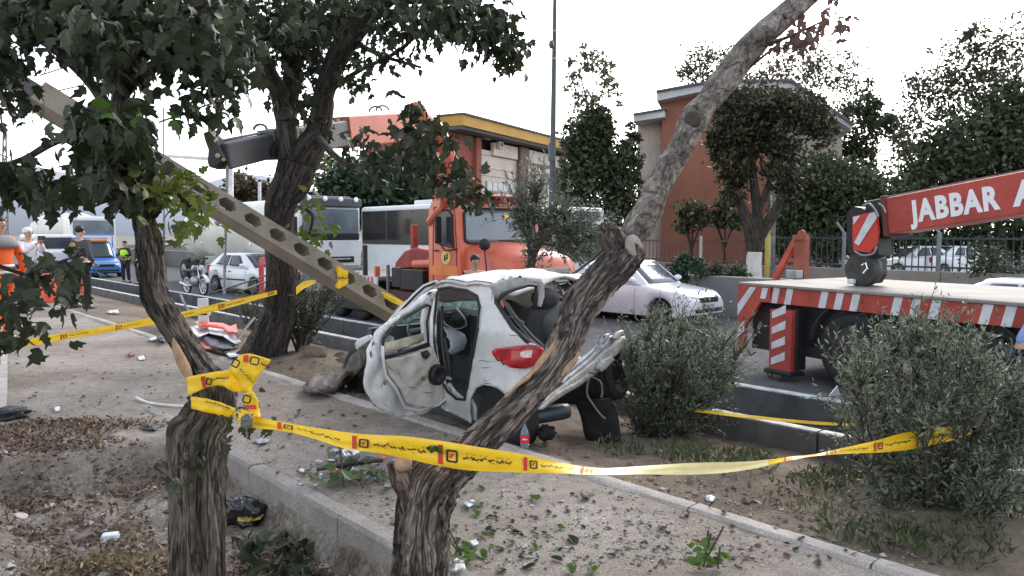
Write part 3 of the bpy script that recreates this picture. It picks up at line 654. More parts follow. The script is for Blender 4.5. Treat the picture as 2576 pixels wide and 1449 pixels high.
def seat(s, t, name):
    mb = MB(); mb.ell(ST(s, t, .38), (.27,.25,.13), 14, 8, nj=.08); mb.build(name, seatm, wr, smooth=True, world=True)
    o = MB(); rr = []
    for k in range(8):
        a = k/7; c = ST(s-.22-.16*a, t, .4+.58*a); wd = .24*(1-.25*a*a)
        rr.append([c+N*(wd*math.cos(b))+D*(.075*math.sin(b)) for b in np.linspace(0, 6.28, 13)[:-1]])
    o.rings(rr); b = o.build('seat_back', seatm, wr, smooth=True, world=True)
    o = MB(); o.ell(ST(s-.40, t, 1.07), (.12,.12,.09), 12, 8); o.build('headrest', seatm, wr, smooth=True, world=True)
seat(5.62, 4.95, 'seat'); seat(4.72, 4.36, 'seat')
mb = MB()
for A in ([(1113,770),(1112,850),(1118,905),(1130,945)], [(1119,850),(1128,900),(1136,948)]):
    mb.tube([T(u, v, 4.05) for u, v in A], .014, 6)
mb.build('seat_belt', mat('belt_webbing', (.05,.05,.055), .8), wr, smooth=True, world=True)
mb = MB(); mb.ell(S(1385, 806, 4.35), (.17,.15,.19), 14, 9, nj=.1); mb.build('rear_headrest', mat('grey_leather', (.07,.075,.08), .5), wr, smooth=True, world=True)
# rear: hatch frame, headlining, boot, bumper, tangle
HP = ST(3.78, 4.5, .78); HN = (D*-.62 + Vector((0,0,-.0)) + Vector((0,0,.0)))
HN = (Vector((0,0,1))*.78 - D*.62).normalized() if False else (D*-.85 + Vector((0,0,.55))).normalized()
def hp(u, v, k=0.): return PL(u, v, HP + HN*k, HN)
mb = MB(); mb.tube([off(side, .006)(u, v) for u, v in ((1262,722),(1250,738),(1249,760),(1290,824),(1322,857),(1371,884))], .020, 8); mb.build('hatch_seal', black, wr, smooth=True, world=True)
mb = MB(); mb.patch([(1237,716),(1262,706),(1300,697),(1330,699),(1356,701),(1364,716),(1364,746),(1356,772),(1348,768),(1352,740),(1350,716),(1330,714),(1296,724),(1264,738),(1252,752),(1246,742)], lambda u, v: ST(0,0,0)+S(u, v, 4.22-.10*smooth(1250,1360,u))+Vector((0,0,.0)), 6); mb.build('hatch_frame', mat('dirty_silver_frame', (.33,.33,.33), .45, var=.3, vs=9), wr, smooth=True, world=True, solid=.05)
mb = MB(); mb.tube([S(u, v, 4.06) for u, v in ((1253,757),(1262,742),(1296,727),(1330,717),(1348,718),(1350,742),(1346,772))], .016, 7); mb.build('frame_rubber', black, wr, smooth=True, world=True)
mb = MB(); mb.patch([(1256,748),(1296,730),(1344,720),(1346,755),(1330,778),(1290,756)], lambda u, v: S(u, v, 4.55), 8); mb.build('headlining', mat('beige_headlining', (.36,.34,.30), .9), wr, smooth=True, world=True, solid=.03)
mb = MB()
for A in ([(1262,748),(1290,800),(1330,850),(1362,878)], [(1276,762),(1300,800),(1340,846),(1368,872)], [(1268,755),(1292,790)], [(1296,800),(1318,812)]):
    mb.tube([T(u, v, TC+.12) for u, v in A], .010, 6)
mb.build('torn_trim', mat('torn_grey_trim', (.10,.10,.105), .7), wr, smooth=True, world=True)
mb = MB(); mb.box(ST(4.25, 4.22, .40), (.50, .50, .04), RZD); mb.box(ST(4.52, 4.35, .60), (.05,.7,.4), RZD); mb.build('boot_floor', black, wr, world=True)
roughblack = mat('rough_black', (.012,.011,.010), .95, var=.4, vs=12, bump=.5, bs=30)  # rough black for the underbody, wheel well and black parts below the bumper
def bumpf(k, amp=.02, seed=3):
    def f(u, v):
        a = (u-1350)/215.; Y = lerp(5.42, 6.55, a) + k
        return W(u, v, Y + amp*fbm((u*.03, v*.05, seed), 1., seed)) 
    return f
silv = mat('bent_silver_bumper', (.31,.295,.27), .5, var=.35, vs=5, fine=.2, fs=30)
alloy = mat('grey_alloy_bar', (.25,.26,.28), .4, metal=.4, var=.35, vs=9); paleb = mat('pale_blue_grey_panel', (.36,.39,.43), .4, var=.25, vs=6)
for nm, poly, k, m, th in (
 ('rear_bumper', [(1348,1030),(1366,1008),(1395,984),(1425,958),(1460,932),(1492,906),(1512,886),(1532,872),(1552,858),(1566,846),(1570,856),(1566,874),(1552,886),(1530,906),(1512,928),(1490,940),(1478,936),(1450,964),(1425,978),(1399,992),(1372,1016)], .0, silv, .05),
 ('bumper_lip', [(1352,1030),(1372,1012),(1399,988),(1425,974),(1450,960),(1478,940),(1494,942),(1452,972),(1420,990),(1395,1006),(1362,1030)], -.06, mat('bumper_lip_grey', (.24,.235,.22), .5, var=.3, vs=6), .03),
 ('bumper_reinforcement', [(1402,962),(1440,934),(1476,904),(1510,870),(1534,844),(1546,850),(1520,880),(1486,908),(1450,938),(1416,964)], .05, alloy, .05),
 ('boot_edge', [(1396,956),(1436,922),(1470,896),(1500,872),(1526,848),(1530,852),(1506,880),(1474,906),(1440,932),(1404,960)], .12, paleb, .03),
 ('torn_panel_corner', [(1508,858),(1522,842),(1532,838),(1530,850),(1516,866),(1506,868)], -.02, paleb, .02),
 ('torn_panel_corner', [(1540,850),(1552,836),(1566,830),(1564,842),(1550,856)], -.04, silv, .03),
 ('bumper_bracket', [(1494,926),(1512,906),(1532,896),(1540,904),(1520,926),(1508,934)], -.05, silv, .05)):
    mb = MB(); mb.patch(poly, bumpf(k, .013 if th > .04 else .007, int(k*50)+3), 6); mb.build(nm, m, wr, smooth=True, world=True, solid=th)
mb = MB()
mb.patch([(1395,1000),(1470,955),(1560,880),(1566,930),(1540,1000),(1470,1018),(1395,1012)], lambda u, v: W(u, v, 6.7), 16); mb.build('underbody', roughblack, wr, world=True, solid=.05)
def wheel_at(c, ax, r, wd, name, parent, rimm=None, world=True):
    ax = Vector(ax).normalized(); mb = MB()
    mb.lathe([(r*.62,-wd*.42),(r*.70,-wd*.5),(r*.9,-wd*.5),(r*.985,-wd*.36),(r,-wd*.2),(r,0),(r,wd*.2),(r*.985,wd*.36),(r*.9,wd*.5),(r*.70,wd*.5),(r*.62,wd*.42)], c, ax, 28)
    o = mb.build(name, rubber, parent, smooth=True, world=world)
    return o
w1 = wheel_at(ST(4.40, 4.02, .10), N, .29, .19, 'rear_wheel', wr)
mb = MB(); mb.lathe([(.02,.0),(.06,.02),(.17,.0),(.185,-.03)], ST(4.40, 3.96, .10), -N, 20); mb.build('wheel_disc', rubber, w1, smooth=True)
for ob in w1.children:
    ob.location = wr.location*-1
mb = MB(); mb.box(ST(4.46, 4.20, .30), (.56, .14, .44), RZD); mb.build('wheel_well', roughblack, wr, world=True)
w2 = wheel_at(W(1521, 957, 6.75), (.80,-.45,.30), .19, .30, 'loose_wheel', wr)
mb = MB()
for k in range(5): 
    c = W(1521, 957, 6.75) + Vector((.80,-.45,.30)).normalized()*(-.11+.055*k); mb.lathe([(.186,-.008),(.198,-.006),(.198,.006),(.186,.008)], c, (.80,-.45,.30), 28)
mb.build('tyre_tread', rubber, wr, smooth=True, world=True)
mb = MB(); mb.patch([(1452,1012),(1480,1000),(1530,998),(1548,1040),(1556,1100),(1560,1142),(1530,1146),(1495,1138),(1478,1110),(1466,1060)], lambda u, v: W(u, v, 6.35)+Vector((0,-.10*math.sin((u-1450)/110*3.1)+.04*fbm((u*.02,v*.02,0),1.,3), 0)), 9); mb.build('hanging_bumper_skin', roughblack, wr, smooth=True, world=True, solid=.05)
mb = MB(); mb.lathe([(.02,-.22),(.058,-.21),(.066,-.15),(.066,.15),(.058,.21),(.02,.22)], W(1370,1043,5.9), (1,.35,.08), 18); mb.build('silencer', mat('blued_steel', (.06,.075,.09), .45, metal=.5), wr, smooth=True, world=True)
mb = MB(); mb.ell(W(1372,1088,5.8), (.075,.10,.055), 16, 10, nj=.55, seed=4); mb.build('dislodged_part', roughblack, wr, smooth=True, world=True)
mb = MB()
mb.tube(catmull([W(*p) for p in ((1480,955,6.3),(1476,990,6.2),(1490,1015,6.2),(1508,1040,6.2),(1522,1053,6.2))], 6), .009, 6)
mb.tube(catmull([W(*p) for p in ((1490,950,6.3),(1510,960,6.2),(1515,985,6.2),(1512,1000,6.2))], 6), .008, 6)
mb.build('torn_cable', mat('grey_cable', (.16,.16,.15), .6), wr, smooth=True, world=True)
tw = [mat('tangle_white', (.62,.62,.62), .4), black, mat('tangle_red', (.5,.05,.03), .5), steel, mat('tangle_orange', (.7,.2,.03), .5)]
rr = random.Random(5)
for k in range(26):
    u, v = rr.uniform(1352, 1450), rr.uniform(700, 800); Y = rr.uniform(6.3, 7.2)
    if u > 1420 and v > 770: continue
    p = [W(u+rr.uniform(-22,22)*i/2, v+rr.uniform(-20,20)*i/2, Y) for i in range(4)]
    mb = MB(); mb.tube(catmull(p, 4), rr.choice((.008,.011,.016,.024)), 6); mb.build('bent_strut' if k % 2 else 'torn_wire', tw[rr.choice((0,1,1,1,2,3,3,4))], wr, smooth=True, world=True)
for k in range(9):
    u, v = rr.uniform(1375, 1445), rr.uniform(715, 795); mb = MB()
    mb.patch([(u-14,v-8),(u+4,v-14),(u+16,v-2),(u+6,v+12),(u-10,v+8)], lambda a, b: W(a, b, 6.5+.004*(a-u))+Vector((0,.05*fbm((a*.1,b*.1,k),1,k),0)), 6)
    mb.build('crumpled_panel', tw[rr.choice((0,0,1,3))], wr, smooth=True, world=True, solid=.012)
for A in ([(1408,700,7),(1440,690,7.1),(1490,652,7.3),(1530,615,7.4)], [(1340,694,6.6),(1370,682,6.7),(1395,684,6.8)], [(1365,760,6.5),(1405,752,6.5),(1440,770,6.4),(1452,800,6.3)]):
    mb = MB(); mb.tube(catmull([W(*p) for p in A], 5), .014, 6)
    mb.build('bent_strut', black, wr, smooth=True, world=True)
# torn nose of the car, left of the door
mb = MB()
def nose(u, v): 
    p = T(u, v, 3.95); return p + N*(.10*fbm(p, 2.5, 6)+.03*fbm(p, 8, 3))
mb.patch([(912,868),(925,872),(918,900),(912,920),(880,960),(850,985),(828,1008),(815,1002),(828,978),(858,948),(880,915),(895,885)], nose, 8); mb.build('torn_front_wing', mat('mangled_dark_metal', (.10,.085,.075), .7, metal=.3, var=.5, vs=6, col2=(.22,.19,.165)), wr, smooth=True, world=True, solid=.03)
mb = MB(); mb.patch([(762,965),(800,940),(850,938),(888,930),(905,940),(880,962),(840,975),(800,985),(765,978)], lambda u, v: G(u, v, .09)+Vector((0,0,.12*fbm((u*.03,v*.03,1),1.,2))), 8); mb.build('torn_bumper', mat('mangled_dark_metal', (.1,.1,.1)), wr, smooth=True, world=True, solid=.04)
mb = MB(); mb.patch([(895,865),(905,852),(930,842),(938,850),(925,862),(912,870),(900,880)], lambda u, v: T(u, v, 3.9), 6); mb.build('bonnet_edge', wreckpaint, wr, smooth=True, world=True, solid=.03)
wheel_at(ST(6.85, 4.15, .12), N, .28, .19, 'front_wheel', wr)
mb = MB(); mb.ell(ST(6.75, 4.7, .22), (.4,.5,.28), 14, 9, nj=.35, seed=3); mb.build('engine_lump', mat('mangled_dark_metal', (.1,.1,.1)), wr, smooth=True, world=True)
# ---------------------------------------------------------------- fallen concrete pole hung from the crane
A_, B_ = W(1000, 788, 9.3), W(92, 240, 7.7)
po = thing('concrete_pole', 'long fallen concrete pole with hexagonal holes resting on the wreck and hung from a chain', 'utility pole', A_)
ax = (B_-A_).normalized(); LP = (B_-A_).length
vw = ((A_+B_)/2 - C0).normalized()
pz = ax.cross(vw).normalized()
if pz.z < 0: pz = -pz
pw = ax.cross(pz).normalized()
if pw.dot(vw) > 0: pw = -pw         # towards the camera
a_ = math.radians(31); fz = pz*math.cos(a_)-pw*math.sin(a_)*-1; 
fz = (pz*math.cos(a_) + pw*-math.sin(a_)).normalized(); fw = ax.cross(fz).normalized()
if fw.dot(vw) > 0: fw = -fw
HF, TH = .25, .23
def pp(x, z, k): return A_ + ax*x + fz*z + fw*k
hol = []; x = .16
while x < LP-.3:
    el = 1.0
    hol.append([(x+.085*math.cos(b)*1.30, .082*math.sin(b)*1.0) for b in (0, 1.05, 2.09, 3.14, 4.19, 5.24)]); x += .318
mb = MB(); outl = [(-.05,-HF/2),(LP,-HF/2),(LP,HF/2),(-.05,HF/2)]
mb.patch(outl, lambda a, b: pp(a, b, TH/2), .07, hol); mb.patch(outl, lambda a, b: pp(a, b, -TH/2), .2, hol)
for h in hol:
    n = len(h); mb.add([pp(a, b, k) for k in (-TH/2, TH/2) for a, b in h], [(i, (i+1)%n, n+(i+1)%n, n+i) for i in range(n)])
n = 4; mb.add([pp(a, b, k) for k in (-TH/2, TH/2) for a, b in outl], [(i, (i+1)%n, n+(i+1)%n, n+i) for i in range(n)])
mb.build('pole_shaft', polecon, po, world=True)
mb = MB(); mb.bar(pp(LP-.02,0,0), pp(LP+.25,0,0), HF*.9, TH*.9); mb.build('pole_cap', mat('dark_steel_cap', (.07,.07,.075), .6), po, world=True)

# ---------------------------------------------------------------- tapes
def scribble(n, rr):
    """a row of small joined strokes like the tape's cursive lettering, in 0..1 x 0..1"""
    o = []; x = 0.
    while x < 1:
        wl = rr.uniform(.10, .20); k = max(4, int(wl*45)); ln = []
        for i in range(k):
            a = i/(k-1); ln.append((x+wl*a, .45+.28*math.sin(a*rr.uniform(7, 15)+rr.random()*3)*(.5+.5*rr.random())))
        o.append(ln)
        for _ in range(rr.randint(1, 3)):
            q = x+wl*rr.random(); y = rr.choice((.0, .95)); o.append([(q, y), (q+.012, y+.05)])
        x += wl + rr.uniform(.02, .04)
    return o
def tape(label, pts, marks, group='yellow barrier tapes', back=(), seed=1, name='barrier_tape', face=-1, unit=.36, start=.1):
    """pts: (u, vtop, vbottom, Y, lean)"""
    root = thing(name, label, 'barrier tape', W(pts[0][0], pts[0][2], pts[0][3]), group=group)
    Q = [(*W(u, a, Y+l), *W(u, b, Y)) for u, a, b, Y, l in pts]; Q = catmull(Q, 8)
    L = [0.]
    for i in range(1, len(Q)): L.append(L[-1] + float(np.linalg.norm((Q[i][:3]+Q[i][3:]-Q[i-1][:3]-Q[i-1][3:])/2)))
    mid = [(Vector(q[:3]), Vector(q[3:])) for q in Q]
    def at(d, y, lift=0.):
        i = 0
        d = min(max(d, 0), L[-1]-1e-5)
        while L[i+1] < d: i += 1
        f = (d-L[i])/(L[i+1]-L[i]+1e-9)
        t = mid[i][0].lerp(mid[i+1][0], f); b = mid[i][1].lerp(mid[i+1][1], f)
        p = b.lerp(t, y); n_ = (mid[i+1][0]-mid[i][0]).cross(t-b)
        if n_.length < 1e-9: n_ = Vector((0,-1,0))
        n_.normalize()
        if n_.dot(C0-p) < 0: n_ = -n_
        return p + n_*lift
    rows = []
    for i in range(len(Q)):
        row = []
        for j in range(7):
            y = j/6; p = mid[i][1].lerp(mid[i][0], y)
            row.append(p + Vector((0, .010*fbm((L[i]*1.2, y*1.5, seed), 2.5, seed), 0)))
        rows.append(row)
    mb = MB(); mb.grid(rows)
    mm = [yellow, yellowp]
    for f_i in range(len(mb.f)):
        i = f_i//6; u_ = C0
        px = 1288 + FPX*mid[i][0].x/mid[i][0].y
        if any(a < px < b for a, b in back): mb.m[f_i] = 1
    mb.build('ribbon', mm, root, smooth=True, world=True)
    rr = random.Random(seed); d = start
    def stroke(M, p, q, wd):
        a, b = Vector((p[0]*1., p[1]*.1)), Vector((q[0], q[1]*.1)); t = (b-a)
        if t.length < 1e-6: return
        n_ = Vector((-t.y, t.x)).normalized()*wd/2
        c = [a+n_, b+n_, b-n_, a-n_]; M.add([at(k.x, k.y*10, .006+.0*R.random()) for k in c], [(0,1,2,3)])
    while marks and d < L[-1]-.1:
        i_ = next((i for i in range(len(L)) if L[i] > d), 0); px = 1288 + FPX*mid[i_][0].x/mid[i_][0].y
        if any(a-30 < px < b+10 for a, b in back): d += unit; continue
        B = MB(); K = MB(); LG_ = MB()
        B.grid([[at(d+.018*i/2, .12+.76*j/3, .006) for i in range(3)] for j in range(4)])
        x0 = d+.034; e = .036
        for (p, q) in (((x0,.29),(x0+e,.29)),((x0+e,.29),(x0+e,.71)),((x0+e,.71),(x0,.71)),((x0,.71),(x0,.29))): stroke(LG_, p, q, .008)
        stroke(B, (x0+.012,.42), (x0+.018,.60), .009); stroke(B, (x0+.018,.60), (x0+.026,.56), .006)
        for ln in scribble(1, rr):
            for i in range(len(ln)-1):
                p, q = ln[i], ln[i+1]
                stroke(K, (x0+.06+p[0]*.20, .36+p[1]*.3), (x0+.06+q[0]*.20, .36+q[1]*.3), .0055)
        d += unit
        tag(B.build('printed_red_mark', inkred, root, world=True), kind='stuff'); tag(LG_.build('printed_logo', ink, root, world=True), kind='stuff'); tag(K.build('printed_lettering', ink, root, world=True), kind='stuff')
    return root
tape('printed yellow tape sagging across the foreground from the scarred tree to the big shrub',
 [(604,1040,1072,3.02,0),(637,1047,1077,2.98,0),(739,1067,1089,2.9,.03),(864,1087,1128,2.82,.02),(943,1095,1140,2.78,.0),(1021,1098,1155,2.74,0),(1100,1109,1172,2.72,0),(1178,1121,1183,2.74,0),(1321,1144,1188,2.85,.0),(1415,1165,1191,2.98,.05),(1500,1178,1193,3.1,.07),(1600,1174,1193,3.25,.05),(1740,1164,1194,3.45,.0),(1884,1160,1181,3.7,0),(2000,1148,1156,3.9,.05),(2060,1140,1146,4.0,.06),(2182,1113,1140,4.15,.02),(2277,1088,1132,4.3,0),(2375,1075,1112,4.4,0),(2445,1076,1092,4.5,0)], True, back=((1515,1945),), seed=3, start=.20, unit=.355)
tape('long yellow tape crossing the left walkway behind the scarred leaning tree',
 [(-60,880,894,8.6,0),(0,868,883,8.7,0),(104,847,866,8.8,0),(210,830,847,8.9,0),(313,812,829,9.0,0),(385,798,817,9.0,0),(465,783,799,9.1,0),(556,761,780,9.15,0),(640,742,756,9.2,0),(697,730,740,9.2,.05)], True, seed=5, start=.28, unit=.62)
tape('twisted yellow tape strung over the drainage channel behind the middle bush',
 [(1620,1004,1014,7.0,.0),(1700,1022,1030,7.0,.04),(1790,1033,1041,6.95,.05),(1900,1046,1054,6.8,.04),(2050,1060,1067,6.5,.02),(2200,1066,1074,6.2,0)], False, seed=6)
tape('yellow tape end tied from the tall dark tree to the fallen pole',
 [(745,722,742,9.2,0),(765,708,726,9.1,0),(795,703,712,9.0,.05)], False, seed=7)
tape('yellow tape sloping along the fallen pole towards the wrecked car roof',
 [(952,730,736,9.15,0),(985,742,760,9.1,0),(1020,762,772,9.0,.03)], False, seed=8)
tape('crumpled yellow tape wrapped round the fallen pole',
 [(842,672,720,8.92,0),(852,670,726,8.80,0),(862,676,722,8.80,0),(876,682,712,8.85,0)], True, seed=9, start=.02, unit=.2)
# the knot on the scarred tree
kt = thing('tape_knot', 'bunched yellow tape knotted round the scarred tree trunk with a loop and loose bow', 'tape knot', W(540, 1050, 3.05), group='yellow barrier tapes')
def wrap(u, v):
    k = (u-540)/70.; Y = 3.12 - .085*math.sqrt(max(0, 1-min(1, k*k))) ; Y = min(Y, 3.10) - .035
    return W(u, v, Y) + Vector((0, .012*fbm((u*.03, v*.03, 0), 1, 4), 0))
def flat(Y): return lambda u, v: W(u, v, Y + .02*fbm((u*.025, v*.025, 2), 1, 7))
mb = MB(); mb.patch([(470,949),(500,942),(540,935),(582,931),(612,920),(625,940),(612,988),(585,985),(565,972),(548,969),(520,974),(496,986),(474,995)], wrap, 8)
mb.patch([(480,998),(520,1003),(560,1014),(592,1028),(588,1053),(545,1043),(510,1034),(482,1028)], wrap, 8)
mb.patch([(575,930),(603,893),(625,889),(650,895),(682,906),(668,925),(650,945),(638,968),(632,985),(606,985),(600,960)], flat(2.99), 8)
mb.patch([(626,985),(636,985),(648,1005),(653,1028),(656,1050),(608,1048),(606,1034),(618,1016),(612,1010),(614,992)], flat(2.97), 8)
mb.patch([(600,1036),(640,1046),(640,1078),(598,1062)], flat(2.96), 8)
mb.build('ribbon', yellow, kt, smooth=True, world=True, solid=.003)
for po_, f_ in (([(509,946),(519,944),(519,974),(511,976)], lambda u, v: wrap(u, v)-Vector((0,.01,0))), ([(612,895),(625,892),(624,910),(612,912)], flat(2.97)), ([(612,1018),(644,1019),(645,1030),(611,1029)], flat(2.95))):
    mb = MB(); mb.patch(po_, f_, 6); mb.build('printed_red_mark', inkred, kt, world=True)
mb = MB()
def ring(c, a, b, rot, Yf, wd=3.):
    pts = [(c[0]+a*x*math.cos(rot)-b*y*math.sin(rot), c[1]+a*x*math.sin(rot)+b*y*math.cos(rot)) for x, y in ((-1,-.7),(-.7,-1),(.7,-1),(1,-.7),(1,.7),(.7,1),(-.7,1),(-1,.7))]
    mb.tube([Yf(u, v) for u, v in pts+pts[:2]], .0032, 5)
ring((641,908), 10, 9, .2, flat(2.965)); ring((593,914), 8, 9, .5, flat(2.965)); ring((529,958), 6, 7, .3, lambda u, v: wrap(u, v)-Vector((0,.012,0))); ring((621,1004), 9, 9, .3, flat(2.945))
rr = random.Random(4)
for (x0, y0, x1, y1, f) in ((538,952,575,950,lambda u, v: wrap(u, v)-Vector((0,.012,0))), (603,928,636,962,flat(2.965)), (655,914,676,924,flat(2.965)), (520,1008,580,1026,lambda u, v: wrap(u, v)-Vector((0,.012,0)))):
    for ln in scribble(1, rr):
        mb.tube([f(x0+(x1-x0)*p[0]+(y1-y0)*0-(p[1]-.5)*4*(1 if y1>y0+9 else 0), y0+(y1-y0)*p[0]+(p[1]-.5)*9) for p in ln], .0016, 4)
tag(mb.build('printed_lettering', ink, kt, world=True), kind='stuff')
mb = MB(); mb.patch([(648-40,1050),(625,1040),(636,1052),(634,1072),(620,1078),(608,1070)], flat(2.93), 6); mb.build('stuck_leaf', mat('grey_dried_leaf', (.12,.12,.11), .7), kt, world=True, solid=.012)
mb = MB(); mb.patch([(1072,1126),(1088,1120),(1100,1122),(1116,1136),(1108,1142),(1096,1134),(1084,1140)], lambda u, v: W(u, v, 2.70+.01*math.sin(u)), 5); tag(mb.build('leaf', leaffresh, None, world=False, solid=.003), 'green leaf stuck to the front of the foreground tape', 'leaf')

# ---------------------------------------------------------------- red crane truck holding the pole
rt = thing('crane_truck', 'faded red bonnet truck with a knuckle crane lifting the pole behind the wreck', 'crane truck', ST(15.0, 10.65, -.5), RZM)
# local frame: x forward (towards the right of the picture), y to the far side (left of travel), z up
def rb(nm, boxes, m, bevel=.02, parent=rt):
    mb = MB()
    for c, d in boxes: mb.box(c, d)
    return mb.build(nm, m, parent, bevel=bevel)
# find local x of picture columns on the near cab side (t = 9.5)
YN = -1.15
def lx(u): p = T(u, 590, 10.65+YN); return 15.0 - p.dot(D)
XA, XB = lx(1078), lx(1150)     # rear of cab, windscreen post
ZR = 2.90
prof = [(XA,.95),(XB+.10,.95),(XB+.10,1.86),(XB-.02,2.72),(XB-.25,ZR),(XA+.10,ZR),(XA,2.72)]
mb = MB()
rows = []
for y, k in ((-1.15,.93),(-1.10,.985),(-1.0,1),(0,1.02),(1.0,1),(1.10,.985),(1.15,.93)):
    rows.append([Vector((x, y, .95+(z-.95)*(k if z > 2 else 1))) for x, z in prof])
mb.rings(rows); cab = mb.build('cab', redpaint, rt, smooth=True, auto=38)
ywin = -1.155
mb = MB(); mb.prism([(XA+.30,1.95),(XB-.12,1.85),(XB-.17,2.50),(XB-.28,2.58),(XA+.34,2.58),(XA+.30,2.52)], (0,ywin,0), (1,0,0), (0,0,1), .03); mb.build('side_window', glass, rt, bevel=.01)
mb = MB(); mb.tube([(x, ywin-.02, z) for x, z in ((XA+.28,1.93),(XB-.10,1.82),(XB-.15,2.52),(XB-.27,2.61),(XA+.32,2.61),(XA+.28,1.93))], .02, 6); mb.build('window_rubber', black, rt)
mb = MB(); mb.tube([(x, ywin+.003, z) for x, z in ((XA+.16,.98),(XB-.02,.98),(XB-.02,1.82),(XB-.08,2.66),(XA+.20,2.68),(XA+.16,1.8),(XA+.16,.98))], .012, 5); dl = mb.build('door_gap', mat('dark_gap', (.12,.02,.015), .8), rt)
mb = MB(); mb.box((XA+.30, ywin-.03, 1.76), (.14,.03,.03)); mb.build('door_handle', black, rt)
rb('door_stripe', [((( XA+XB)/2+.05, ywin-.002, 1.34), (XB-XA-.05, .012, .20))], mat('faded_orange_stripe', (.62,.20,.05), .5), 0)
mb = MB(); mb.lathe([(.001,0),(.15,0),(.155,-.01)], (XA+.62, ywin-.012, 1.62), (0,-1,0), 22); em = mb.build('door_emblem', mat('emblem_yellow', (.66,.48,.12), .5), rt)
em.scale = (1,1,1)
mb = MB(); mb.box((XA+.59, ywin-.02, 1.61), (.03,.01,.13)); mb.box((XA+.67, ywin-.02, 1.66), (.03,.01,.10)); mb.box((XA+.63, ywin-.02, 1.60), (.10,.01,.03)); mb.build('emblem_mark', ink, em)
# windscreen with rubber and pillar, sticker, seats seen through it painted dark
nW = Vector((1, 0, .15)).normalized()
def ws(y, z): return Vector((XB+.10-(z-1.86)*.14+.012, y, z))
wsp = [(-1.02,1.98),(-.92,1.92),(.92,1.92),(1.02,1.98),(.98,2.54),(.86,2.64),(-.86,2.64),(-.98,2.54)]
mb = MB(); mb.patch(wsp, ws, .12); mb.build('windscreen', glassb, rt, smooth=True, solid=.02)
mb = MB(); mb.tube([ws(y, z)+Vector((.01,0,0)) for y, z in wsp+wsp[:1]], .028, 6); mb.build('screen_rubber', black, rt)
mb = MB(); mb.tube([ws(-.1,1.97)+Vector((.03,0,0)), ws(.8,1.96)+Vector((.03,0,0))], .012, 5); mb.build('wiper', black, rt)
mb = MB(); mb.patch([(.10,2.42),(.22,2.42),(.24,2.50),(.17,2.57),(.10,2.54)], lambda y, z: ws(y, z)+Vector((.022,0,0)), .05); mb.build('screen_sticker', mat('sticker_yellow', (.75,.6,.1), .5), rt, solid=.004)
mb = MB(); mb.box((XB+.02, -.2, 2.2), (.01,.34,.3)); mb.build('seat_back', black, rt)
mb = MB(); mb.grid([[Vector((XA+.02+(XB-XA+.20)*a, -1.13+2.26*b, ZR+.01+.07*math.sin(math.pi*b)*math.sin(math.pi*min(1,a*1.1+.05)))) for b in frange(0,1,.1)] for a in frange(0,1,.12)]); mb.build('cab_roof', redpaint, rt, smooth=True, solid=.03)
# bonnet: rounded loft forward of the screen, with wings
rows = []
for x, wd, zt in ((XB+.08,1.02,1.94),(XB+.4,.97,1.89),(XB+.9,.90,1.82),(XB+1.3,.84,1.73),(XB+1.5,.79,1.63),(XB+1.57,.72,1.45)):
    rows.append([Vector((x, -wd, .75)), Vector((x, -wd, zt-.22)), Vector((x, -wd+.07, zt-.09)), Vector((x, -wd*.55, zt-.01)), Vector((x, 0, zt+.02)), Vector((x, wd*.55, zt-.01)), Vector((x, wd-.07, zt-.09)), Vector((x, wd, zt-.22)), Vector((x, wd, .75))])
mb = MB(); mb.rings(rows); mb.build('bonnet', redpaint, rt, smooth=True, auto=50)
for sy in (-1, 1):
    rows = []
    for a in frange(.15, math.pi-.1, .25):
        x = XB+.78-.62*math.cos(a); z = .55+.68*math.sin(a)
        rows.append([Vector((x, sy*y, z+dz)) for y, dz in ((1.16,-.06),(1.12,.0),(.85,.03),(.75,.03))])
    mb = MB(); mb.grid(rows); mb.build('wing', redpaint, rt, smooth=True, solid=.04)
mb = MB(); mb.box((XB+1.57, 0, 1.15), (.05,1.1,.55)); mb.build('grille', mat('grille_grey', (.3,.28,.26), .5), rt, bevel=.02)
for k in range(5):
    mb = MB(); mb.box((XB+1.60, 0, .95+.09*k), (.02,1.0,.025)); mb.build('grille_slat', black, rt)
rb('bumper', [((XB+1.66,0,.62),(.14,2.2,.24))], mat('bumper_white_grey', (.5,.48,.44), .5))
for sy in (-1, 1):
    mb = MB(); mb.lathe([(.001,.03),(.08,.02),(.1,0),(.1,-.1)], (XB+1.55, sy*.92, .95), (1,0,0), 16); mb.build('headlight', headl, rt, smooth=True)
for y in (-.93,): 
    mb = MB(); mb.box((XB+1.15,y+.07,1.30),(.24,.02,.10)); mb.build('bonnet_badge', mat('badge_grey', (.25,.07,.05), .5), rt)
# mirrors
mb = MB(); mb.box((XB-.42,-1.32,2.2),(.05,.16,.55)); mb.build('door_mirror', black, rt, bevel=.03)
mb = MB(); mb.tube([(XB+.0,-1.16,1.80),(XB-.2,-1.3,1.76),(XB-.42,-1.32,1.96)], .018, 6); mb.build('mirror_arm', black, rt)
mb = MB(); mb.lathe([(.001,.02),(.11,.02),(.12,0),(.09,-.05)], (XB+.75,-1.05,1.90), (1,-.4,0), 18); mb.tube([(XB+.75,-1.05,1.80),(XB+.78,-1.02,1.3),(XB+.78,-1.02,1.12)], .016, 6); mb.build('round_mirror', black, rt, smooth=True)
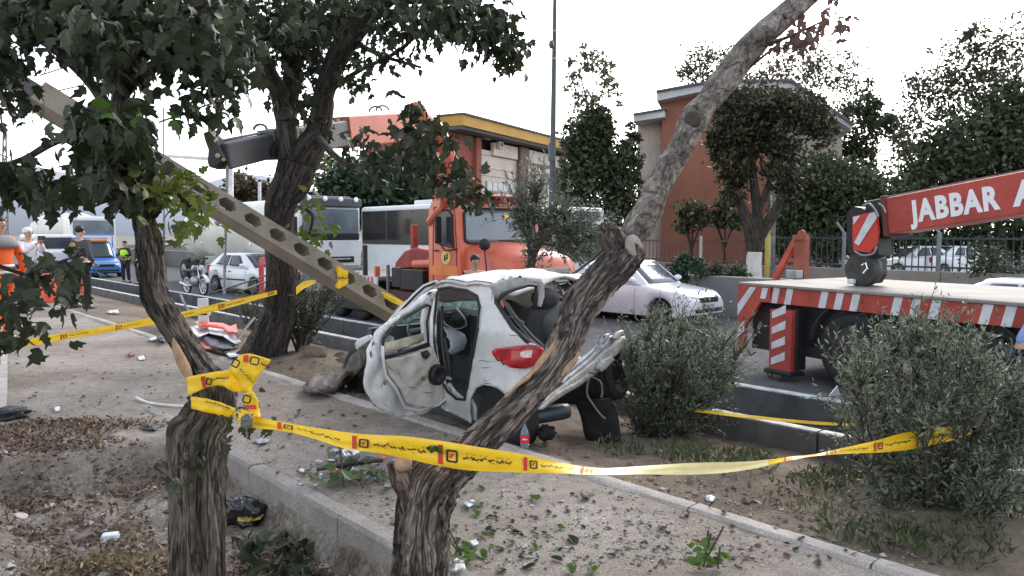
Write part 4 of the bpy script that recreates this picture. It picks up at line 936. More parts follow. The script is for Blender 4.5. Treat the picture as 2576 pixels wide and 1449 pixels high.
# chassis, boxes, bed
X9 = lx(800)
rb('chassis', [((XA*.5+X9*.5, 0, .72), (XA-X9+2.2, .9, .28))], black)
XB0, XB1 = lx(838), lx(952)
rb('bed', [(((X9+XB1)/2, 0, 1.06), (XB1-X9, 2.36, .10))], deckgrey)
mb = MB(); mb.box(((X9+XB1)/2, -1.19, 1.0), (XB1-X9, .04, .20)); bs = mb.build('side_board', whitesign, rt)
k = X9; i = 0
while k < XB1-.12:
    mb = MB(); mb.prism([(k,.905),(k+.075,.905),(k+.035,1.095),(k-.04,1.095)], (0,-1.213,0), (1,0,0), (0,0,1), .006); mb.build('red_stripe', redsign, bs); k += .15
rb('headboard_post', [((lx(913),-1.1,1.4),(.10,.10,.9)), ], black)
for (u0, u1, z0, z1, nm, m) in ((985,1062,.25,.82,'battery_box',mat('dark_red_brown_box',(.07,.025,.02),.7)),(988,1010,.9,1.35,'outrigger_leg',black),(1010,1066,.86,1.32,'winch_frame',black),(850,985,.25,.8,'fuel_tank',black)):
    rb(nm, [(((lx(u0)+lx(u1))/2,-1.0,(z0+z1)/2),(abs(lx(u1)-lx(u0)),.4,z1-z0))], m)
mb = MB(); mb.box((lx(978),-1.18,.85),(.06,.06,1.1)); mb.build('striped_stand', mat('chequered_stand', (.3,.3,.3), .5, col2=(.02,.02,.02), vs=40), rt)
rb('bed_gate', [((lx(945),-1.12,1.18),(.06,.14,.36))], redpaint)
# crane base and arm
mb = MB(); mb.prism([(lx(952),.95),(lx(1068),.95),(lx(1068),1.72),(lx(1010),1.80),(lx(985),1.72),(lx(962),1.45)], (0,-.55,0), (1,0,0), (0,0,1), .5); mb.build('crane_base', mat('oily_red', (.25,.03,.022), .5, var=.3), rt, bevel=.03)
mb = MB(); mb.cyl((lx(1015),-.85,1.42),(lx(1068),-.85,1.46),.10,14); mb.build('hydraulic_ram', redpaint, rt, smooth=True, auto=40)
rb('crane_column', [((lx(992),-.6,1.95),(.14,.14,.75))], mat('oily_red', (.25,.03,.022)), .02)
for wx in (XB+.78, X9+.9, X9+2.0):
    for sy in (-1, 1):
        o = wheel_at((wx, sy*.98, .5), (0,1,0), .5, .28, 'wheel', rt, world=False)
        mb = MB(); mb.lathe([(.02,.03),(.1,.04),(.14,.01),(.28,-.02),(.31,.02)], (wx, sy*1.06, .5), (0,sy,0), 20); mb.build('rim', steel, o, smooth=True)
# boom in world space as a child with its own pieces
def kids(o): o.matrix_parent_inverse = Matrix.Identity(4); return o
MI = (Matrix.Translation(rt.location) @ Matrix.Rotation(RZM, 4, 'Z')).inverted()
def wbuild(mb, name, m, **k):
    mb.v = [tuple(MI @ Vector(p)) for p in mb.v]; return mb.build(name, m, rt, **k)
Pt, Pe, Pm = W(556,394,8.62), W(868,334,11.6), W(1052,316,13.6)
mb = MB(); mb.bar(Pt, W(700,362,9.9), .22, .30); wbuild(mb, 'inner_boom', mat('boom_dark_grey', (.075,.075,.078), .5, var=.2), bevel=.02)
mb = MB(); mb.bar(W(672,366,9.6), Pe, .27, .38); wbuild(mb, 'middle_boom', mat('boom_mid_grey', (.085,.085,.088), .5, var=.2), bevel=.02)
mb = MB(); mb.bar(W(860,334,11.5), Pm, .32, .48); wbuild(mb, 'outer_boom', redpaint, bevel=.02)
mb = MB(); mb.bar(W(676,352,9.62), W(690,372,9.72), .34, .46); wbuild(mb, 'boom_collar', black, bevel=.02)
mb = MB()
for dv in (0, 8): mb.tube([W(545,356+dv,8.7), W(690,328+dv,9.9), W(870,300+dv*.8,11.6), W(1040,284+dv*.6,13.5)], .016, 6)
wbuild(mb, 'boom_pipe', mat('pipe_grey', (.2,.2,.22), .4))
mb = MB(); mb.tube(catmull([W(*p) for p in ((1040,290,13.5),(1085,330,14.2),(1112,390,14.7),(1120,440,15.0))], 5), [.26]*15+[.22], 8); wbuild(mb, 'knuckle_arm', redpaint, smooth=True)
mb = MB(); mb.tube([W(1122,430,15.1), W(1116,520,15.6), W(1085,560,16)], [.10,.10,.12], 10); wbuild(mb, 'crane_mast', redpaint, smooth=True)
mb = MB(); mb.tube([W(1062,372,14.0), W(1098,440,15), W(1085,470,15.3)], .16, 8); wbuild(mb, 'boom_ram', black, smooth=True)
mb = MB(); mb.patch([(524,338),(536,334),(552,348),(560,370),(572,404),(552,420),(540,424),(534,412),(536,380),(526,352)], lambda u, v: W(u, v, 8.58), 8); wbuild(mb, 'boom_head', black, solid=.26)
mb = MB()
for c, rr_ in (((548,392),.03),((562,402),.02)): mb.ell(W(c[0], c[1], 8.43), (rr_,.03,rr_), 8, 6)
wbuild(mb, 'head_bolt', mat('brass_bolt', (.35,.25,.15), .5))
for (u, v, Y) in ((655,325,9.6),(945,280,12.4),(962,278,12.5)):
    mb = MB(); mb.tube([W(u+16*math.cos(a), v-12*math.sin(a), Y) for a in np.linspace(0,3.3,9)], .018, 6)
    wbuild(mb, 'hose_loop', mat('hose_grey', (.14,.14,.14), .6))
# chain with real links
mb = MB(); n = 62
for i in range(n):
    c = W(572-8*i/n, 424+316*i/n, 8.55); a = 0 if i % 2 else 1.57
    pts = [c + Vector((math.cos(a)*.016*math.sin(b), math.sin(a)*.016*math.sin(b), .030*math.cos(b))) for b in np.linspace(0, 6.28, 9)]
    mb.tube(pts, .0055, 5, False)
wbuild(mb, 'chain', steel, smooth=True)
mb = MB(); mb.ell(W(571,540,8.5), (.07,.06,.05), 10, 7, nj=.25); mb.tube([W(545,562,8.5),W(562,548,8.45),W(585,540,8.5)], .03, 8); wbuild(mb, 'sling_knot', mat('pale_rope', (.40,.36,.30), .9), smooth=True)
mb = MB()
for A in ([(530,738,8.9),(600,716,9.4),(680,690,10)], [(600,735,9.2),(650,715,9.8),(700,700,10.2)]): mb.tube([W(*p) for p in A], .012, 6)
wbuild(mb, 'slack_cable', black)
# ---------------------------------------------------------------- passenger cars
def car(name, label, cat, loc, rz, L, Wd, H, kind='hatch', paint=None, group=None, plate=True, stripe=False):
    paint = paint or white; root = thing(name, label, cat, loc, rz, group); h = Wd/2
    xf, xr = L/2-.80, -L/2+.68; rw = .30; arch = .355
    if kind == 'sedan': xw, xs, xe, xq, xend = L/2-1.22, L/2-1.95, -L/2+1.45, -L/2+.75, -L/2
    elif kind == 'pickup': xw, xs, xe, xq, xend = L/2-1.35, L/2-1.85, L/2-2.55, L/2-2.75, -L/2
    else: xw, xs, xe, xq, xend = L/2-.95, L/2-1.72, -L/2+.75, -L/2+.12, -L/2
    zb = .92
    def zt(x):
        if x > xw: a = (x-xw)/(L/2-xw); return zb - .02 - .16*a - .14*smooth(.75, 1, a)
        if kind == 'sedan' and x < xq: a = (xq-x)/(xq+L/2); return zb+.09-.04*a-.05*smooth(.8,1,a)
        return lerp(zb, zb+.08, smooth(xw, xq, x))
    def hwid(x):
        a = abs(x)/(L/2); return h*(1-.05*a*a-.13*smooth(.80, 1.0, a)-.12*smooth(.95, 1., a))
    def zlow(x):
        z = .20+.08*smooth(.86, 1, abs(x)/(L/2))
        for xa in (xf, xr):
            if abs(x-xa) < arch: z = max(z, .30+math.sqrt(arch**2-(x-xa)**2)*.98)
        return z
    xs_ = sorted(set([round(q, 3) for q in frange(-L/2, L/2, .11)] + [round(xa+arch*math.cos(b), 3) for xa in (xf, xr) for b in np.linspace(0, math.pi, 15)] + [L/2-.03, L/2-.07, -L/2+.03, -L/2+.07]))
    prof = [(0,.955),(.18,.985),(.45,1.0),(.60,.995),(.70,.985),(.86,.955),(.96,.90),(1.0,.82)]
    rows = []
    for x in xs_:
        a, b, w_ = zlow(x), zt(x), hwid(x); row = []
        sd_ = [(f, k) for f, k in prof]
        left = [Vector((x, -w_*k, a+(b-a)*f)) for f, k in sd_]
        top = [Vector((x, y*w_, b+.035*(1-(y/.82)**2))) for y in (-.5,-.2,.2,.5)]
        right = [Vector((x, w_*k, a+(b-a)*f)) for f, k in reversed(sd_)]
        rows.append(left+top+right)
    mb = MB(); mb.rings(rows, True); body = mb.build('body', paint, root, smooth=True, auto=42)
    # dark wheel wells and underbody
    mb = MB(); mb.box((0,0,.30),(L*.86,Wd*.74,.2))
    for xa in (xf, xr): mb.box((xa,0,.42),(arch*2.05,Wd*.80,.42))
    mb.build('underbody', black, root)
    # greenhouse
    if kind == 'pickup': zr = H
    zr = H; w0, w1 = h*.90, h*.70
    def belt(x): return zt(x)+.0
    B = [Vector((xw,w0*.86,belt(xw)-.02)), Vector((xw-.22,w0,belt(xw)-.01)), Vector((xq+.18,w0,belt(xq)-.01)), Vector((xq,w0*.86,belt(xq)-.02))]
    Tp = [Vector((xs,w1*.90,zr-.02)), Vector((xs-.10,w1,zr-.045)), Vector((xe+.10,w1,zr-.045)), Vector((xe,w1*.90,zr-.03))]
    mir = lambda p: Vector((p.x, -p.y, p.z))
    loopB = B + [mir(p) for p in reversed(B)]; loopT = Tp + [mir(p) for p in reversed(Tp)]
    def mid(a, b, f, bul): return [lerp(p, q, f) + Vector((0, math.copysign(bul, p.y), bul*.3)) for p, q in zip(a, b)]
    rows = [loopB, mid(loopB, loopT, .35, .012), mid(loopB, loopT, .7, .012), loopT, [Vector((p.x*.97+.03*(xs+xe)/2, p.y*.84, zr)) for p in loopT]]
    mb = MB(); mb.rings(rows, False); b = len(mb.v)-8; mb.f.append([b+i for i in range(8)]); mb.m.append(0)
    # crown of the roof
    mb.build('roof', paint, root, smooth=True, auto=45)
    def q4(nm, c, o, ins=(.06,.06,.08,.05), m=glass):
        n_ = (c[1]-c[0]).cross(c[3]-c[0]).normalized(); ctr = sum(c, Vector())/4
        if n_.dot(ctr-Vector((0,0,.9))) < 0: n_ = -n_
        def bl(u, v): return c[0].lerp(c[1], u).lerp(c[3].lerp(c[2], u), v)
        a, e, f, g = ins
        mb = MB(); mb.grid([[bl(lerp(a,1-e,i/5), lerp(f,1-g,j/5)) + n_*(o+.012*math.sin(math.pi*i/5)) for i in range(6)] for j in range(6)])
        return mb.build(nm, m, root, smooth=True, solid=.012)
    q4('windscreen', [mir(B[0]), B[0], Tp[0], mir(Tp[0])], .016, (.05,.05,.06,.06), glassb if kind == 'sedan' else glass)
    q4('rear_window', [B[3], mir(B[3]), mir(Tp[3]), Tp[3]], .016)
    for sy in (1, -1):
        s_ = (lambda p: p) if sy > 0 else mir
        a, b_, c_, d_ = s_(B[1]), s_(B[2]), s_(Tp[2]), s_(Tp[1])
        def sq(f0, f1, g0, g1, nm): q4(nm, [a.lerp(b_, f0), a.lerp(b_, f1), d_.lerp(c_, g1), d_.lerp(c_, g0)], .020, (.03,.03,.10,.07))
        if kind == 'pickup': sq(.05,.97,.03,.95,'side_window')
        else: sq(.06,.50,.0,.42,'side_window'); sq(.52,.86,.45,.93,'side_window')
        mb = MB(); mb.ell((xw-.30, sy*(h+.08), zb+.10), (.10,.10,.075), 12, 8); mb.bar((xw-.30,sy*(h-.08),zb+.04),(xw-.30,sy*(h+.04),zb+.08),.05,.03); mb.build('door_mirror', paint, root, smooth=True)
        for x in ((xw-1.25, xw-2.1) if kind != 'pickup' else (xw-1.0,)):
            mb = MB(); mb.box((x, sy*(h*.965+.012), .80), (.17,.03,.03)); mb.build('door_handle', paint if kind == 'sedan' else black, root, bevel=.008)
        for x in (((xw-.28), (xw-1.30), (xw-2.05)) if kind != 'pickup' else ((xw-.28), (xw-1.25))):
            mb = MB(); mb.tube([(x, sy*(hwid(x)*k+.001), zlow(0)+(zt(x)-zlow(0))*f) for f, k in prof[:6]], .005, 4); mb.build('door_gap', black, root)
        if stripe:
            mb = MB(); mb.box((xw-1.15, sy*(h*1.0+.006), .52), (1.75,.03,.05)); mb.build('rubbing_strip', black, root, bevel=.01)
        # lamps
        def fr(y, z, x0): return Vector((x0, y, z))
        P_ = [];
        xl = L/2
        def nose(yf, z):   # point on the nose for a fraction of the half width
            y = yf*h*.86; x = L/2 - .16*smooth(.55, 1.0, abs(yf)) - .035
            return Vector((x+.018, sy*y, z))
        mb = MB(); rows = []
        for j in range(4):
            rows.append([nose(lerp(.46, 1.08, i/5), lerp(.58, .70-.03*(i/5), j/3)) + Vector((-.22*smooth(.4,1,i/5)*1.0 - .06*j/3, sy*.02, 0)) for i in range(6)])
        mb.grid(rows); mb.build('headlight', headl, root, smooth=True, solid=.03)
        mb = MB(); mb.box((-L/2+.07, sy*h*.76, .86 if kind != 'sedan' else .80), (.10,.16,.26)); mb.build('tail_light', redlens, root, bevel=.03)
    mb = MB(); mb.box((L/2-.015,0,.60),(.06,h*.86,.13)); mb.build('grille', black, root, bevel=.02)
    mb = MB(); mb.box((L/2-.01,0,.36),(.06,h*1.3,.10)); mb.build('lower_grille', black, root, bevel=.03)
    if kind == 'sedan':
        mb = MB(); mb.lathe([(.001,.012),(.035,.012),(.04,0)], (L/2+.012,0,.60), (1,0,0), 14); mb.build('badge', chrome, root)
    if plate:
        mb = MB(); mb.box((L/2+.012,0,.47),(.02,.50,.11)); pl = mb.build('number_plate', whitesign, root, bevel=.004)
        rr = random.Random(9); mb = MB()
        mb.box((L/2+.024,-.225,.47),(.004,.04,.10))
        for k in range(7):
            y = -.17+.055*k
            mb.box((L/2+.024,y,.47+rr.uniform(-.01,.01)),(.004,.012,.06)); mb.box((L/2+.024,y+.012,.47+rr.uniform(-.02,.02)),(.004,.018,.014))
        mb.build('plate_digits', ink, pl)
        mb = MB(); mb.box((-L/2-.005,0,.62),(.02,.50,.11)); mb.build('number_plate', whitesign, root)
    for xa in (xf, xr):
        for sy in (1, -1):
            t = wheel_at((xa, sy*(h-.12), rw), (0,1,0), rw, .20, 'wheel', root, world=False)
            mb = MB(); mb.lathe([(.02,.035),(.05,.04),(.06,.02),(.18,.0),(.2,.03),(.205,-.04)], (xa, sy*(h-.045), rw), (0,sy,0), 22)
            mb.build('rim', mat('alloy_rim', (.25,.25,.26), .4, metal=.6), t, smooth=True)
            for k in range(8):
                a = k*math.pi/4; mb = MB(); mb.bar((xa+.05*math.cos(a), sy*(h-.018), rw+.05*math.sin(a)), (xa+.19*math.cos(a), sy*(h-.025), rw+.19*math.sin(a)), .012, .028); mb.build('spoke', steel, t)
    return root
def fwd(p, L): return p
sc = G(1662, 818, -.5); fdir = -D
SEDC = sc - (-D)*(4.5/2-.80) + N*.75
car('white_sedan', 'white saloon car driving past on the road behind the leaning tree', 'car', SEDC, RZM, 4.5, 1.72, 1.46, 'sedan')
hc = G(641, 743, -.5)
HD = Vector((.80,-.60,0)).normalized(); HN_ = Vector((.60,.80,0))
car('white_hatchback', 'intact white five door hatchback on the road left of the tall dark tree', 'car', hc - HD*(3.83/2-.80) + HN_*.74, math.atan2(HD.y, HD.x), 3.83, 1.65, 1.43, 'hatch', stripe=True)
car('white_sedan', 'white saloon with only its roof showing behind the striped truck deck', 'car', W(2560, 900, 12.2)*1 + Vector((.6,.3,-.5-W(2560,900,12.2).z)), RZM, 4.4, 1.7, 1.33, 'sedan')
for u, lab in ((2310, 'white car parked behind the far railing, the left of two'), (2412, 'white car parked behind the far railing, the right of two')):
    p = W(u, 590, 36); car('parked_car', lab, 'car', Vector((p.x, p.y, -.40)), math.pi if u < 2400 else .2, 4.3, 1.7, 1.45, 'sedan', group='cars parked behind the railing', plate=False)
bluep = mat('blue_pickup_paint', (.05,.16,.42), .35, coat=.3, var=.1)
bp = car('blue_pickup', 'blue open pickup truck with an amber lamp on the road at the left', 'pickup', W(243, 690, 37.5)*1 + Vector((0,0,-.5-W(243,690,37.5).z)), math.radians(-50), 4.6, 1.75, 1.75, 'pickup', bluep, plate=False)
mb = MB(); mb.box((-1.2,0,1.02),(2.2,1.65,.06))
for sy in (-1,1): mb.box((-1.2,sy*.82,1.2),(2.2,.05,.4))
mb.build('cargo_side', bluep, bp, bevel=.01)
mb = MB(); mb.tube([(-.1,-.8,1.2),(-.1,-.8,2.1),(-.1,.8,2.1),(-.1,.8,1.2)], .04, 6); mb.tube([(-1.3,-.8,1.2),(-1.3,-.8,1.9),(-1.3,.8,1.9),(-1.3,.8,1.2)], .04, 6); mb.build('cargo_rail', bluep, bp)
mb = MB(); mb.box((2.25,-.72,.72),(.1,.3,.2)); mb.build('amber_lamp', amber, bp, bevel=.03)
mb = MB(); mb.box((.4,0,1.82),(.25,.9,.14)); mb.build('roof_beacon', mat('beacon_amber', (.9,.3,.05), .3), bp, bevel=.04)
van = thing('white_van', 'white van with a boxy nose beyond the men at the left', 'van', W(125, 690, 40)*1+Vector((0,0,-.5-W(125,690,40).z)), RZM)
def boxes(root, specs, world=False):
    for nm, c, d, m, bv in specs:
        mb = MB(); mb.box(c, d); mb.build(nm, m, root, bevel=bv)
boxes(van, [('body',(-.3,0,1.25),(4.2,1.85,1.7),white,.12),('nose',(2.0,0,.85),(.8,1.8,.9),white,.12),('windscreen',(1.72,0,1.65),(.25,1.6,.6),glass,.05),('side_window',(.6,-.93,1.6),(1.4,.03,.5),glass,.02),('side_window',(-1.2,-.93,1.6),(1.6,.03,.5),glass,.02),('bumper',(2.4,0,.55),(.12,1.8,.25),black,.03),('headlight',(2.41,-.65,.85),(.05,.3,.2),headl,.02),('headlight',(2.41,.65,.85),(.05,.3,.2),headl,.02)])
for wx in (1.5,-1.6):
    for sy in (-1,1): wheel_at((wx,sy*.85,.33),(0,1,0),.33,.2,'wheel',van,world=False)

# ---------------------------------------------------------------- tanker trucks
def tank_trailer(root, x0, x1, zc, r, m):
    n = 22; rows = []
    for i in range(n+1):
        a = i/n; x = lerp(x0, x1, a); k = min(1, math.sqrt(max(.02, 1-(abs(a-.5)*2)**14)))
        rows.append([Vector((x, r*k*math.cos(b), zc + r*.98*k*math.sin(b) - (.18*k*abs(math.sin(a*4*math.pi)) if math.sin(b) < -.35 else 0))) for b in np.linspace(0, 6.28318, 25)[:-1]])
    mb = MB(); mb.rings(rows); mb.build('tank', m, root, smooth=True)
    for i in range(4):
        x = lerp(x0, x1, (i+.5)/4)
        mb = MB(); mb.lathe([(r*.62,0),(.3,-.45),(.14,-.75),(.12,-.9)], (x,-.2,zc-r*.78), (0,0,1), 14); mb.build('hopper_cone', mat('hopper_grey', (.20,.17,.15), .7, var=.3), root, smooth=True)
        mb = MB(); mb.lathe([(.001,.04),(.05,.03),(.06,0)], (x-.55,-r*.93,zc-r*.42), (0,-1,-.2), 12); mb.build('side_lamp', mat('side_lamp', (.9,.9,.95), .2), root)
    mb = MB(); mb.box(((x0+x1)/2,0,.95),(x1-x0-1,.9,.25)); mb.build('chassis', black, root)
    for f_, l_ in ((.45,1.6),(.7,1.2)):
        mb = MB(); mb.box((lerp(x0,x1,f_),-1.0,.85),(l_,.4,.7)); mb.build('side_box', mat('side_box_grey', (.34,.34,.31), .6, var=.3), root, bevel=.03)
    for x in (x0+.9, x0+2.1, x0+3.3, x1+.6):
        for sy in (-1,1):
            o = wheel_at((x,sy*1.0,.5),(0,1,0),.5,.3,'wheel',root,world=False)
            mb = MB(); mb.lathe([(.02,.02),(.12,.03),(.28,-.02),(.3,.02)], (x,sy*1.12,.5), (0,sy,0), 16); mb.build('rim', steel, o, smooth=True)
tankm = mat('dusty_white_tank', (.62,.60,.55), .5, var=.12, vs=.8)
tp = W(812, 640, 26.2)
tk = thing('tanker_truck', 'white tanker lorry with a dark visor cab and rounded tank behind the tall dark tree', 'tanker truck', Vector((tp.x,tp.y,-.5)), RZM)
boxes(tk, [('cab',(-.35,0,2.05),(1.9,2.4,2.5),white,.12),('visor',(.66,0,3.2),(.26,2.3,.32),mat('visor_dark',(.05,.055,.06),.4),.06),('windscreen',(.625,0,2.55),(.05,2.16,.85),glassb,.05),('dash_panel',(.64,0,2.02),(.06,2.2,.22),black,.03),('front_panel',(.645,0,1.45),(.06,2.3,.9),white,.05),('grille',(.68,0,1.22),(.05,1.7,.22),black,.02),('bumper',(.68,0,.72),(.16,2.4,.5),mat('bumper_grey',(.22,.22,.23),.5),.05),('side_window',(-.1,-1.21,2.55),(.8,.03,.7),glass,.03),('door_mirror',(.72,-1.42,2.4),(.12,.2,.6),black,.03),('door_mirror',(.72,1.42,2.4),(.12,.2,.6),black,.03),('roof_cap',(-.5,0,3.35),(1.5,2.1,.2),mat('roof_dark',(.07,.075,.08),.4),.08)])
for k in range(4):
    mb = MB(); mb.lathe([(.001,.03),(.08,.02),(.09,0),(.06,-.06)], (.80,-.9+.6*k,3.32), (1,0,0), 14); mb.build('roof_lamp', mat('side_lamp', (.9,.9,.95), .2), tk, smooth=True)
mb = MB(); mb.box((.71,.35,1.25),(.04,.7,.05)); mb.build('grille_badge', chrome, tk)
tank_trailer(tk, -11.6, -1.7, 2.25, 1.22, tankm)
mb = MB(); mb.box((.0,-.98,.5),(.01,.01,.01)); mb.build('step', black, tk)
for sy in (-1,1): wheel_at((.0,sy*1.0,.5),(0,1,0),.5,.3,'wheel',tk,world=False)
t2p = W(232, 650, 44)
t2 = thing('tanker_truck', 'second white tanker lorry farther off at the left edge behind the men', 'tanker truck', Vector((t2p.x,t2p.y,-.5)), RZM)
boxes(t2, [('cab',(-.35,0,1.95),(1.9,2.4,2.4),white,.12),('windscreen',(.625,0,2.5),(.05,2.16,.85),glassb,.05),('bumper',(.68,0,.7),(.16,2.4,.5),black,.05),('grille',(.66,0,1.3),(.05,1.7,.4),black,.02)])
tank_trailer(t2, -12.6, -1.7, 2.25, 1.25, tankm)

# ---------------------------------------------------------------- buses behind the crane truck
def bus(label, p, rz, L, H, name='bus'):
    root = thing(name, label, 'bus', p, rz); bw = mat('bus_white', (.66,.67,.69), .4, var=.06)
    mb = MB(); mb.box((-L/2,0,(H+.35)/2),(L,2.45,H-.35)); mb.build('body', bw, root, bevel=.10)
    n = int(L/1.45)
    for i in range(n):
        x = -L+.12+(L-.3)*(i+.5)/n
        for sy in (-1,1):
            mb = MB(); mb.box((x,sy*1.235,H*.765),((L-.3)/n-.03,.03,H*.37)); mb.build('side_window', mat('bus_glass',(.030,.027,.027),.12,var=.3,vs=1.5,spec=.7), root, bevel=.02)
    mb = MB(); mb.box((.01,0,H*.60),(.04,2.2,H*.42)); mb.build('windscreen', glass, root, bevel=.05)
    mb = MB(); mb.box((.02,0,H-.24),(.05,2.0,.30)); s_ = mb.build('destination_box', bw, root, bevel=.03)
    mb = MB(); mb.box((.05,0,H-.24),(.03,1.75,.20)); mb.build('destination_display', black, root)
    mb = MB(); mb.box((.03,0,.55),(.10,2.4,.3)); mb.build('bumper', mat('bus_bumper_grey',(.18,.19,.22),.5), root, bevel=.04)
    mb = MB(); mb.tube([(.1,-1.2,1.2),(.2,-1.3,1.5),(.25,-1.35,2.1)], .03, 6); mb.ell((.25,-1.36,2.0),(.1,.12,.22),10,6); mb.build('mirror', black, root)
    mb = MB(); mb.box((-L*.45,0,H+.08),(1.8,1.6,.16)); mb.build('roof_unit', bw, root, bevel=.04)
    for sy in (-1,1):
        mb = MB(); mb.box((.02,sy*.95,.85),(.06,.34,.2)); mb.build('headlight', headl, root, bevel=.03)
        for x in (-1.6,-L+1.6): wheel_at((x,sy*1.1,.48),(0,1,0),.48,.28,'wheel',root,world=False)
    return root
b1 = W(908, 600, 26.0) - D*6.4
bus('white bus with dark windows behind the red crane truck cab', Vector((b1.x,b1.y,-.5)) + N*1.22, RZM, 6.4, 3.05)
b2 = W(1462, 600, 25.2)
bus('white bus front with a dark destination display right of the crane truck', Vector((b2.x,b2.y,-.5)), RZM, 7.0, 3.02)

# ---------------------------------------------------------------- big crane truck at the right
KD = Vector((.49,-.87,0)).normalized(); KN = Vector((.87,.49,0)).normalized()
K0 = Vector((3.54, 11.4, -.5))
ct = thing('crane_truck', 'large red and white striped crane truck with its lettered boom at the right edge', 'crane truck', K0, math.atan2(KD.y, KD.x))
# local x along KD (towards the right of the picture and nearer), local y away from the camera
CL = 8.2; ZD = 1.37
def cb(nm, c, d, m, bv=.01, parent=ct, M=None):
    mb = MB(); mb.box(c, d, M=M); return mb.build(nm, m, parent, bevel=bv)
deck = cb('deck', (CL/2,1.25,ZD-.04), (CL,2.5,.08), deckgrey)
rail = cb('side_rail', (CL/2,.0,ZD-.16), (CL,.05,.24), redcrane)
k = .42; j = 0
while k < CL-.3:
    if True:
        for q in range(3):
            x = k+.24*q; mb = MB(); mb.prism([(x-.05,ZD-.275),(x+.06,ZD-.275),(x+.11,ZD-.045),(x+.0,ZD-.045)], (0,-.029,0), (1,0,0), (0,0,1), .006); mb.build('white_stripe', whitesign, rail)
    k += 1.06
cb('deck_lip', (CL/2,-.02,ZD-.02), (CL,.10,.04), deckgrey)
# tail skirt plate with its cut-away corner
mb = MB(); mb.prism([(.0,ZD-.02),(.62,ZD-.02),(.62,ZD-.26),(.44,ZD-.27),(.16,ZD-.66),(.14,ZD-1.02),(.0,ZD-1.04)], (0,-.035,0), (1,0,0), (0,0,1), .05); sk = mb.build('tail_skirt', redcrane, ct)
for poly in ([(.0,ZD-.52),(.0,ZD-.34),(.24,ZD-.06),(.36,ZD-.06)], [(.0,ZD-.86),(.0,ZD-.70),(.14,ZD-.58),(.14,ZD-.74)], [(.44,ZD-.22),(.54,ZD-.22),(.58,ZD-.06),(.48,ZD-.06)]):
    mb = MB(); mb.prism(poly, (0,-.064,0), (1,0,0), (0,0,1), .006); mb.build('white_stripe', whitesign, sk)
cb('rear_box', (.9,1.2,ZD-.62), (1.5,2.2,.78), black); cb('chassis', (4.2,1.25,ZD-.52), (7.4,1.0,.5), black); cb('under_frame', (3.2,.35,ZD-.40), (5.4,.5,.24), black)
# outrigger
def ux(u): 
    p = PL(u, 590, K0, KN); return (p-K0).dot(KD)
x0, x1 = ux(1948)+.09, ux(2006)+.07
orr = cb('outrigger_leg', ((x0+x1)/2,-.06,ZD-.80), (x1-x0,.20,.90), redcrane, .015)
for q in range(4):
    z = ZD-1.16+.225*q; mb = MB(); mb.prism([(x0+.05,z),(x0+.05,z+.10),(x1-.10,z+.22),(x1-.10,z+.10)], (0,-.164,0), (1,0,0), (0,0,1), .006); mb.build('white_stripe', whitesign, orr)
cb('leg_sleeve', (x1+.02,.02,ZD-.76), (.035,.2,.88), black)
cb('outrigger_foot', ((x0+x1)/2,-.06,ZD-1.25), (x1-x0+.1,.30,.07), black, .02)
mb = MB(); mb.tube([((x0+x1)/2-.10,-.2,ZD-1.28),((x0+x1)/2-.06,-.22,ZD-1.38),((x0+x1)/2+.06,-.22,ZD-1.38),((x0+x1)/2+.12,-.2,ZD-1.28)], .012, 6); mb.tube([(x0+.02,-.2,ZD-1.28),(x0+.07,-.22,ZD-1.34),(x0+.12,-.2,ZD-1.28)], .012, 6); mb.build('foot_handle', black, ct)
mb = MB(); mb.tube([(.22,-.05,ZD-1.04),(.28,-.06,ZD-1.10),(.36,-.05,ZD-1.04)], .012, 6); mb.build('tow_loop', black, ct)
for i, u in enumerate((2150, 2445)):
    wx = ux(u)
    for sy, yy in ((0,.20),(1,2.3)):
        o = wheel_at((wx, yy, .54), (0,1,0), .54, .36, 'wheel', ct, world=False)
        mb = MB(); mb.lathe([(.03,.06),(.12,.07),(.16,.02),(.30,-.03),(.34,.02)], (wx, yy-.15, .54), (0,-1,0), 20); mb.build('rim', mat('dark_wheel_rim', (.035,.033,.032), .7, var=.4), o, smooth=True)  # rims in a dark mottled tone
    rows = [[Vector((wx+.66*math.cos(a), y, .54+.66*math.sin(a))) for y in (.0,.4)] for a in np.linspace(.0, math.pi, 14)]
    mb = MB(); mb.grid(rows); mb.build('mudguard', black, ct, smooth=True, solid=.03)
# A-frame on the deck
def kp(u, v, y): # picture point on the vertical plane at local y
    p = PL(u, v, K0+KN*y, KN); q = p-K0; return Vector((q.dot(KD), y, q.z))
mb = MB(); mb.bar(kp(1950,702,2.3), kp(2006,598,2.3), .10, .10); mb.build('slanted_strut', mat('strut_red', (.52,.09,.05), .55), ct)
mb = MB(); mb.bar(kp(2014,704,2.3), kp(2018,592,2.3), .12, .24); mb.bar(kp(1985,655,2.3), kp(2020,652,2.3), .1, .05); mb.build('upright_post', mat('rusty_post', (.30,.085,.055), .7, var=.3), ct)
mb = MB(); mb.bar(kp(2000,600,2.3), kp(2028,596,2.3), .14, .12); mb.lathe([(.02,.03),(.07,.03),(.07,-.03)], kp(2017,588,2.3), (0,-1,0), 14); mb.bar(kp(1996,606,2.25), kp(2030,604,2.25), .04, .02); mb.build('post_head', mat('rusty_post', (.3,.085,.055)), ct)
mb = MB(); mb.box(kp(1998,690,2.1), (.22,.2,.16)); mb.build('tool_box', steel, ct, bevel=.02)
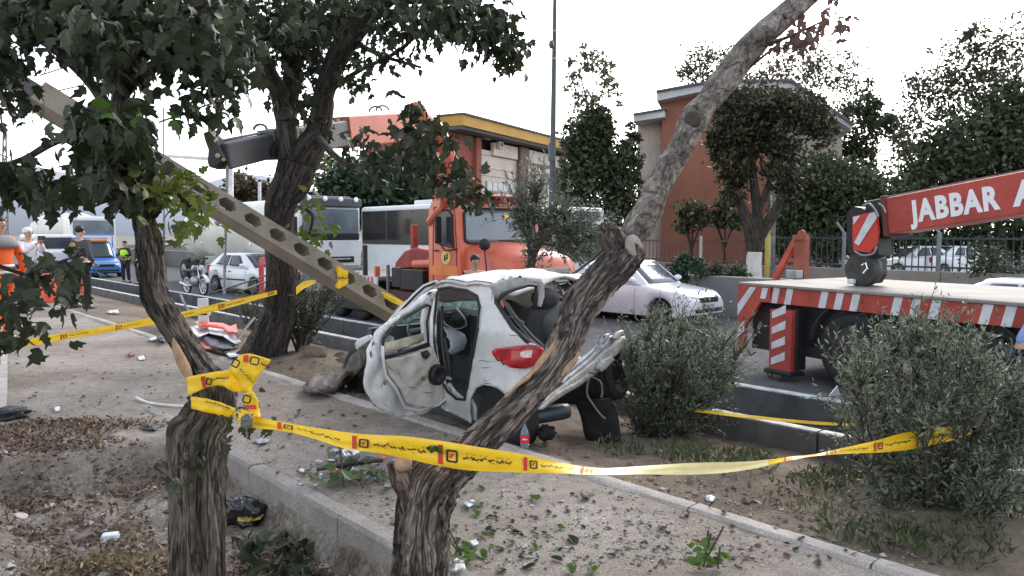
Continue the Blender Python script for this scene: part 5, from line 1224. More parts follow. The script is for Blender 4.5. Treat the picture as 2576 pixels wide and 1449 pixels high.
# boom with lettering
YB_ = .95
a0, a1 = kp(2252,545,YB_), kp(2576,490,YB_)
bd = (a1-a0).normalized(); bz = Vector((-bd.z,0,bd.x)); 
bh = .49
bl = bd
boom = MB(); boom.bar(a0, a0+bl*6.5, .5, bh); bo = boom.build('boom', redcrane, ct, bevel=.015)
mb = MB(); mb.bar(a0+bl*1.75-bz*.30, a0+bl*6.5-bz*.30, .36, .12); mb.build('boom_rib', redcrane, bo)
mb = MB(); mb.bar(a0+bl*.0+bz*.27, a0+bl*6.4+bz*.27, .10, .05); mb.build('boom_rail', mat('rail_grey', (.2,.16,.14), .6), bo)
mb = MB(); mb.bar(a0-bl*.30, a0+bl*.06, .42, .52); mb.build('boom_nose', black, bo, bevel=.02)
mb = MB(); mb.bar(a0-bl*.02, a0+bl*.05, .56, .56); mb.build('boom_collar', mat('collar_dark', (.10,.03,.025), .6), bo, bevel=.01)
def text_mesh(s, size, bold=.0):
    cu = bpy.data.curves.new('lettering', 'FONT'); cu.body = s; cu.size = size; cu.offset = bold; cu.resolution_u = 3; cu.extrude = .004; cu.space_character = 1.14
    o = bpy.data.objects.new('lettering', cu); COL.objects.link(o); dg = bpy.context.evaluated_depsgraph_get()
    me = bpy.data.meshes.new_from_object(o.evaluated_get(dg)); bpy.data.objects.remove(o); return me
tm = text_mesh('JABBAR', .385, .017); tx = bpy.data.objects.new('boom_lettering', tm); COL.objects.link(tx); tx.parent = bo; tm.materials.clear(); tm.materials.append(mat('lettering_white', (.72,.73,.76), .5, var=.04))
xsz = [v.co.x for v in tm.vertices]; wdt = max(xsz)-min(xsz)
sA, sB = kp(2296,560,YB_-.26), kp(2522,500,YB_-.26)
along = abs((sB-sA).dot(bd)); org = a0 + bd*((sA-a0).dot(bd)) - bz*.135 + Vector((0,-.254,0))
Mx = Matrix((bd, bz, bd.cross(bz))).transposed().to_4x4()
tx.matrix_basis = Matrix.Translation(org) @ Mx @ Matrix.Diagonal((along/wdt, 1, 1, 1)).to_4x4()
tm2 = text_mesh('A', .385, .017); tx2 = bpy.data.objects.new('boom_lettering', tm2); COL.objects.link(tx2); tx2.parent = bo; tm2.materials.clear(); tm2.materials.append(MATS['lettering_white'])
s2 = kp(2551,500,YB_-.26)
tx2.matrix_basis = Matrix.Translation(a0 + bd*((s2-a0).dot(bd)) - bz*.135 + Vector((0,-.254,0))) @ Mx
# hazard plate and hook block at the boom tip
def kq(u, v): return kp(u, v, YB_-.30)
mb = MB(); mb.patch([(2147,545),(2200,532),(2208,552),(2211,585),(2204,618),(2190,636),(2150,630),(2147,600)], kq, 10); hz = mb.build('hazard_plate', redsign, ct, solid=.05)
for poly in ([(2146,546),(2164,542),(2147,566)], [(2186,538),(2201,533),(2206,548),(2160,618),(2149,610)]):
    mb = MB(); mb.patch(poly, lambda u, v: kp(u, v, YB_-.335), 10); mb.build('white_stripe', whitesign, hz, solid=.006)
mb = MB(); mb.patch([(2146,546),(2152,530),(2165,520),(2185,524),(2205,540),(2214,560),(2225,600),(2228,640),(2200,650),(2196,640),(2150,634)], lambda u, v: kp(u, v, YB_-.10), 10); mb.build('boom_head', black, ct, solid=.30)
for A in ([(2172,518),(2186,512),(2202,528),(2210,545)], [(2210,512),(2222,520),(2228,535)], [(2150,632),(2170,642),(2196,638),(2206,620)]):
    mb = MB(); mb.tube(catmull([kp(u, v, YB_-.36) for u, v in A], 4), .013, 6); mb.build('wire_rope', steel, ct)
mb = MB(); mb.lathe([(.03,.10),(.10,.11),(.235,.09),(.25,.03),(.25,-.03),(.235,-.09),(.10,-.11)], kp(2172,678,YB_-.15), (0,-1,0), 22); hb = mb.build('hook_pulley', mat('greasy_dark_steel', (.045,.043,.040), .6, var=.4, vs=9), ct, smooth=True, auto=40)
mb = MB(); mb.patch([(2150,640),(2200,636),(2215,650),(2218,690),(2205,712),(2172,716),(2160,690)], lambda u, v: kp(u, v, YB_+.05), 10); mb.build('hook_block', black, ct, solid=.25)
mb = MB(); mb.tube([kp(u, v, YB_-.30) for u, v in ((2168,668),(2178,662),(2182,676),(2172,688))], .016, 6); mb.build('pulley_pin', chrome, ct)
cb('deck_bundle', kp(2142,708,YB_-.3), (.10,.08,.07), mat('white_rag', (.7,.72,.72), .8), .02)
# ---------------------------------------------------------------- people
def skinned(name, verts, edges, rad, m, parent, root=0, sub=2):
    me = bpy.data.meshes.new(name); me.from_pydata([tuple(v) for v in verts], edges, []); me.materials.append(m)
    o = bpy.data.objects.new(name, me); COL.objects.link(o); o.parent = parent
    md = o.modifiers.new('skin', 'SKIN'); md.use_smooth_shade = True
    for i, r in enumerate(rad):
        sv = me.skin_vertices[0].data[i]; sv.radius = r if hasattr(r, '__len__') else (r, r); sv.use_root = (i == root)
    s_ = o.modifiers.new('sub', 'SUBSURF'); s_.levels = sub; s_.render_levels = sub
    return o
def hand(parent, wp, dr, side_):
    dr = Vector(dr).normalized(); a = Vector((0,0,1)) if abs(dr.z) < .8 else Vector((1,0,0)); x = dr.cross(a).normalized()*side_; y = dr.cross(x)
    mb = MB(); w_ = Vector(wp)
    mb.rings([[w_+dr*d+x*(c*wd)+y*(s*th) for c, s in ((1,0),(.7,.7),(0,1),(-.7,.7),(-1,0),(-.7,-.7),(0,-1),(.7,-.7))] for d, wd, th in ((-.01,.026,.02),(.03,.036,.019),(.075,.042,.016),(.10,.038,.012))])
    for k, (o_, l) in enumerate(((-.031,.062),(-.011,.074),(.010,.070),(.030,.055))):
        p = w_+dr*.095+x*o_; q = p+dr*l*.5+y*.008; r = q+dr*l*.4+y*.024; mb.tube([p, q, r], [.0095,.0085,.0065], 6)
    p = w_+dr*.03+x*-.036; mb.tube([p, p+dr*.03-x*.022, p+dr*.058-x*.024+y*.008], [.012,.010,.007], 6)
    return mb.build('hand', skin, parent, smooth=True)
def person(label, loc, rz, h=1.75, shirt=None, legs=None, shoes=None, arms=None, sleeve=1., lean=0., stance=.13, hairm=None, group=None, step=0., cap=None):
    """local frame: x forward, y left, z up"""
    root = thing('person', label, 'person', loc, rz, group); k = h/1.75
    def V_(x, y, z): return Vector(((x + lean*max(0, z-.95))*k, y*k, z*k))
    ar = arms or [((-.02,.27,1.12),(.06,.26,.87)), ((-.02,-.27,1.12),(.06,-.26,.87))]
    J = {'pel':V_(0,0,.95),'wai':V_(0,0,1.10),'che':V_(.01,0,1.30),'nek':V_(.0,0,1.47),'nk2':V_(.02,0,1.54),'hed':V_(.03,0,1.64),'top':V_(.02,0,1.70)}
    names = ['pel','wai','che','nek','nk2','hed','top']; P = [J[n] for n in names]; Rr = [.135,.125,.14,.062,.055,.088,.062]; Ed = [(0,1),(1,2),(2,3),(3,4),(4,5),(5,6)]
    P2 = list(P[:4]); R2 = [.15,.145,.16,.085]; E2 = [(0,1),(1,2),(2,3)]
    P3 = [P[0]]; R3 = [.145]; E3 = []
    for sy, (el, wr_) in zip((1,-1), ar):
        b = len(P); P += [V_(0,sy*.165,1.40), V_(el[0],el[1],el[2]), V_(wr_[0],wr_[1],wr_[2])]; Rr += [.068,.043,.028]; Ed += [(2,b),(b,b+1),(b+1,b+2)]
        c = len(P2); P2 += [V_(0,sy*.17,1.40), V_(el[0],el[1],el[2])]; R2 += [.085,.062]; E2 += [(2,c),(c,c+1)]
        if sleeve >= 1: P2.append(V_(wr_[0],wr_[1],wr_[2]).lerp(V_(el[0],el[1],el[2]), .08)); R2.append(.045); E2.append((c+1,c+2))
        hand(root, V_(*wr_), V_(*wr_)-V_(*el), sy)
    for sy in (1,-1):
        f = step*sy; b = len(P); pts = [V_(0,sy*.095,.90), V_(.02+f*.5,sy*(stance*.9),.50), V_(-.02+f,sy*stance,.09), V_(.12+f,sy*(stance+.02),.035)]
        P += pts; Rr += [.095,.058,.04,.035]; Ed += [(0,b),(b,b+1),(b+1,b+2),(b+2,b+3)]
        c = len(P3); P3 += [V_(0,sy*.10,.88), pts[1], V_(-.02+f,sy*stance,.10)]; R3 += [.112,.082,.062]; E3 += [(0,c),(c,c+1),(c+1,c+2)]
        mb = MB(); rows = []
        for x, wd, z in ((-.10,.035,.09),(-.07,.045,.11),(.02,.048,.10),(.10,.05,.065),(.17,.045,.045),(.20,.025,.03)):
            c0 = V_(0,0,0) + Vector(((x+f)*k, sy*(stance+.01)*k, 0))
            rows.append([c0+Vector((0,a*wd,bz*z)) for a, bz in ((-1,0),(-1,.5),(-.6,1),(.6,1),(1,.5),(1,0))])
        mb.rings(rows); mb.build('shoe', shoes or black, root, smooth=True, auto=60)
    skinned('body', P, Ed, [r*k for r in Rr], skin, root)
    if shirt: skinned('shirt', P2, E2, [r*k for r in R2], shirt, root)
    if legs: skinned('trousers', P3, E3, [r*k for r in R3], legs, root)
    hc_ = J['hed']
    mb = MB(); mb.ell(hc_+Vector((-.030,0,.046))*k, (.092*k,.092*k,.082*k), 14, 9, nj=.05); mb.build('hair' if not cap else 'cap', hairm or (cap or hair), root, smooth=True)
    mb = MB(); mb.add([hc_+Vector(p)*k for p in ((.085,0,.01),(.118,0,-.03),(.086,.018,-.038),(.086,-.018,-.038))], [(0,1,2),(0,3,1),(1,3,2)])
    mb.build('nose', skin, root, smooth=True)
    mb = MB()
    for sy in (1,-1): mb.ell(hc_+Vector((.086,sy*.032,.012))*k, (.008,.013,.007), 8, 5); mb.box(hc_+Vector((.092,sy*.033,.034))*k, (.01,.034,.007))
    mb.box(hc_+Vector((.082,0,-.062))*k, (.012,.042,.008)); mb.build('face_features', mat('dark_features', (.05,.025,.02), .6), root)
    for sy in (1,-1):
        mb = MB(); mb.ell(hc_+Vector((.0,sy*.09,-.01))*k, (.018,.010,.028), 8, 6); mb.build('ear', skin, root, smooth=True)
    return root
orange = mat('orange_overall', (.72,.10,.015), .75, var=.12, vs=5); vestg = mat('charcoal_vest', (.055,.058,.062), .8, var=.2); darkc = mat('black_trousers', (.012,.012,.013), .85)
whitec = mat('white_shirt', (.66,.64,.68), .8, var=.06); navy = mat('navy_uniform', (.015,.018,.028), .8); bluec = mat('light_blue_shirt', (.22,.30,.62), .8, var=.1)
hiv = mat('hi_vis_green', (.45,.85,.03), .6); reft = mat('reflective_tape', (.6,.6,.58), .4)
toward = lambda p: math.atan2(-p.y, -p.x)
# worker in orange at the left edge, striding to the right with one foot behind the leaves
p = G(30, 850); w1_ = person('worker in a bright orange suit with grey shoulders, cut off by the left edge', Vector((p.x-.12,p.y,0)), -.35, 1.88, orange, orange, mat('black_shoe', (.015,.015,.018), .6), [((.02,.30,1.16),(.06,.30,.92)), ((.05,-.30,1.12),(.12,-.27,.88))], stance=.12, step=-.30)
mb = MB()
for zc in (1.52,):
    mb.rings([[Vector((r*math.cos(a)*.62, r*math.sin(a), z)) for a in np.linspace(0,6.28,21)[:-1]] for r, z in ((.12,1.59),(.20,1.55),(.265,1.49),(.285,1.40))], False)
mb.build('shoulder_yoke', mat('grey_yoke', (.20,.20,.21), .8), w1_, smooth=True, solid=.01)
for z, r in ((1.12,.185),(1.02,.19)):
    mb = MB(); mb.rings([[Vector((r*math.cos(a)*.9, r*math.sin(a), zz)) for a in np.linspace(0,6.28,21)[:-1]] for zz in (z-.02,z+.02)], False); mb.build('reflective_band', reft, w1_, smooth=True, solid=.006)
p = G(78, 781); w2_ = person('man in a white shirt and white cap raising a phone to take a picture', p, math.radians(-25), 1.74, whitec, darkc, black, [((.16,.24,1.20),(.34,.06,1.44)), ((.16,-.24,1.20),(.34,-.02,1.42))], cap=mat('white_cap', (.7,.7,.72), .8))
mb = MB(); mb.box((.43,.02,1.53),(.02,.15,.08)); ph = mb.build('phone', black, None, bevel=.006)
ph.matrix_world = Matrix.Translation(p) @ Matrix.Rotation(math.radians(-25), 4, 'Z'); tag(ph, 'dark phone held up by the man in the white shirt', 'phone')
p = G(208, 776); w3_ = person('man seen from behind in a charcoal vest with a yellow emblem and black trousers', p, math.radians(70), 1.78, vestg, darkc, black, [((-.02,.30,1.15),(.16,.25,.98)), ((-.02,-.27,1.14),(.14,-.22,.98))], stance=.21, step=.05)
mb = MB(); mb.rings([[Vector((.165*math.cos(a)*.98, .175*math.sin(a), zz)) for a in np.linspace(0,6.28,21)[:-1]] for zz in (.98,1.02)], False); mb.build('vest_hem', reft, w3_, smooth=True, solid=.008)
mb = MB(); mb.tube([(-.178,.07*math.cos(a),1.36+.05*math.sin(a)) for a in np.linspace(0,3.14,9)], .014, 6); mb.box((-.178,0,1.36),(.012,.08,.03)); mb.build('vest_emblem', mat('emblem_gold', (.62,.45,.06), .5), w3_)
p = G(318, 712, -.5); w4_ = person('traffic officer in a fluorescent green vest on the road behind the channel', p, math.radians(-100), 1.82, navy, navy, black, [((.04,.28,1.16),(.2,.1,1.15)), ((.04,-.28,1.16),(.2,-.08,1.12))])
mb = MB(); mb.rings([[Vector((r*math.cos(a)*.95, r*math.sin(a), zz)) for a in np.linspace(0,6.28,21)[:-1]] for r, zz in ((.19,1.12),(.195,1.25),(.20,1.36),(.16,1.44))], False); mb.build('fluorescent_vest', hiv, w4_, smooth=True, solid=.012)
p = G(350, 716, -.5); person('second officer in dark uniform standing right beside the one in the green vest', p, math.radians(-140), 1.8, navy, navy, black)
p = G(1192, 845, -.5); p = ST(*(lambda q: (q.dot(D), q.dot(N)))(W(1192, 600, 13.3)), -.5)
person('dark haired man bending behind the wreck, only his head showing over its roof', p, math.radians(-75), 1.73, mat('pink_beige_shirt', (.55,.30,.22), .8), darkc, black, lean=.12)
p = W(2575, 900, 7.6); p.z = -.5
person('person in a light blue shirt and dark trousers cut off by the right edge', p, math.radians(-15), 1.66, bluec, navy, black, [((.08,.24,1.14),(.26,.12,1.05)), ((.08,-.24,1.14),(.26,-.12,1.05))], lean=.55)

# ---------------------------------------------------------------- motorcycle
mp = G(487, 744, -.5); mc = thing('motorcycle', 'parked motorcycle with a white front wheel on the road left of the white hatchback', 'motorcycle', mp + Vector((-.15,.5,0)), math.radians(-42))
def ringw(x, nm):
    mb = MB(); mb.tube([(x+.30*math.cos(a), 0, .32+.30*math.sin(a)) for a in np.linspace(0,6.2832,29)], .035, 8, False); o = mb.build(nm, rubber, mc, smooth=True)
    mb = MB(); mb.tube([(x+.255*math.cos(a), 0, .32+.255*math.sin(a)) for a in np.linspace(0,6.2832,29)], .022, 8, False); mb.build('rim', white, o, smooth=True)
    mb = MB()
    for k in range(8): mb.bar((x,0,.32),(x+.25*math.cos(k*.785),0,.32+.25*math.sin(k*.785)),.012,.03)
    mb.cyl((x,-.05,.32),(x,.05,.32),.07); mb.build('spoke', whitesign, o)
ringw(.62,'front_wheel'); ringw(-.62,'rear_wheel')
mb = MB(); mb.rings([[Vector((.62+.37*math.cos(a), y, .34+.37*math.sin(a))) for y in (-.07,-.05,.05,.07)] for a in np.linspace(.3,2.6,12)], False, closed=False); mb.build('front_mudguard', white, mc, smooth=True, solid=.012)
mb = MB(); mb.ell((.12,0,.88),(.30,.14,.14),14,8); mb.build('fuel_tank', mat('bike_black',(.02,.02,.022),.25,coat=.5), mc, smooth=True)
mb = MB(); mb.box((-.38,0,.82),(.70,.24,.10)); mb.build('saddle', black, mc, bevel=.04)
mb = MB(); mb.ell((.05,0,.48),(.24,.16,.20),12,8,nj=.15); mb.build('engine', steel, mc, smooth=True)
mb = MB()
for sy in (-1,1): mb.tube([(.62,sy*.09,.32),(.40,sy*.09,1.02)], .022, 8)
mb.build('fork', chrome, mc, smooth=True)
mb = MB(); mb.tube([(.25,.36,1.08),(.36,.14,1.06),(.36,-.14,1.06),(.25,-.36,1.08)], .016, 6); mb.build('handlebar', black, mc)
mb = MB(); mb.lathe([(.001,.09),(.08,.08),(.10,.02),(.04,-.06)], (.46,0,.95), (1,0,.1), 16); mb.build('headlight', headl, mc, smooth=True)
mb = MB(); mb.tube([(.1,-.16,.35),(-.2,-.18,.30),(-.75,-.18,.40)], [.025,.035,.045], 8); mb.build('exhaust', chrome, mc, smooth=True)
for sy in (-1,1):
    mb = MB(); mb.tube([(.30,sy*.2,1.07),(.30,sy*.28,1.24)], .008, 5); mb.ell((.30,sy*.30,1.27),(.02,.06,.04),8,6); mb.build('mirror', black, mc)

# ---------------------------------------------------------------- orange plastic sheeting barrier, red post
ob_ = thing('plastic_barrier', 'bright orange plastic sheet barrier on the walkway behind the man in the vest', 'barrier', G(150, 760))
orp = mat('orange_plastic', (.80,.115,.06), .4, var=.2, vs=3, trans=.0)
def bar_(u, v): 
    p = W(u, v, 17.2); return p + Vector((0, .20*fbm(p, 1.6, 3)+.07*fbm(p, 5, 4), 0))
mb = MB(); mb.patch([(88,757),(96,728),(104,700),(116,688),(150,686),(186,692),(205,700),(218,730),(226,764),(200,762),(120,760)], bar_, 6); mb.build('sheet', orp, ob_, smooth=True, world=True, solid=.02)
mb = MB(); mb.patch([(158,716),(188,714),(190,752),(172,756),(160,735)], lambda u, v: bar_(u, v)-Vector((0,.12,0)), 6); mb.build('fold', mat('deep_orange_plastic', (.60,.05,.02), .4), ob_, smooth=True, world=True, solid=.02)
rp = thing('marker_post', 'short red marker post beside the white hatchback left of the tall tree', 'post', G(658, 748, -.35))
mb = MB(); mb.box(W(658,703,17.5),(.11,.09,.70)); mb.build('post_body', redsign, rp, world=True, bevel=.015)
mb = MB(); mb.lathe([(.001,.02),(.09,.02),(.1,0)], W(662,657,17.5), (0,-1,0), 16); mb.tube([W(662,655,17.6), W(660,690,17.6)], .02, 6); mb.build('reflector_disc', mat('pink_reflector', (.7,.12,.14), .4), rp, world=True)

# ---------------------------------------------------------------- broken signboard and scrap on the walkway
sb = thing('car_panel', 'broken red and white car panel lying face down beside the tall tree', 'debris', G(545, 868))
def flatg(z0, k=1.): return lambda u, v: G(u, v, z0 + .05*fbm((u*.02, v*.03, 0), 1., 6)*k)
mb = MB(); mb.patch([(478,824),(500,818),(540,818),(575,832),(606,860),(590,864),(560,845),(525,838),(500,848),(488,838)], flatg(.14), 7); mb.build('white_shell', white, sb, smooth=True, world=True, solid=.02)
mb = MB(); mb.patch([(500,846),(525,836),(560,843),(598,864),(596,876),(560,882),(530,872)], flatg(.08), 7); mb.build('dark_inside', black, sb, smooth=True, world=True, solid=.03)
mb = MB(); mb.patch([(490,812),(505,806),(530,812),(560,814),(580,822),(594,816),(598,836),(578,838),(560,826),(530,822),(500,820)], flatg(.22), 6); mb.build('red_strip', mat('bright_red_plastic', (.65,.06,.035), .4), sb, smooth=True, world=True, solid=.02)
mb = MB(); mb.patch([(494,860),(520,858),(550,866),(556,872),(540,878),(505,876)], flatg(.04), 6); mb.build('pink_strip', mat('pale_red_plastic', (.62,.16,.13), .45), sb, smooth=True, world=True, solid=.02)
mb = MB(); mb.patch([(568,890),(600,882),(622,884),(606,896),(580,898)], flatg(.05), 6); tag(mb.build('white_scrap', white, None, smooth=True, solid=.012), 'white plastic scrap beside the yellow tape bow near the tall tree', 'debris')
mb = MB(); mb.box(W(512,800,11.6),(.16,.05,.62)); mb.box(W(505,790,11.6),(.30,.05,.05)); tag(mb.build('broken_bracket', mat('pale_bracket',(.5,.52,.53),.5), None, bevel=.01), 'pale metal bracket standing up behind the broken red and white panel', 'debris')
for A, lab in (([(455,742,12.5),(462,760,12),(478,785,11.5)], 'dark bent metal strip leaning near the channel wall, the left of two'), ([(595,860,10.5),(618,826,11),(640,800,11.4)], 'thin dark rod sticking up right of the broken panel')):
    mb = MB(); mb.tube([W(*q) for q in A], .022, 6); tag(mb.build('metal_rod', mat('dark_rod', (.06,.06,.06), .5), None), lab, 'debris')
# ---------------------------------------------------------------- buildings
brick = mat('red_brick_wall', (.25,.10,.066), .9, var=.14, vs=.35, fine=.12, fs=9)
beige = mat('beige_render', (.46,.39,.34), .9, var=.10, vs=.35, fine=.08, fs=4)
cornice = mat('pale_grey_cornice', (.48,.48,.49), .8, var=.15, vs=.6); roofd = mat('dark_roofing', (.10,.095,.10), .9); yel = mat('mustard_fascia', (.46,.26,.045), .7, var=.1, vs=.5)
bglass = mat('building_glass', (.06,.07,.09), .12, spec=.8, var=.3, vs=.8); browncol = mat('brown_column', (.17,.115,.105), .85, var=.15, vs=.5)
bt = W(1665, 640, 45); bt.z = -.4
b1_ = thing('apartment_building', 'red brick block with a pale cornice behind the leaning tree', 'building', bt)
def bp_(u, v, Y=45, dy=0.): return W(u, v, Y) + Vector((0, dy, 0))
def wallpoly(nm, poly, Y, th, m, parent, solid=True):
    mb = MB(); a = [W(u, v, Y) for u, v in poly]; n = len(a); b = [p+Vector((th*.30 if p.x > 3 else 0, th, 0)) for p in a]
    mb.add(a+b, [list(range(n)), list(range(n, 2*n))[::-1]] + [(i, (i+1)%n, n+(i+1)%n, n+i) for i in range(n)])
    return mb.build(nm, m, parent, world=True)
wallpoly('gable_wall', [(1665,700),(1665,246),(1800,214),(1940,212),(1940,700)], 45, 14, brick, b1_)
wallpoly('side_wall', [(1940.5,700),(1940.5,214),(2000,216),(2118,308),(2118,700)], 47, 12, beige, b1_)
wallpoly('stair_tower', [(1604,700),(1604,300),(1664.4,288),(1664.4,700)], 46, 10, beige, b1_)
wallpoly('tower_cornice', [(1594,306),(1594,290),(1672,276),(1672,294)], 44.3, 12, cornice, b1_); wallpoly('tower_roof', [(1592,289.5),(1592,285),(1674,271),(1674,275.5)], 44.1, 12.4, roofd, b1_)
wallpoly('cornice', [(1652,254),(1652,233),(1800,206),(1990,206),(2146,316),(2142,326),(1984,222),(1800,222)], 44.0, 17, cornice, b1_)
wallpoly('roof_edge', [(1650,232.5),(1650,227),(1800,199),(1994,199),(2152,312),(2146,315.5),(1990,205.5),(1800,205.5)], 43.8, 17.4, roofd, b1_)
for (u, v0, v1) in ((1965,420,455),(2040,390,450),(2085,400,450),(1965,330,365)):
    wallpoly('window', [(u,v0),(u+30,v0),(u+30,v1),(u,v1)], 46.9, .4, bglass, b1_)
wallpoly('wall_post', [(1938,700),(1938,430),(1946,430),(1946,700)], 44.6, .3, mat('pale_pipe', (.5,.5,.48), .7), b1_)

# long block with the mustard roof edge: a corner in the picture at u = 1190, its front running away to the right
q0 = W(1192, 590, 68); q1d = Vector((math.sin(math.radians(29)), math.cos(math.radians(29)), 0)); q1n = Vector((q1d.y, -q1d.x, 0))   # outward normal faces the camera side
b2_ = thing('apartment_building', 'long beige block with a mustard yellow roof edge and brick end beyond the crane truck', 'building', Vector((q0.x, q0.y, -.4)))
def fr(u, v, o=0.): 
    n_ = q1n; return PL(u, v, q0 + n_*o, n_)
zt_ = W(1192, 338, 68).z
def fx(u): return (fr(u, 590)-q0).dot(q1d)
def fbox(nm, x0, x1, z0, z1, o, dp, m, parent=None):
    mb = MB(); P = []
    for x in (x0, x1):
        for k in (o, o-dp):
            for z in (z0, z1): P.append(Vector((q0.x, q0.y, 0)) + q1d*x + q1n*k + Vector((0,0,z)))
    mb.add(P, [(0,1,3,2),(4,6,7,5),(0,4,5,1),(2,3,7,6),(0,2,6,4),(1,5,7,3)]); return mb.build(nm, m, parent or b2_, world=True)
def zz(u, v): return fr(u, v).z
Lb = fx(1436)
beige = mat('pale_beige_render', (.60,.52,.455), .9, var=.10, vs=.35, fine=.08, fs=4)
fbox('front_wall', 0, Lb, -.4, zt_-1.2, 0, 9, beige)
fbox('top_storey_recess', .2, Lb, zt_-1.2, zt_-.2, -.8, 8, mat('painted_recess_shade', (.05,.05,.06), .9))  # shade under the eave put into the dark wall colour
fbox('roof_slab', -4.4, Lb+2, zt_-.15, zt_+.12, 1.6, 12, roofd); fbox('yellow_fascia', -4.5, Lb+2.1, zt_+.13, zt_+1.0, 1.8, 12.4, yel)
fbox('roof_edge', -4.6, Lb+2.2, zt_+1.01, zt_+1.18, 1.95, 12.7, roofd)
fbox('brick_end', -4.0, -.02, -.4, zt_-.2, -.02, 9, mat('red_brown_brick', (.27,.085,.062), .9, var=.12, vs=.4, fine=.1, fs=8))
fbox('corner_pier', -.0, fx(1204), -.4, zt_-.3, .35, .4, mat('red_brown_brick', (.3,.1,.07)))
for u0, u1 in ((1299,1318),(1396,1412)): fbox('brown_column', fx(u0), fx(u1), -.4, zt_-.3, .5, .55, browncol)
fbox('upper_panel', fx(1236), fx(1296), zt_-1.6, zt_-.4, .30, .35, beige); fbox('lower_panel', fx(1319), fx(1394), zz(1350,415), zz(1350,385), .6, .65, mat('grey_beige_panel', (.54,.48,.43), .9, var=.08, vs=.5)); fbox('upper_panel', fx(1320), fx(1340), zt_-1.6, zt_-.4, .4, .45, beige)
def win(u0, u1, v0, v1, panes=2, m=None, o=.12):
    a, b = fx(u0), fx(u1); z1, z0 = zz((u0+u1)/2, v0), zz((u0+u1)/2, v1)
    w_ = fbox('window', a, b, z0, z1, o, .25, mat('window_frame_grey', (.35,.35,.36), .6))
    for k in range(panes):
        fbox('pane', a+(b-a)*(k+.08)/panes, a+(b-a)*(k+.92)/panes, z0+.08, z1-.08, o+.03, .06, m or bglass, w_)
lit = mat('painted_sunset_pane', (.75,.48,.25), .3, spec=.9, var=.1)  # orange sunset reflection put into the pane colour
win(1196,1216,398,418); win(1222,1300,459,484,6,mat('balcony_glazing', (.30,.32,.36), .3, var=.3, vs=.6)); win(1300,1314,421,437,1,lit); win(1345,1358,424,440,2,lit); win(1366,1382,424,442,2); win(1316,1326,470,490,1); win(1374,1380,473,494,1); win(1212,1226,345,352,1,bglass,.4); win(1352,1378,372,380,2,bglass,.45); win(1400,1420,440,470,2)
for (u, v) in ((1264,500), (1258,365), (1362,468)):
    mb = MB(); c = fr(u, v, .55); mb.box(c, (.75,.4,.6), math.atan2(q1d.y, q1d.x)); ac = mb.build('air_conditioner', mat('ac_white', (.5,.5,.5), .6), b2_, world=True, bevel=.02)
    mb = MB(); mb.lathe([(.001,.02),(.2,.02),(.22,0)], c + q1n*.22, q1n, 14); mb.build('fan_grille', black, ac, world=False); ac.children[0].location = -b2_.location
for v in (395, 428, 446): fbox('floor_joint', .3, Lb, zz(1250, v)-.03, zz(1250, v)+.03, .02, .05, mat('joint_grey', (.25,.22,.2), .9))

# ---------------------------------------------------------------- railings on the far plinth
def railing(label, u0, u1, top, m, postm, bent=False, pw=.10, sp=.20):
    root = thing('railing', label, 'fence', T(u0, 640, 26.0)); s0, s1 = T(u0, 640, 26).dot(D), T(u1, 640, 26).dot(D); a, b = min(s0, s1), max(s0, s1)
    mb = MB(); x = a
    while x < b: mb.bar(ST(x, 26, .43), ST(x, 26, top), .028, .028); x += sp
    tag(mb.build('picket', m, root, world=True), kind='stuff')
    for z in (.55, top-.08):
        mb = MB(); mb.bar(ST(a, 26, z), ST(b, 26, z), .05, .06); mb.build('rail', m, root, world=True)
    x = a; 
    while x <= b+.1:
        mb = MB(); mb.bar(ST(x, 25.95, .42), ST(x, 25.95, top+.12), pw, pw)
        if bent: mb.bar(ST(x, 25.95, top+.10), ST(x+.28, 25.95, top+.48), .06, .06)
        mb.build('fence_post', postm, root, world=True); x += 3.0
    return root
railing('brown railing on the low wall in front of the red brick block', 1560, 1938, 1.42, mat('brown_rail', (.13,.065,.055), .7), mat('pale_post', (.46,.43,.42), .7))
railing('dark blue grey railing with bent post tops behind the striped truck', 1950, 2650, 1.55, mat('blue_grey_rail', (.03,.042,.05), .6), mat('blue_grey_post', (.16,.19,.20), .6), True)

# ---------------------------------------------------------------- poles, lamps, wires
def pole(name, label, cat, u, vt, vb, Y, r0, r1, m, extra=None, zb=-.5):
    a = W(u[0], vb, Y); a.z = zb; b = W(u[1], vt, Y); root = thing(name, label, cat, a)
    mb = MB(); mb.tube([a, a.lerp(b, .5), b], [r0, (r0+r1)/2, r1], 12); mb.build('shaft', m, root, smooth=True, world=True)
    mb = MB(); mb.cyl(a, a+Vector((0,0,.25)), r0*1.7, 12); mb.build('base', m, root, world=True)
    if extra: extra(root)
    return root
pm = mat('dark_green_grey_pole', (.055,.068,.07), .5)
def hoop(root):
    mb = MB(); c = W(1393, 112, 27.7); mb.tube([c + Vector((.33*math.cos(a), 0, .50*math.sin(a))) for a in np.linspace(0, 6.2832, 33)], .016, 5, False); mb.build('lamp_hoop', mat('pale_hoop', (.5,.5,.52), .5), root, world=True)
    mb = MB(); mb.ell(W(1387, 112, 27.7), (.10,.10,.16), 10, 7); mb.build('lamp_box', pm, root, smooth=True, world=True)
    mb = MB(); mb.cyl(W(1389,360,27.9), W(1388,405,27.9), .14, 12); mb.build('pole_sleeve', pm, root, world=True)
pole('lamp_pole', 'very tall dark street pole with a thin hoop rising behind the red truck', 'street pole', (1386,1397), -60, 600, 28, .14, .07, pm, hoop)
pole('utility_pole', 'pale post under the crane boom end, the thick left one', 'pole', (579,580), 418, 640, 34, .14, .13, mat('pale_pole', (.55,.54,.55), .6))
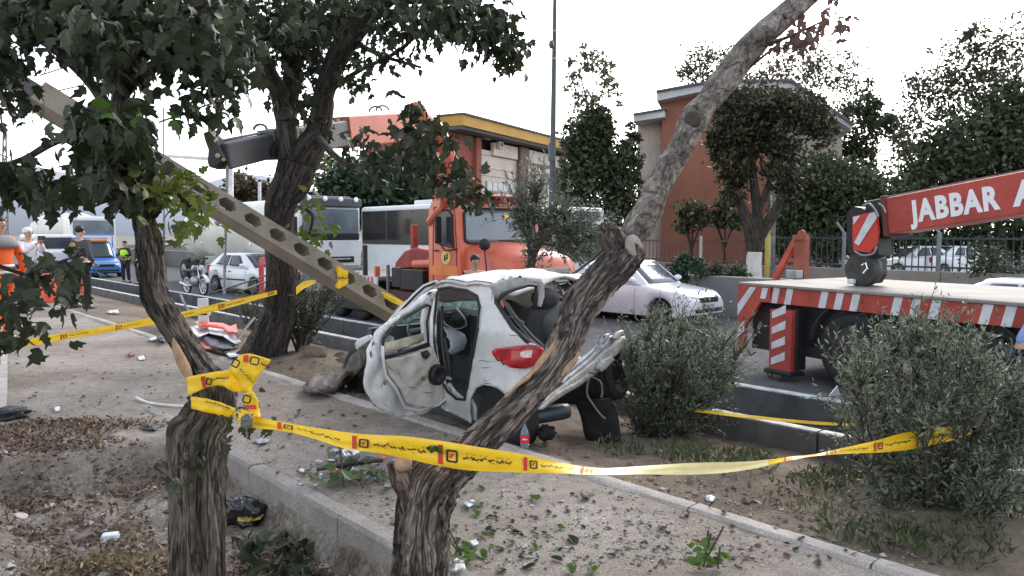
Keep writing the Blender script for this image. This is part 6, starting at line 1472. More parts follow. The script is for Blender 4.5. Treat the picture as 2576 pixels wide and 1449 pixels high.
pole('utility_pole', 'thin pale post just left of the tall dark tree', 'pole', (653,653), 458, 640, 48, .12, .10, mat('pale_pole', (.55,.54,.55)))
pole('utility_pole', 'thin grey pole behind the left leaves', 'pole', (412,412), 270, 640, 50, .07, .06, mat('thin_grey_pole', (.3,.28,.28), .6))
mb = MB(); mb.bar(W(405,392,50), W(530,400,42), .2, .22); tag(mb.build('gantry_arm', mat('pale_pole', (.55,.54,.55)), None), 'pale horizontal gantry arm left of the crane boom end', 'gantry')
def ysl(root): pass
pole('marker_pole', 'yellow post beside the whitewashed tree', 'pole', (1930,1932), 540, 690, 26.6, .09, .09, mat('yellow_post', (.45,.36,.08), .6))
pole('marker_pole', 'dark lattice post just right of the yellow post', 'pole', (1944,1950), 250, 690, 26.9, .08, .07, mat('lattice_grey', (.16,.15,.15), .7, col2=(.3,.3,.3), vs=8))
pl_ = thing('lattice_mast', 'distant lattice mast at the left edge under the leaves', 'mast', W(12, 600, 90))
mb = MB()
for sx in (-1, 1): mb.tube([W(12+sx*10, 640, 90), W(12+sx*3, 325, 90)], .10, 5)
for k in range(9): v = 600-30*k; wd = 10-7*k/10; mb.tube([W(12-wd, v, 90), W(12+wd*.9, v-30, 90)], .07, 4); mb.tube([W(12+wd, v, 90), W(12-wd*.9, v-30, 90)], .07, 4)
mb.build('lattice', mat('mast_grey', (.2,.17,.16), .7), pl_, world=True)
wm = mat('cable_black', (.03,.03,.03), .6)
for A, lab in (([(-60,150,12),(60,96,12.5),(170,40,13),(300,-30,14)], 'thin overhead cable at the top left corner'), ([(100,190,14),(250,140,15),(400,80,16)], 'upper of the thin overhead cables crossing the left leaves'), ([(130,232,14),(250,205,15),(420,165,16)], 'overhead cable leaving the end of the concrete pole'), ([(400,308,11),(630,225,11),(830,150,11),(1100,40,11),(1210,-10,11)], 'long overhead cable passing through the tall dark tree')):
    mb = MB(); mb.tube(catmull([W(*q) for q in A], 5), .012 if 'long' not in lab else .014, 5); tag(mb.build('overhead_cable', wm, None), lab, 'cable')
mb = MB()
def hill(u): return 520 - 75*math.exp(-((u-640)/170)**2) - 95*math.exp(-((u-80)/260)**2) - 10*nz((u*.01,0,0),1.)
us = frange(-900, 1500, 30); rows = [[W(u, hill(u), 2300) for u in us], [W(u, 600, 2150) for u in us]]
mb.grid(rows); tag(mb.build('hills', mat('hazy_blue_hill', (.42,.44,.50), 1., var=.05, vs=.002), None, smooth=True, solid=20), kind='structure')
# ---------------------------------------------------------------- background trees and shrubs
gA = leafmat('dark_green_leaves', (.024,.037,.018), (.085,.105,.050), .25)
gB = leafmat('olive_leaves', (.035,.042,.018), (.085,.090,.045), .25)
gC = leafmat('rusty_leaves', (.040,.034,.018), (.11,.075,.040), .25)
gD = leafmat('grey_green_leaves', (.055,.070,.048), (.17,.19,.14), .2)
gE = leafmat('deep_bluish_green_leaves', (.014,.034,.018), (.048,.082,.044), .2)
gP = leafmat('pale_yellowish_leaves', (.16,.17,.07), (.30,.28,.15), .4)  # pale yellowish leaf tone for the far tree tops
def bgtree(label, u, vb, Y, blobs, m, trunk, n, size, seed, name='tree', cat='tree', density=1., zb=-.4, tm=None, extra=None, tpl=LT_CLUMP):
    """blobs: (u, v, ru, rv, share) crown lobes; trunk: polylines of (u, v, w)"""
    rg = np.random.default_rng(seed); b = W(u, vb, Y); b.z = zb; root = thing(name, label, cat, b)
    if trunk:
        mb = MB()
        for br in trunk: limb(mb, [(p[0], p[1], p[2], Y+(p[3] if len(p) > 3 else 0)) for p in br], n=9, sub=4, seed=seed)
        mb.build('trunk', tm or bark_dark, root, smooth=True, world=True)
    P = []; tot = sum(q[4] for q in blobs)
    for (bu, bv, ru, rv, sh) in blobs:
        N_ = int(n*sh/tot); nc = max(6, int(N_/26)); k = N_//nc
        ru_m = ru*Y/FPX
        for _ in range(nc):
            while True:
                a, c, d_ = rg.uniform(-1, 1, 3)
                if .10 < a*a+c*c+d_*d_ < 1: break
            cen = np.array(W(bu+a*ru, bv+c*rv, Y + d_*ru_m*.9))
            s_ = ru_m*rg.uniform(.09, .30)
            P.append(cen + rg.normal(size=(k, 3))*np.array([s_, s_, s_*.75]))
    P = np.concatenate(P); leaf_mesh('crown', P, rg.uniform(size*.6, size*1.3, len(P)), m, root, tpl, None, seed)
    if extra: extra(root)
    return root
bgtree('bushy dark green trees behind the tanker and crane truck, the middle clump', 1000, 660, 44, [(960,460,120,55,3),(880,480,80,45,2),(1060,470,90,70,2.4),(1130,470,40,60,1),(1000,520,150,50,2)], gE, [[(1000,640,10),(1005,520,8)]], 16000, .38, 101)
bgtree('dark tree mass left of the tall dark tree near the pale posts', 640, 640, 60, [(640,495,50,40,1.5),(600,490,40,50,1),(690,500,40,40,1),(560,520,40,40,1)], gC, [[(640,640,6),(640,520,5)]], 5000, .42, 102)
bgtree('pale yellowish tree tops beyond the crane boom', 830, 600, 95, [(830,425,26,36,1.4),(880,425,24,34,1.3),(780,450,30,24,.8),(720,470,30,20,.6)], gP, [[(840,600,3),(840,440,2)]], 1800, .6, 103)
bgtree('dark dense evergreen with a thin bare-topped poplar behind the tall pole', 1490, 680, 40, [(1470,380,50,110,3),(1500,330,40,70,1.6),(1490,480,85,120,4),(1560,460,50,110,2),(1450,560,50,50,1)], gA, [[(1500,690,14),(1498,560,12),(1490,420,9)]], 15000, .30, 104)
bgtree('thin pale poplar with sparse leaves rising above the dark evergreen', 1490, 640, 48, [(1440,210,20,80,1.2),(1490,200,50,70,2.4),(1530,190,30,50,1.6),(1450,270,34,50,1),(1555,250,12,30,.3),(1470,130,10,20,.4)], leafmat('pale_olive_leaves', (.09,.09,.05), (.19,.18,.11), .35), [[(1500,600,8),(1488,320,6),(1450,160,2)], [(1488,320,4),(1530,180,2)], [(1490,300,4),(1492,160,2)]], 1150, .30, 105)
bgtree('reddish brown small tree between the evergreen and the brick block', 1580, 690, 43, [(1585,430,26,80,1.5),(1570,520,26,60,1.2),(1590,350,18,40,.6)], gC, [[(1580,690,7),(1582,480,5)]], 2400, .26, 106)
bgtree('loose leafy tree standing behind the roof of the brick block', 1850, 640, 64, [(1790,160,70,50,2.2),(1880,190,60,50,1.4),(1990,170,90,60,2.4),(2090,180,80,60,2),(1740,190,40,30,.7),(2130,230,50,60,1.2)], gB, [[(1900,600,10),(1900,300,7),(1800,170,3)], [(1900,300,6),(2050,180,3)]], 7000, .28, 107)
def wash(root):
    mb = MB(); limb(mb, [(1895,712,48,24.9),(1896,690,40,24.9),(1897,655,37,24.9),(1898,634,36,24.9)], n=14, seed=4); mb.build('whitewashed_base', mat('whitewash', (.58,.55,.51), .9, var=.2, vs=2), root, smooth=True, world=True)
bgtree('tree with a whitewashed lower trunk and dark round crown before the brick block', 1896, 720, 25, [(1850,310,58,80,2.4),(1846,410,46,70,1.8),(1850,480,30,36,.6),(1960,310,66,90,2.6),(1965,420,50,70,1.6),(1900,255,100,40,1.5),(2035,285,60,60,1.2),(2075,330,40,40,.5),(1990,490,26,30,.3),(1900,350,30,60,.7),(1800,350,20,50,.4)], leafmat('dark_rusty_leaves', (.020,.024,.012), (.072,.066,.034), .25), [[(1896,640,34),(1892,590,36),(1870,530,22),(1845,470,16),(1835,420,10)], [(1894,600,30),(1905,540,24),(1895,450,18),(1890,360,12)], [(1900,610,30),(1950,530,24),(1978,470,18),(1990,380,10)], [(1905,540,16),(1940,440,12),(1950,350,8)]], 14000, .17, 108, extra=wash)
bgtree('dark conifer at the right end of the brick block', 2170, 690, 52, [(2160,330,50,80,2.4),(2190,260,26,60,1),(2230,310,50,30,.8),(2150,420,60,70,2)], gA, [[(2170,690,10),(2170,400,7)]], 6500, .30, 109)
bgtree('broad mid green trees behind the railing, centre right', 2100, 690, 36, [(2060,470,90,80,3),(2150,500,110,80,3),(2000,540,60,80,1.6),(2240,540,90,80,2),(2100,590,130,50,2)], leafmat('mid_green_leaves', (.030,.044,.019), (.088,.105,.052), .25), [[(2100,690,14),(2100,520,10)]], 17000, .25, 110)
bgtree('big dark tree mass at the right edge above the crane boom', 2480, 690, 40, [(2480,370,150,90,4),(2560,300,90,110,3),(2380,430,120,90,3),(2600,450,120,120,3),(2440,520,180,90,3),(2320,480,70,60,1.2)], gA, [[(2480,690,20),(2470,420,14)], [(2560,690,16),(2560,380,10)]], 20000, .33, 111)
bgtree('open crowned tall tree with sky showing through at the upper right', 2470, 640, 44, [(2430,170,90,90,3),(2380,230,80,60,1.8),(2500,200,60,90,1.6),(2300,230,50,40,.9),(2560,140,70,110,2.6),(2450,100,40,50,.8),(2330,280,60,40,.8),(2490,300,70,60,1.5)], gB, [[(2480,640,16),(2470,330,10),(2420,180,4)], [(2470,330,7),(2390,240,3)], [(2500,640,12),(2545,300,8),(2560,140,3)]], 7000, .25, 112)
bgtree('small rusty leaved tree at the horizon gap behind the conifer', 2260, 640, 80, [(2260,340,40,40,1),(2290,370,30,30,.8)], gC, [[(2260,600,5),(2260,360,3)]], 700, .5, 113)  # rusty leaf colour shared with the other brownish trees
for u, Y, lab, sd_ in ((1740, 30, 'small spindly tree before the brown railing, the left of two', 1), (1822, 30.5, 'small spindly tree before the brown railing, the right of two', 2)):
    bgtree(lab, u, 700, Y, [(u,535,38,34,1),(u-18,560,26,26,.6),(u+22,555,26,26,.6)], gB, [[(u,700,8),(u-2,620,7),(u-22,560,4)], [(u,625,6),(u+24,560,3)], [(u,620,5),(u+4,540,3)]], 900, .24, 120+sd_)
for (u, v, ru, rv, Y, lab, m, n) in ((1728,672,38,34,19.2,'round dark shrub behind the median barrier',gE,800),(1790,682,30,24,19.6,'yellow green shrub beside the round dark shrub',gB,420),(1830,690,50,16,20.5,'clipped low hedge behind the median barrier',gA,900),(2490,660,60,40,23.,'dark shrub at the right before the far railing',gA,900),(2560,685,60,30,22.5,'dry pale shrub at the right edge behind the truck deck',gD,500),(820,830,34,40,9.5,'small weed bush leaning on the channel wall',gB,0)):
    if n: bgtree(lab, u, v+rv, Y, [(u,v,ru,rv,1)], m, [[(u,v+rv+8,6),(u,v,4)]], n, .13, R.randint(200, 900), 'shrub', 'shrub', zb=-.45)
bgtree('dark undergrowth behind the far railing at the right', 2260, 660, 40.5, [(1990,612,60,46,1),(2090,615,70,44,1.2),(2200,610,70,40,1.2),(2330,600,90,30,1),(2460,606,80,40,1.2),(2570,606,70,44,1.2)], gA, [[(2260,690,8),(2260,610,5)]], 9000, .26, 114, 'hedge', 'hedge')
# shrubs in the verge
def shrub(label, base, u, Y, stems, n, size, m, seed, spread=.12, leaf=LT_NARROW, zb=None, dens=1.):
    """upright twiggy shrub: stems are polylines of (u, v, w, dY); leaves sit along twigs branching from them"""
    root = thing('shrub', label, 'shrub', base); rg = np.random.default_rng(seed); mb = MB(); P = []; Dr = []
    for st in stems:
        pts = [(a, b, c, Y+d) for a, b, c, d in st]; pp_, rr_ = limb(mb, pts, n=6, sub=4, seed=seed, furrow=.05)
        k0 = int(len(pp_)*.25)
        for _ in range(int(n/len(stems)/14)):
            i = rg.integers(k0, len(pp_)); p = np.array(pp_[i]); t = np.array(pp_[min(i+1, len(pp_)-1)]-pp_[max(0, i-1)]); t /= np.linalg.norm(t)+1e-9
            d = t*.9 + rg.normal(size=3)*.65 + np.array([0,0,.35]); d /= np.linalg.norm(d); L = spread*rg.uniform(.5, 1.7)*(.6+1.2*(i/len(pp_)))
            f = np.linspace(.1, 1, 14)[:, None]; q = p + d*L*f + rg.normal(size=(14, 3))*.008
            P.append(q); Dr.append(d*.9 + rg.normal(size=(14, 3))*.75)
            mb.tube([Vector(p), Vector(p+d*L)], [.004, .0015], 4)
    mb.build('stem', bark_dark, root, smooth=True, world=True)
    P = np.concatenate(P); Dr = np.concatenate(Dr); sz = rg.uniform(size*.6, size*1.25, len(P))
    idx = np.argsort(P[:, 1]); a, b = idx[:110], idx[110:]
    leaf_parts(root, single_leaf(m, leaf), P[a], Dr[a], sz[a], seed); leaf_mesh('foliage', P[b], sz[b], m, root, leaf, Dr[b], seed)
    return root
rg_ = random.Random(77)
def fan(u0, v0, u1, u2, vtops, w0, spread, k, dY=.5):
    S_ = []
    for i in range(k):
        a = (i+.5)/k + rg_.uniform(-.04, .04); uu = lerp(u1, u2, a); vt = vtops(a)+rg_.uniform(-18, 18); d = rg_.uniform(-dY, dY)
        S_.append([(u0+(uu-u0)*.04, v0, w0, 0), (lerp(u0, uu, .30)+rg_.uniform(-10,10), lerp(v0, vt, .38), w0*.7, d*.4), (lerp(u0, uu, .72)+rg_.uniform(-10,10), lerp(v0, vt, .70), w0*.45, d*.8), (uu, vt, w0*.2, d)])
    return S_
bigm = leafmat('grey_green_shrub_leaf', (.085,.105,.072), (.22,.25,.175), .3)
shrub('large grey green shrub in the right foreground holding the end of the tape', G(2320, 1440, -.15), 2320, 4.75,
      fan(2330, 1500, 2125, 2640, lambda a: 985-125*math.exp(-((a-.40)/.24)**2), 16, 0, 34, .5) + fan(2330, 1490, 2110, 2620, lambda a: 1080, 16, 0, 16, .6) + fan(2330, 1480, 2190, 2560, lambda a: 1250, 12, 0, 12, .6), 40000, .046, bigm, 301, .14)
shrub('grey green shrub just right of the wrecked car rear', G(1660, 1130, -.3), 1680, 7.0,
      fan(1655, 1150, 1560, 1870, lambda a: 830+60*abs(a-.45)*2, 14, 0, 22, .5) + fan(1655, 1150, 1580, 1850, lambda a: 960, 12, 0, 14, .5) + fan(1650,1150,1580,1780,lambda a: 1060, 9, 0, 8, .4), 24000, .052, bigm, 302, .17)
shrub('young tree with silvery leaves in front of the red truck bonnet', W(1338, 760, 9.2)+Vector((0,0,-1.2)), 1340, 9.2,
      [[(1336,900,26,0),(1336,700,24,0),(1338,640,22,0),(1330,580,14,0),(1320,520,8,.1)], [(1338,640,18,0),(1360,580,12,.1),(1390,540,8,.1),(1440,560,5,.2)], [(1338,650,16,0),(1380,590,10,-.1),(1450,590,6,-.1),(1490,600,4,-.1)], [(1334,600,10,0),(1345,540,6,0),(1350,495,3,0)], [(1336,620,10,0),(1312,570,6,0),(1306,535,3,0)], [(1360,580,9,.1),(1400,560,6,.1),(1430,590,4,.1)], [(1350,610,8,0),(1400,620,5,0),(1450,630,3,0)]], 5600, .075, leafmat('silvery_leaf', (.07,.085,.062), (.22,.24,.19), .25), 303, .26)
shrub('twiggy bush behind the foot of the tall dark tree', G(760, 885, -.05), 760, 9.9,
      fan(755, 900, 690, 850, lambda a: 740+50*abs(a-.5), 9, 0, 18, .4), 4200, .055, leafmat('dull_bush_leaf', (.040,.050,.028), (.115,.13,.08), .2), 304, .2)
shrub('low twiggy bush left of the tall tree foot by the channel', G(640, 830, -.1), 640, 12.5, fan(640, 835, 590, 680, lambda a: 770, 5, 0, 8, .3), 1100, .055, MATS['dull_bush_leaf'], 305, .2)
# weeds and dry grass as masses nobody could count
def weeds(name, spots, m, size, seed, tpl=LT_NARROW, up=1.2, label=None):
    rg = np.random.default_rng(seed); P = []; d = []
    for (u, v, ru, rv, n, hgt, surf) in spots:
        for _ in range(n):
            a, r = rg.uniform(0, 6.28), math.sqrt(rg.uniform(0, 1)); p = G(u+ru*r*math.cos(a), v+rv*r*math.sin(a), -.12)
            s, t = p.dot(D), p.dot(N); z = hv(s, t) if t > 3.72 else hw(s, t)
            P.append([p.x, p.y, z + rg.uniform(0, hgt)]); q = rg.normal(size=3)*.7; q[2] = abs(q[2])*.6+up*rg.uniform(.2, 1); d.append(q)
    P = np.array(P); o = leaf_mesh(name, P, rg.uniform(size*.5, size*1.4, len(P)), m, None, tpl, np.array(d), seed); return o
weeds('weeds', [(2130,1180,70,26,260,.06,0),(2040,1290,130,60,160,.04,0),(2200,1390,150,50,300,.06,0),(2400,1400,150,60,420,.08,0),(1850,1190,110,40,300,.08,0),(1880,1120,70,22,200,.08,0),(1720,1150,80,40,420,.12,0),(1560,1130,60,26,160,.07,0),(2500,1240,90,70,300,.1,0),(1700,830,120,26,120,.0,0),(2070,1230,90,40,200,.05,0)], leafmat('weed_leaf', (.035,.050,.020), (.11,.12,.06), .25), .055, 401)
weeds('dry_grass', [(230,1400,170,50,420,.03,0),(330,1350,120,40,260,.03,0),(700,1430,160,40,300,.03,0),(150,1150,150,50,120,.02,0)], leafmat('straw', (.16,.115,.06), (.34,.26,.15), .2), .045, 402, LT_NARROW, .5)
weeds('leaf_litter', [(130,1135,160,40,1500,.02,0),(60,1190,120,60,900,.03,0),(330,1170,110,30,420,.02,0),(200,1290,200,90,800,.02,0),(300,1400,170,50,600,.02,0),(700,1390,130,60,800,.03,0),(230,1105,200,16,700,.02,0)], leafmat('brown_litter_leaf', (.05,.030,.018), (.20,.125,.075), .1), .026, 403, LT_BROAD, .1)
weeds('pit_greens', [(690,1360,90,60,70,.06,0),(620,1330,40,30,20,.05,0),(760,1440,80,26,40,.06,0)], leafdark, .075, 404, LT_BROAD, .5)
# grit and crumbs over the walkway, the pit and the verge
def grit(name, spots, cols, smin, smax, seed, lift=.3, tmin=-99):
    rg = np.random.default_rng(seed); mb = MB()
    for (u0, u1, v0, v1, n) in spots:
        for _ in range(n):
            u, v = rg.uniform(u0, u1), v0+(v1-v0)*rg.uniform(0,1)**.8; p = G(u, v, -.03); s, t = p.dot(D), p.dot(N)
            if t < tmin or 3.56 < t < 3.75 or 2.0 < t < 2.2 or t > 6.4: continue
            z = hv(s, t) if t >= 3.75 else hw(s, t); r = rg.uniform(smin, smax)*(1 if rg.uniform() > .1 else 2.2); c = Vector((p.x, p.y, z+r*lift)); a = rg.uniform(0, 6.28)
            q = [c+Vector((r*math.cos(a+k)*rg.uniform(.6,1.3), r*math.sin(a+k)*rg.uniform(.6,1.3), rg.uniform(-.1,.1)*r)) for k in (0,1.57,3.14,4.71)]; tp_ = c+Vector((rg.uniform(-.3,.3)*r, rg.uniform(-.3,.3)*r, r*rg.uniform(.3,.8)))
            mb.add(q+[tp_], [(0,1,4),(1,2,4),(2,3,4),(3,0,4),(3,2,1,0)], int(rg.integers(0, len(cols))))
    o = mb.build(name, cols, None); return tag(o, kind='stuff')
stone = [mat('grit_grey', (.24,.22,.20), .9), mat('grit_dark', (.10,.085,.07), .9), mat('grit_pale', (.38,.35,.31), .9)]
grit('gravel', [(20,470,890,1090,700),(600,1150,960,1230,700),(1140,1900,1180,1449,900),(590,1000,1100,1380,300),(1500,2300,1130,1440,700),(640,920,890,1000,260)], stone, .004, .011, 501)
grit('verge_crumbs', [(1400,2350,1130,1440,420),(640,920,890,1000,160),(950,1500,1060,1150,120)], [MATS['grit_dark'], mat('dry_clod', (.17,.135,.10), .95), mat('dead_twig_bit', (.12,.08,.055), .9)], .008, .022, 503, tmin=3.85)
grit('rubble', [(0,440,1110,1449,900),(560,1000,1260,1449,500)], stone+[mat('crumb_brown', (.13,.085,.06), .9)], .006, .018, 502)
# ---------------------------------------------------------------- fallen leaves, litter and small things
rr = random.Random(12)
def surf(p):
    s, t = p.dot(D), p.dot(N); return hv(s, t) if t >= 3.75 else (.02 if 3.58 < t < 3.75 or 2.03 < t < 2.17 else hw(s, t))
lm = {k: [] for k in 'gdb'}
for key, m in (('g', leaffresh), ('d', leafdark), ('b', leafbrown), ):
    for q in range(3):
        me = bpy.data.meshes.new('fallen_leaf'); b_ = rr.uniform(.15, .6)
        me.from_pydata([(p[0]-.5, p[1], p[2]+b_*(p[0]-.5)**2*1.6+abs(p[1])*rr.uniform(.1,.7)+.02) for p in LT_BROAD[0]], [], [list(f) for f in LT_BROAD[1]]); me.materials.append(m); me.update(); lm[key].append(me)
LG = {'g': ('fresh green leaf lying on the grey walkway or verge', 'fallen green leaves on the walkway'), 'd': ('dark curled leaf lying on the grey walkway or verge', 'fallen dark leaves on the walkway'), 'b': ('brown dead leaf lying on the ground', 'brown dead leaves on the ground')}
def drop(u, v, key, size):
    p = G(u, v, 0); p.z = surf(p); p = G(u, v, p.z); p.z = surf(p)+.004
    o = bpy.data.objects.new('fallen_leaf', rr.choice(lm[key])); COL.objects.link(o); o.location = p
    o.rotation_euler = (rr.uniform(-.3,.3), rr.uniform(-.3,.3), rr.uniform(0,6.28)); o.scale = (size,)*3
    t = p.dot(N); s = p.dot(D)
    zone = ('on the dirt verge at the right' if t > 3.72 and u > 1400 else 'near the wrecked car' if t > 3.72 else 'in the planting pit' if pitd(s, t) > .3 else 'on the left walkway behind the pit' if u < 470 else 'on the walkway left of the leaning tree' if u < 1100 else 'on the walkway right of the leaning tree')
    nm_ = {'g': 'fresh green leaf', 'd': 'dark curled leaf', 'b': 'brown dead leaf'}[key] if size < .075 else {'g': 'large fresh green leaf', 'd': 'large dark leaf', 'b': 'large brown leaf'}[key]
    tag(o, nm_ + ' lying ' + zone, 'leaf', nm_.replace('leaf', 'leaves') + ' ' + zone)
for (u, v, k, s) in ((1440,1362,'d',.09),(1665,1332,'d',.085),(1345,1258,'g',.10),(1470,1255,'d',.11),(1210,1232,'g',.07),(1200,1298,'g',.085),(1205,1275,'g',.085),(1345,1335,'d',.06),(1300,1340,'d',.06),(1410,1330,'g',.06),(1500,1350,'g',.05),(1560,1255,'d',.05),(1150,1362,'d',.06),(1170,1380,'g',.08),(1215,1400,'g',.09),(1260,1385,'d',.06),(1330,1430,'d',.08),(1260,1440,'d',.07),(1400,1410,'d',.07),(1285,1370,'g',.06),(1435,1440,'g',.085),(1490,1440,'g',.085),(1170,1420,'g',.09),(1220,1350,'g',.07),(1150,1250,'d',.05),(1170,1240,'g',.05),(1320,1300,'d',.05),(1620,1370,'d',.05),(1540,1400,'d',.05),(1345,1380,'g',.06),(1380,1290,'d',.04),(1145,1330,'g',.06),(1240,1340,'d',.05)): drop(u, v, k, s)
for _ in range(85):
    v = rr.triangular(1210, 1445, 1400); u = rr.triangular(1140, 1500+(v-1200)*2.2, 1240)
    drop(u, v, rr.choice('ddddgb'), rr.uniform(.02, .045))
for _ in range(36): drop(rr.uniform(40, 430), rr.uniform(900, 1080), rr.choice('ddbb'), rr.uniform(.03, .06))
for _ in range(36): drop(rr.uniform(650, 960), rr.uniform(1030, 1200), rr.choice('ddgb'), rr.uniform(.03, .06))
for _ in range(40): drop(rr.uniform(1650, 2150), rr.uniform(1220, 1420), rr.choice('bbd'), rr.uniform(.03, .06))
for _ in range(50): drop(rr.uniform(20, 420), rr.uniform(1120, 1440), rr.choice('bbbd'), rr.uniform(.04, .08))
# heap of torn leafy twig on the kerb left of the leaning tree
def heap(label, u, v, n, r, m, size, seed, h=.12):
    c = G(u, v, .0); c.z = surf(c); root = thing('leafy_twig', label, 'twig', c); rg = np.random.default_rng(seed)
    mb = MB()
    for k in range(5): mb.tube([c+Vector((rg.normal()*r*.3, rg.normal()*r*.3, .02)), c+Vector((rg.normal()*r*.8, rg.normal()*r*.8, .03+abs(rg.normal())*h))], .005, 5)
    mb.build('stalk', bark_dark, root, world=True)
    P = np.array(c)[None, :] + rg.normal(size=(n, 3))*np.array([r*.55, r*.45, 0]); P[:, 2] = c.z+.02+np.abs(rg.normal(size=n))*h*.7
    d = rg.normal(size=(n, 3)); d[:, 2] = np.abs(d[:, 2])*.5; leaf_parts(root, single_leaf(m), P, d, rg.uniform(size*.6, size*1.2, n), seed)
    return root
heap('pile of torn green leaves on the walkway left of the leaning tree stem', 880, 1215, 46, .19, leafmat('torn_green_leaf', (.05,.085,.028), (.13,.17,.075), .3), .085, 3, .10)
heap('green sprig standing up at the bottom edge right of centre', 1775, 1432, 22, .07, leaffresh, .06, 4, .10)
heap('small green sprig on the verge by the median side tape', 1160, 1400, 12, .10, leaffresh, .07, 5, .05)
heap('dark leafy twigs in the planting pit beside the kerb', 700, 1375, 26, .16, leafdark, .08, 6, .09)
def bottle():
    p = G(1320, 1150, -.05); p.z = surf(p); c = W(1320, 1150, p.y); root = thing('plastic_bottle', 'clear plastic drink bottle with a red label standing before the wreck', 'bottle', Vector((c.x, c.y, p.z)))
    hgt = (W(1320, 1064, p.y).z - p.z); r = .165*hgt*1.1
    mb = MB(); mb.lathe([(r*.7,0),(r,.02),(r*.95,.10*hgt),(r,.3*hgt),(r*.98,.55*hgt),(r*.85,.66*hgt),(r*.4,.84*hgt),(r*.28,.92*hgt),(r*.28,.96*hgt)], (0,0,0), (0,0,1), 20); mb.build('bottle_body', mat('clear_plastic', (.55,.62,.72), .08, trans=.75, ior=1.3), root, smooth=True)
    mb = MB(); mb.lathe([(r*.8,.0),(r*.9,.015),(r*.9,.16*hgt),(.001,.165*hgt)], (0,0,.012), (0,0,1), 20); mb.build('drink', mat('cola', (.02,.012,.01), .1), root, smooth=True)
    mb = MB(); n = 20; mb.rings([[Vector((r*1.03*math.cos(6.28318*j/n), r*1.03*math.sin(6.28318*j/n), z)) for j in range(n)] for z in (.24*hgt,.54*hgt)], False); lb = mb.build('label', mat('label_red', (.68,.03,.045), .3), root, smooth=True)
    mb = MB()
    for k in range(5): mb.tube([Vector((r*1.06*math.cos(a), r*1.06*math.sin(a), z)) for a, z in ((-2.0+k*.20, .36*hgt), (-1.95+k*.20, (.44-.01*k)*hgt), (-1.86+k*.20, .38*hgt))], .0035, 4)
    mb.build('label_script', mat('label_white', (.75,.72,.72), .5), lb)
    mb = MB(); mb.cyl((0,0,.955*hgt),(0,0,1.0*hgt),r*.31,14); mb.build('cap', mat('cap_grey', (.1,.1,.12), .5), root)
bottle()
def blob(name, label, cat, u, v, r, m, seed, sq=.6, nj=.35, zz_=0, group=None):
    p = G(u, v, 0); z = surf(p); p = G(u, v, z); p.z = z
    mb = MB(); mb.ell((0,0,r[2]*sq), r, 26, 16, nj=nj, seed=seed); o = mb.build(name, m, None, smooth=True); o.location = p; return tag(o, label, cat, group)
def bagmesh(label, u, v, R_, m, seed, name='plastic_bag'):
    p = G(u, v, 0); z = surf(p); p = G(u, v, z); mb = MB(); rows = []
    for i in range(22):
        a = math.pi*i/21-math.pi/2; rows.append([])
        for j in range(34):
            b = 6.28318*j/34; q = Vector((math.cos(a)*math.cos(b), math.cos(a)*math.sin(b), math.sin(a))); f = 1+.35*fbm(q, 1.6, seed)-.30*abs(nz(q, 4.2, seed))-.12*abs(nz(q, 9, seed+2))
            rows[-1].append(Vector((q.x*R_[0]*f, q.y*R_[1]*f, max(-.01, R_[2]*.5+q.z*R_[2]*f))))
    mb.rings(rows); o = mb.build(name, m, None, smooth=True); o.location = (p.x, p.y, z); return tag(o, label, 'plastic bag')
blackbag = mat('shiny_black_plastic', (.012,.012,.014), .25, spec=.7, var=.2)
bagmesh('crumpled shiny black plastic bag in the planting pit behind the scarred trunk', 610, 1318, (.15,.12,.12), blackbag, 3)
bagmesh('black cloth or bag lying at the left edge of the walkway', 22, 1050, (.20,.16,.06), black, 8, 'black_cloth')
mb = MB(); mb.patch([(600,1298),(650,1288),(662,1294),(655,1306),(620,1314),(598,1310)], lambda u, v: G(u, v, -.22+.03*fbm((u*.05,v*.05,0),1,2)), 6); tag(mb.build('paper_scrap', mat('mustard_paper', (.42,.32,.07), .7), None, solid=.006), 'mustard yellow wrapper beside the black plastic bag', 'litter')
pap = mat('dirty_white_paper', (.60,.58,.55), .8, var=.12, vs=20)
def scrap(label, poly, m=None, h=.02, name='paper_scrap', cat='litter', th=.006):
    cx = sum(p[0] for p in poly)/len(poly); cy = sum(p[1] for p in poly)/len(poly); c = G(cx, cy, 0); z = surf(c)
    mb = MB(); mb.patch(poly, lambda u, v: G(u, v, z+.006+h*(.5+.8*fbm((u*.06, v*.08, z), 1., int(cx)))), max(3., math.hypot(poly[0][0]-poly[len(poly)//2][0], poly[0][1]-poly[len(poly)//2][1])/7))
    o = mb.build(name, m or pap, None, smooth=True, solid=th); return tag(o, label, cat)
mb = MB(); cb_ = G(277, 1338, -.22); mb.rings([[Vector((x*a, y*b, z)) for x, y in ((-1,-.8),(-.8,-1),(.8,-1),(1,-.8),(1,.8),(.8,1),(-.8,1),(-1,.8))] for a, b, z in ((.052,.040,0),(.045,.033,.035),(.040,.028,.040))]); o = mb.build('food_tray', mat('foam_white', (.62,.65,.67), .5), None, bevel=.003); o.location = (cb_.x, cb_.y, surf(cb_)); o.rotation_euler[2] = .3; tag(o, 'small upturned white plastic tray on the planting pit soil', 'tray')
scrap('folded white paper in the planting pit, left of the upturned tray and farther', [(122,1217),(160,1213),(164,1220),(150,1226),(124,1223)])
scrap('grubby white scrap at the left rim of the planting pit', [(32,1293),(58,1289),(72,1296),(66,1306),(44,1303)], mat('pinkish_paper', (.52,.45,.42), .8))
scrap('flat stone coloured scrap in the pit near the left rim', [(105,1270),(135,1264),(142,1272),(118,1280)], mat('stone_paper', (.40,.36,.32), .8))
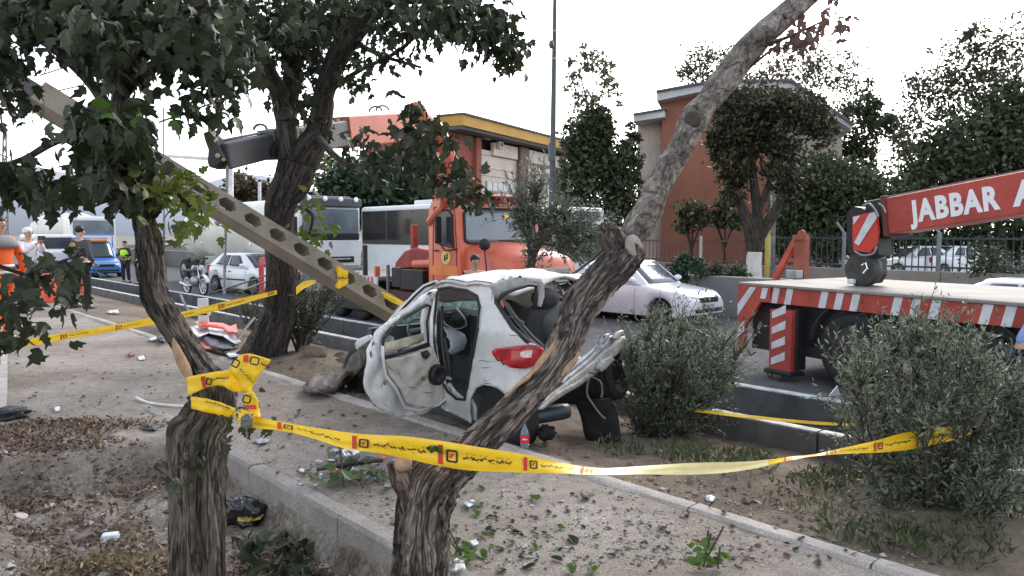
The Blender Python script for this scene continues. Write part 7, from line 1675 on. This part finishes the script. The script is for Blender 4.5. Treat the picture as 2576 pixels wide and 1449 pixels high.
scrap('small white scrap high in the brown leaf litter', [(98,1200),(112,1198),(116,1206),(104,1210)]); scrap('tiny white scrap among the litter behind the pit centre', [(200,1180),(210,1176),(212,1186),(204,1190)])
scrap('small white scrap near the scarred trunk foot', [(375,1182),(400,1178),(406,1186),(384,1192)]); scrap('white scrap on the left walkway near the tape', [(346,898),(362,894),(366,904),(350,906)])
scrap('small white scrap on the left walkway above the pit edge', [(136,1025),(150,1022),(152,1032),(140,1036)]); scrap('pale flat scrap beyond the man in the vest on the verge', [(268,782),(296,779),(300,786),(274,788)])
scrap('crumpled white foil on the verge right of the walkway kerb', [(1775,1248),(1792,1244),(1800,1252),(1790,1262),(1776,1258)], mat('foil', (.62,.63,.68), .3, metal=.3), .03)
scrap('crumpled white paper at the foot of the leaning tree', [(1130,1418),(1150,1405),(1166,1412),(1172,1432),(1150,1440),(1132,1432)], mat('crumpled_paper', (.55,.53,.51), .8), .06)
scrap('shiny clear wrapper on the walkway near the leaning stem', [(1165,1265),(1190,1258),(1200,1268),(1180,1276)], mat('clear_wrapper', (.55,.56,.60), .2), .03)
scrap('pale blue grey scrap on the walkway beyond the leaning fork', [(1180,1362),(1196,1356),(1204,1366),(1190,1374)], mat('clear_wrapper', (.55,.56,.6)), .03)
scrap('grey flat plastic strip on the walkway right of the tape loop', [(640,1108),(660,1103),(678,1106),(674,1112),(650,1116)], mat('grey_blue_plastic', (.30,.32,.36), .5))
scrap('dark thin strip on the walkway left of the scarred trunk', [(346,1075),(375,1072),(398,1076),(392,1082),(360,1081)], black, .02, 'plastic_strip')
mb = MB(); mb.tube(catmull([G(u, v, .02) for u, v in ((344,1000),(370,1012),(410,1018),(462,1022))], 5), .012, 6); tag(mb.build('white_trim_strip', mat('trim_white', (.55,.52,.47), .5), None), 'curved white plastic trim strip on the walkway left of the scarred trunk', 'debris')
mb = MB(); mb.patch([(395,850),(412,842),(418,852),(408,862)], lambda u, v: G(u, v, .06+.03*fbm((u*.1,v*.1,0),1,1)), 4); tag(mb.build('dark_rag', black, None, solid=.05), 'small dark rag on the walkway just left of the scarred trunk', 'rag')
scrap('white scrap beside the small dark rag', [(374,851),(392,848),(396,854),(380,857)])
scrap('brownish leaf shaped scrap on the left walkway', [(322,888),(336,884),(340,892),(328,896)], mat('brown_scrap', (.2,.09,.07), .8))
shard = [mat('mirror_shard', (.45,.48,.52), .15, metal=.6, var=.2), mat('white_shard', (.6,.6,.6), .4), mat('dark_shard', (.05,.055,.06), .3), mat('teal_shard', (.20,.26,.28), .2)]
for k in range(34):
    u, v = rr.gauss(850, 62), rr.gauss(1178, 26)
    if v > 1240 or v < 1105: continue
    s = rr.uniform(4, 12); a0_ = rr.random()*3
    scrap('broken silver car trim and lamp shard scattered behind the torn green leaves', [(u+s*math.cos(a0_+b)*rr.uniform(.6,1.6), v+s*.5*math.sin(a0_+b)*rr.uniform(.6,1.4)) for b in (0,1.2,2.5,3.8,5)], rr.choice(shard), .05, 'lamp_shard', 'debris', .008)['group'] = 'broken lamp shards behind the leaf pile'
mb = MB(); c = G(880, 1150, .05); mb.lathe([(.03,-.05),(.045,-.04),(.045,.06),(.02,.07)], c+Vector((0,0,.02)), (.8,.5,.1), 16); tag(mb.build('lamp_housing', chrome, None, smooth=True), 'round silver lamp housing lying behind the leaf pile', 'debris')
for (u, v) in ((965,1152), (843,1183)):
    mb = MB(); mb.ell(G(u, v, .04), (.02,.016,.014), 8, 6); tag(mb.build('lamp_piece', mat('orange_lens_piece', (.8,.13,.04), .3), None), 'orange lamp piece by the fork of the leaning tree' if u > 900 else 'red lamp piece on the leaf pile edge', 'debris')
mb = MB(); mb.tube([G(800,1180,.03), G(850,1172,.10), G(930,1160,.14), G(960,1158,.1)], .015, 6); tag(mb.build('bent_trim', black, None), 'black bent trim strip behind the leaf pile', 'debris')
# flat dark rubber slab and pointed scrap by the channel
mb = MB(); c = G(2225, 1268, -.25); mb.patch([(2175,1248),(2200,1246),(2290,1276),(2292,1290),(2262,1298),(2215,1278)], lambda u, v: G(u, v, -.10+.02*fbm((u*.03,v*.05,0),1,3)), 9); tag(mb.build('concrete_slab', mat('dark_slab', (.085,.075,.07), .9, var=.3, vs=6, bump=.4), None, solid=.07), 'broken dark slab lying on the verge left of the big shrub', 'slab')
mb = MB(); mb.patch([(2085,996),(2106,970),(2112,990),(2120,1004)], lambda u, v: W(u, v, 8.9), 8); tag(mb.build('metal_shard', mat('bright_shard', (.5,.52,.56), .3, metal=.4), None, solid=.02), 'pointed grey metal shard standing by the channel near the striped truck', 'debris')
for k, (s, t, r) in enumerate(((8.45,4.45,.13),(8.7,4.55,.10),(8.2,4.7,.08),(9.0,4.6,.11),(7.9,4.6,.07),(8.55,4.85,.09),(9.4,4.75,.08))):
    mb = MB(); mb.ell((0,0,0), (r*1.2,r,r*.7), 14, 9, nj=.3, seed=k); o = mb.build('dirt_clod', dirtmat, None, smooth=True); o.location = ST(s, t, hv(s, t)+r*.3); tag(o, 'lump of dry earth on the mound at the foot of the tall tree', 'clod', 'earth clods on the mound')
mb = MB(); kb = G(8, 980); rows = []
for v, a in ((888,16),(930,16),(980,15),(1030,13)): rows.append([G(-30, v, .03), G(a, v, .03), G(a, v, -.02)])
mb.grid(rows); tag(mb.build('kerb_block', kerbmat, None, solid=.03), 'pale kerb block edge at the far left of the walkway', 'kerb')
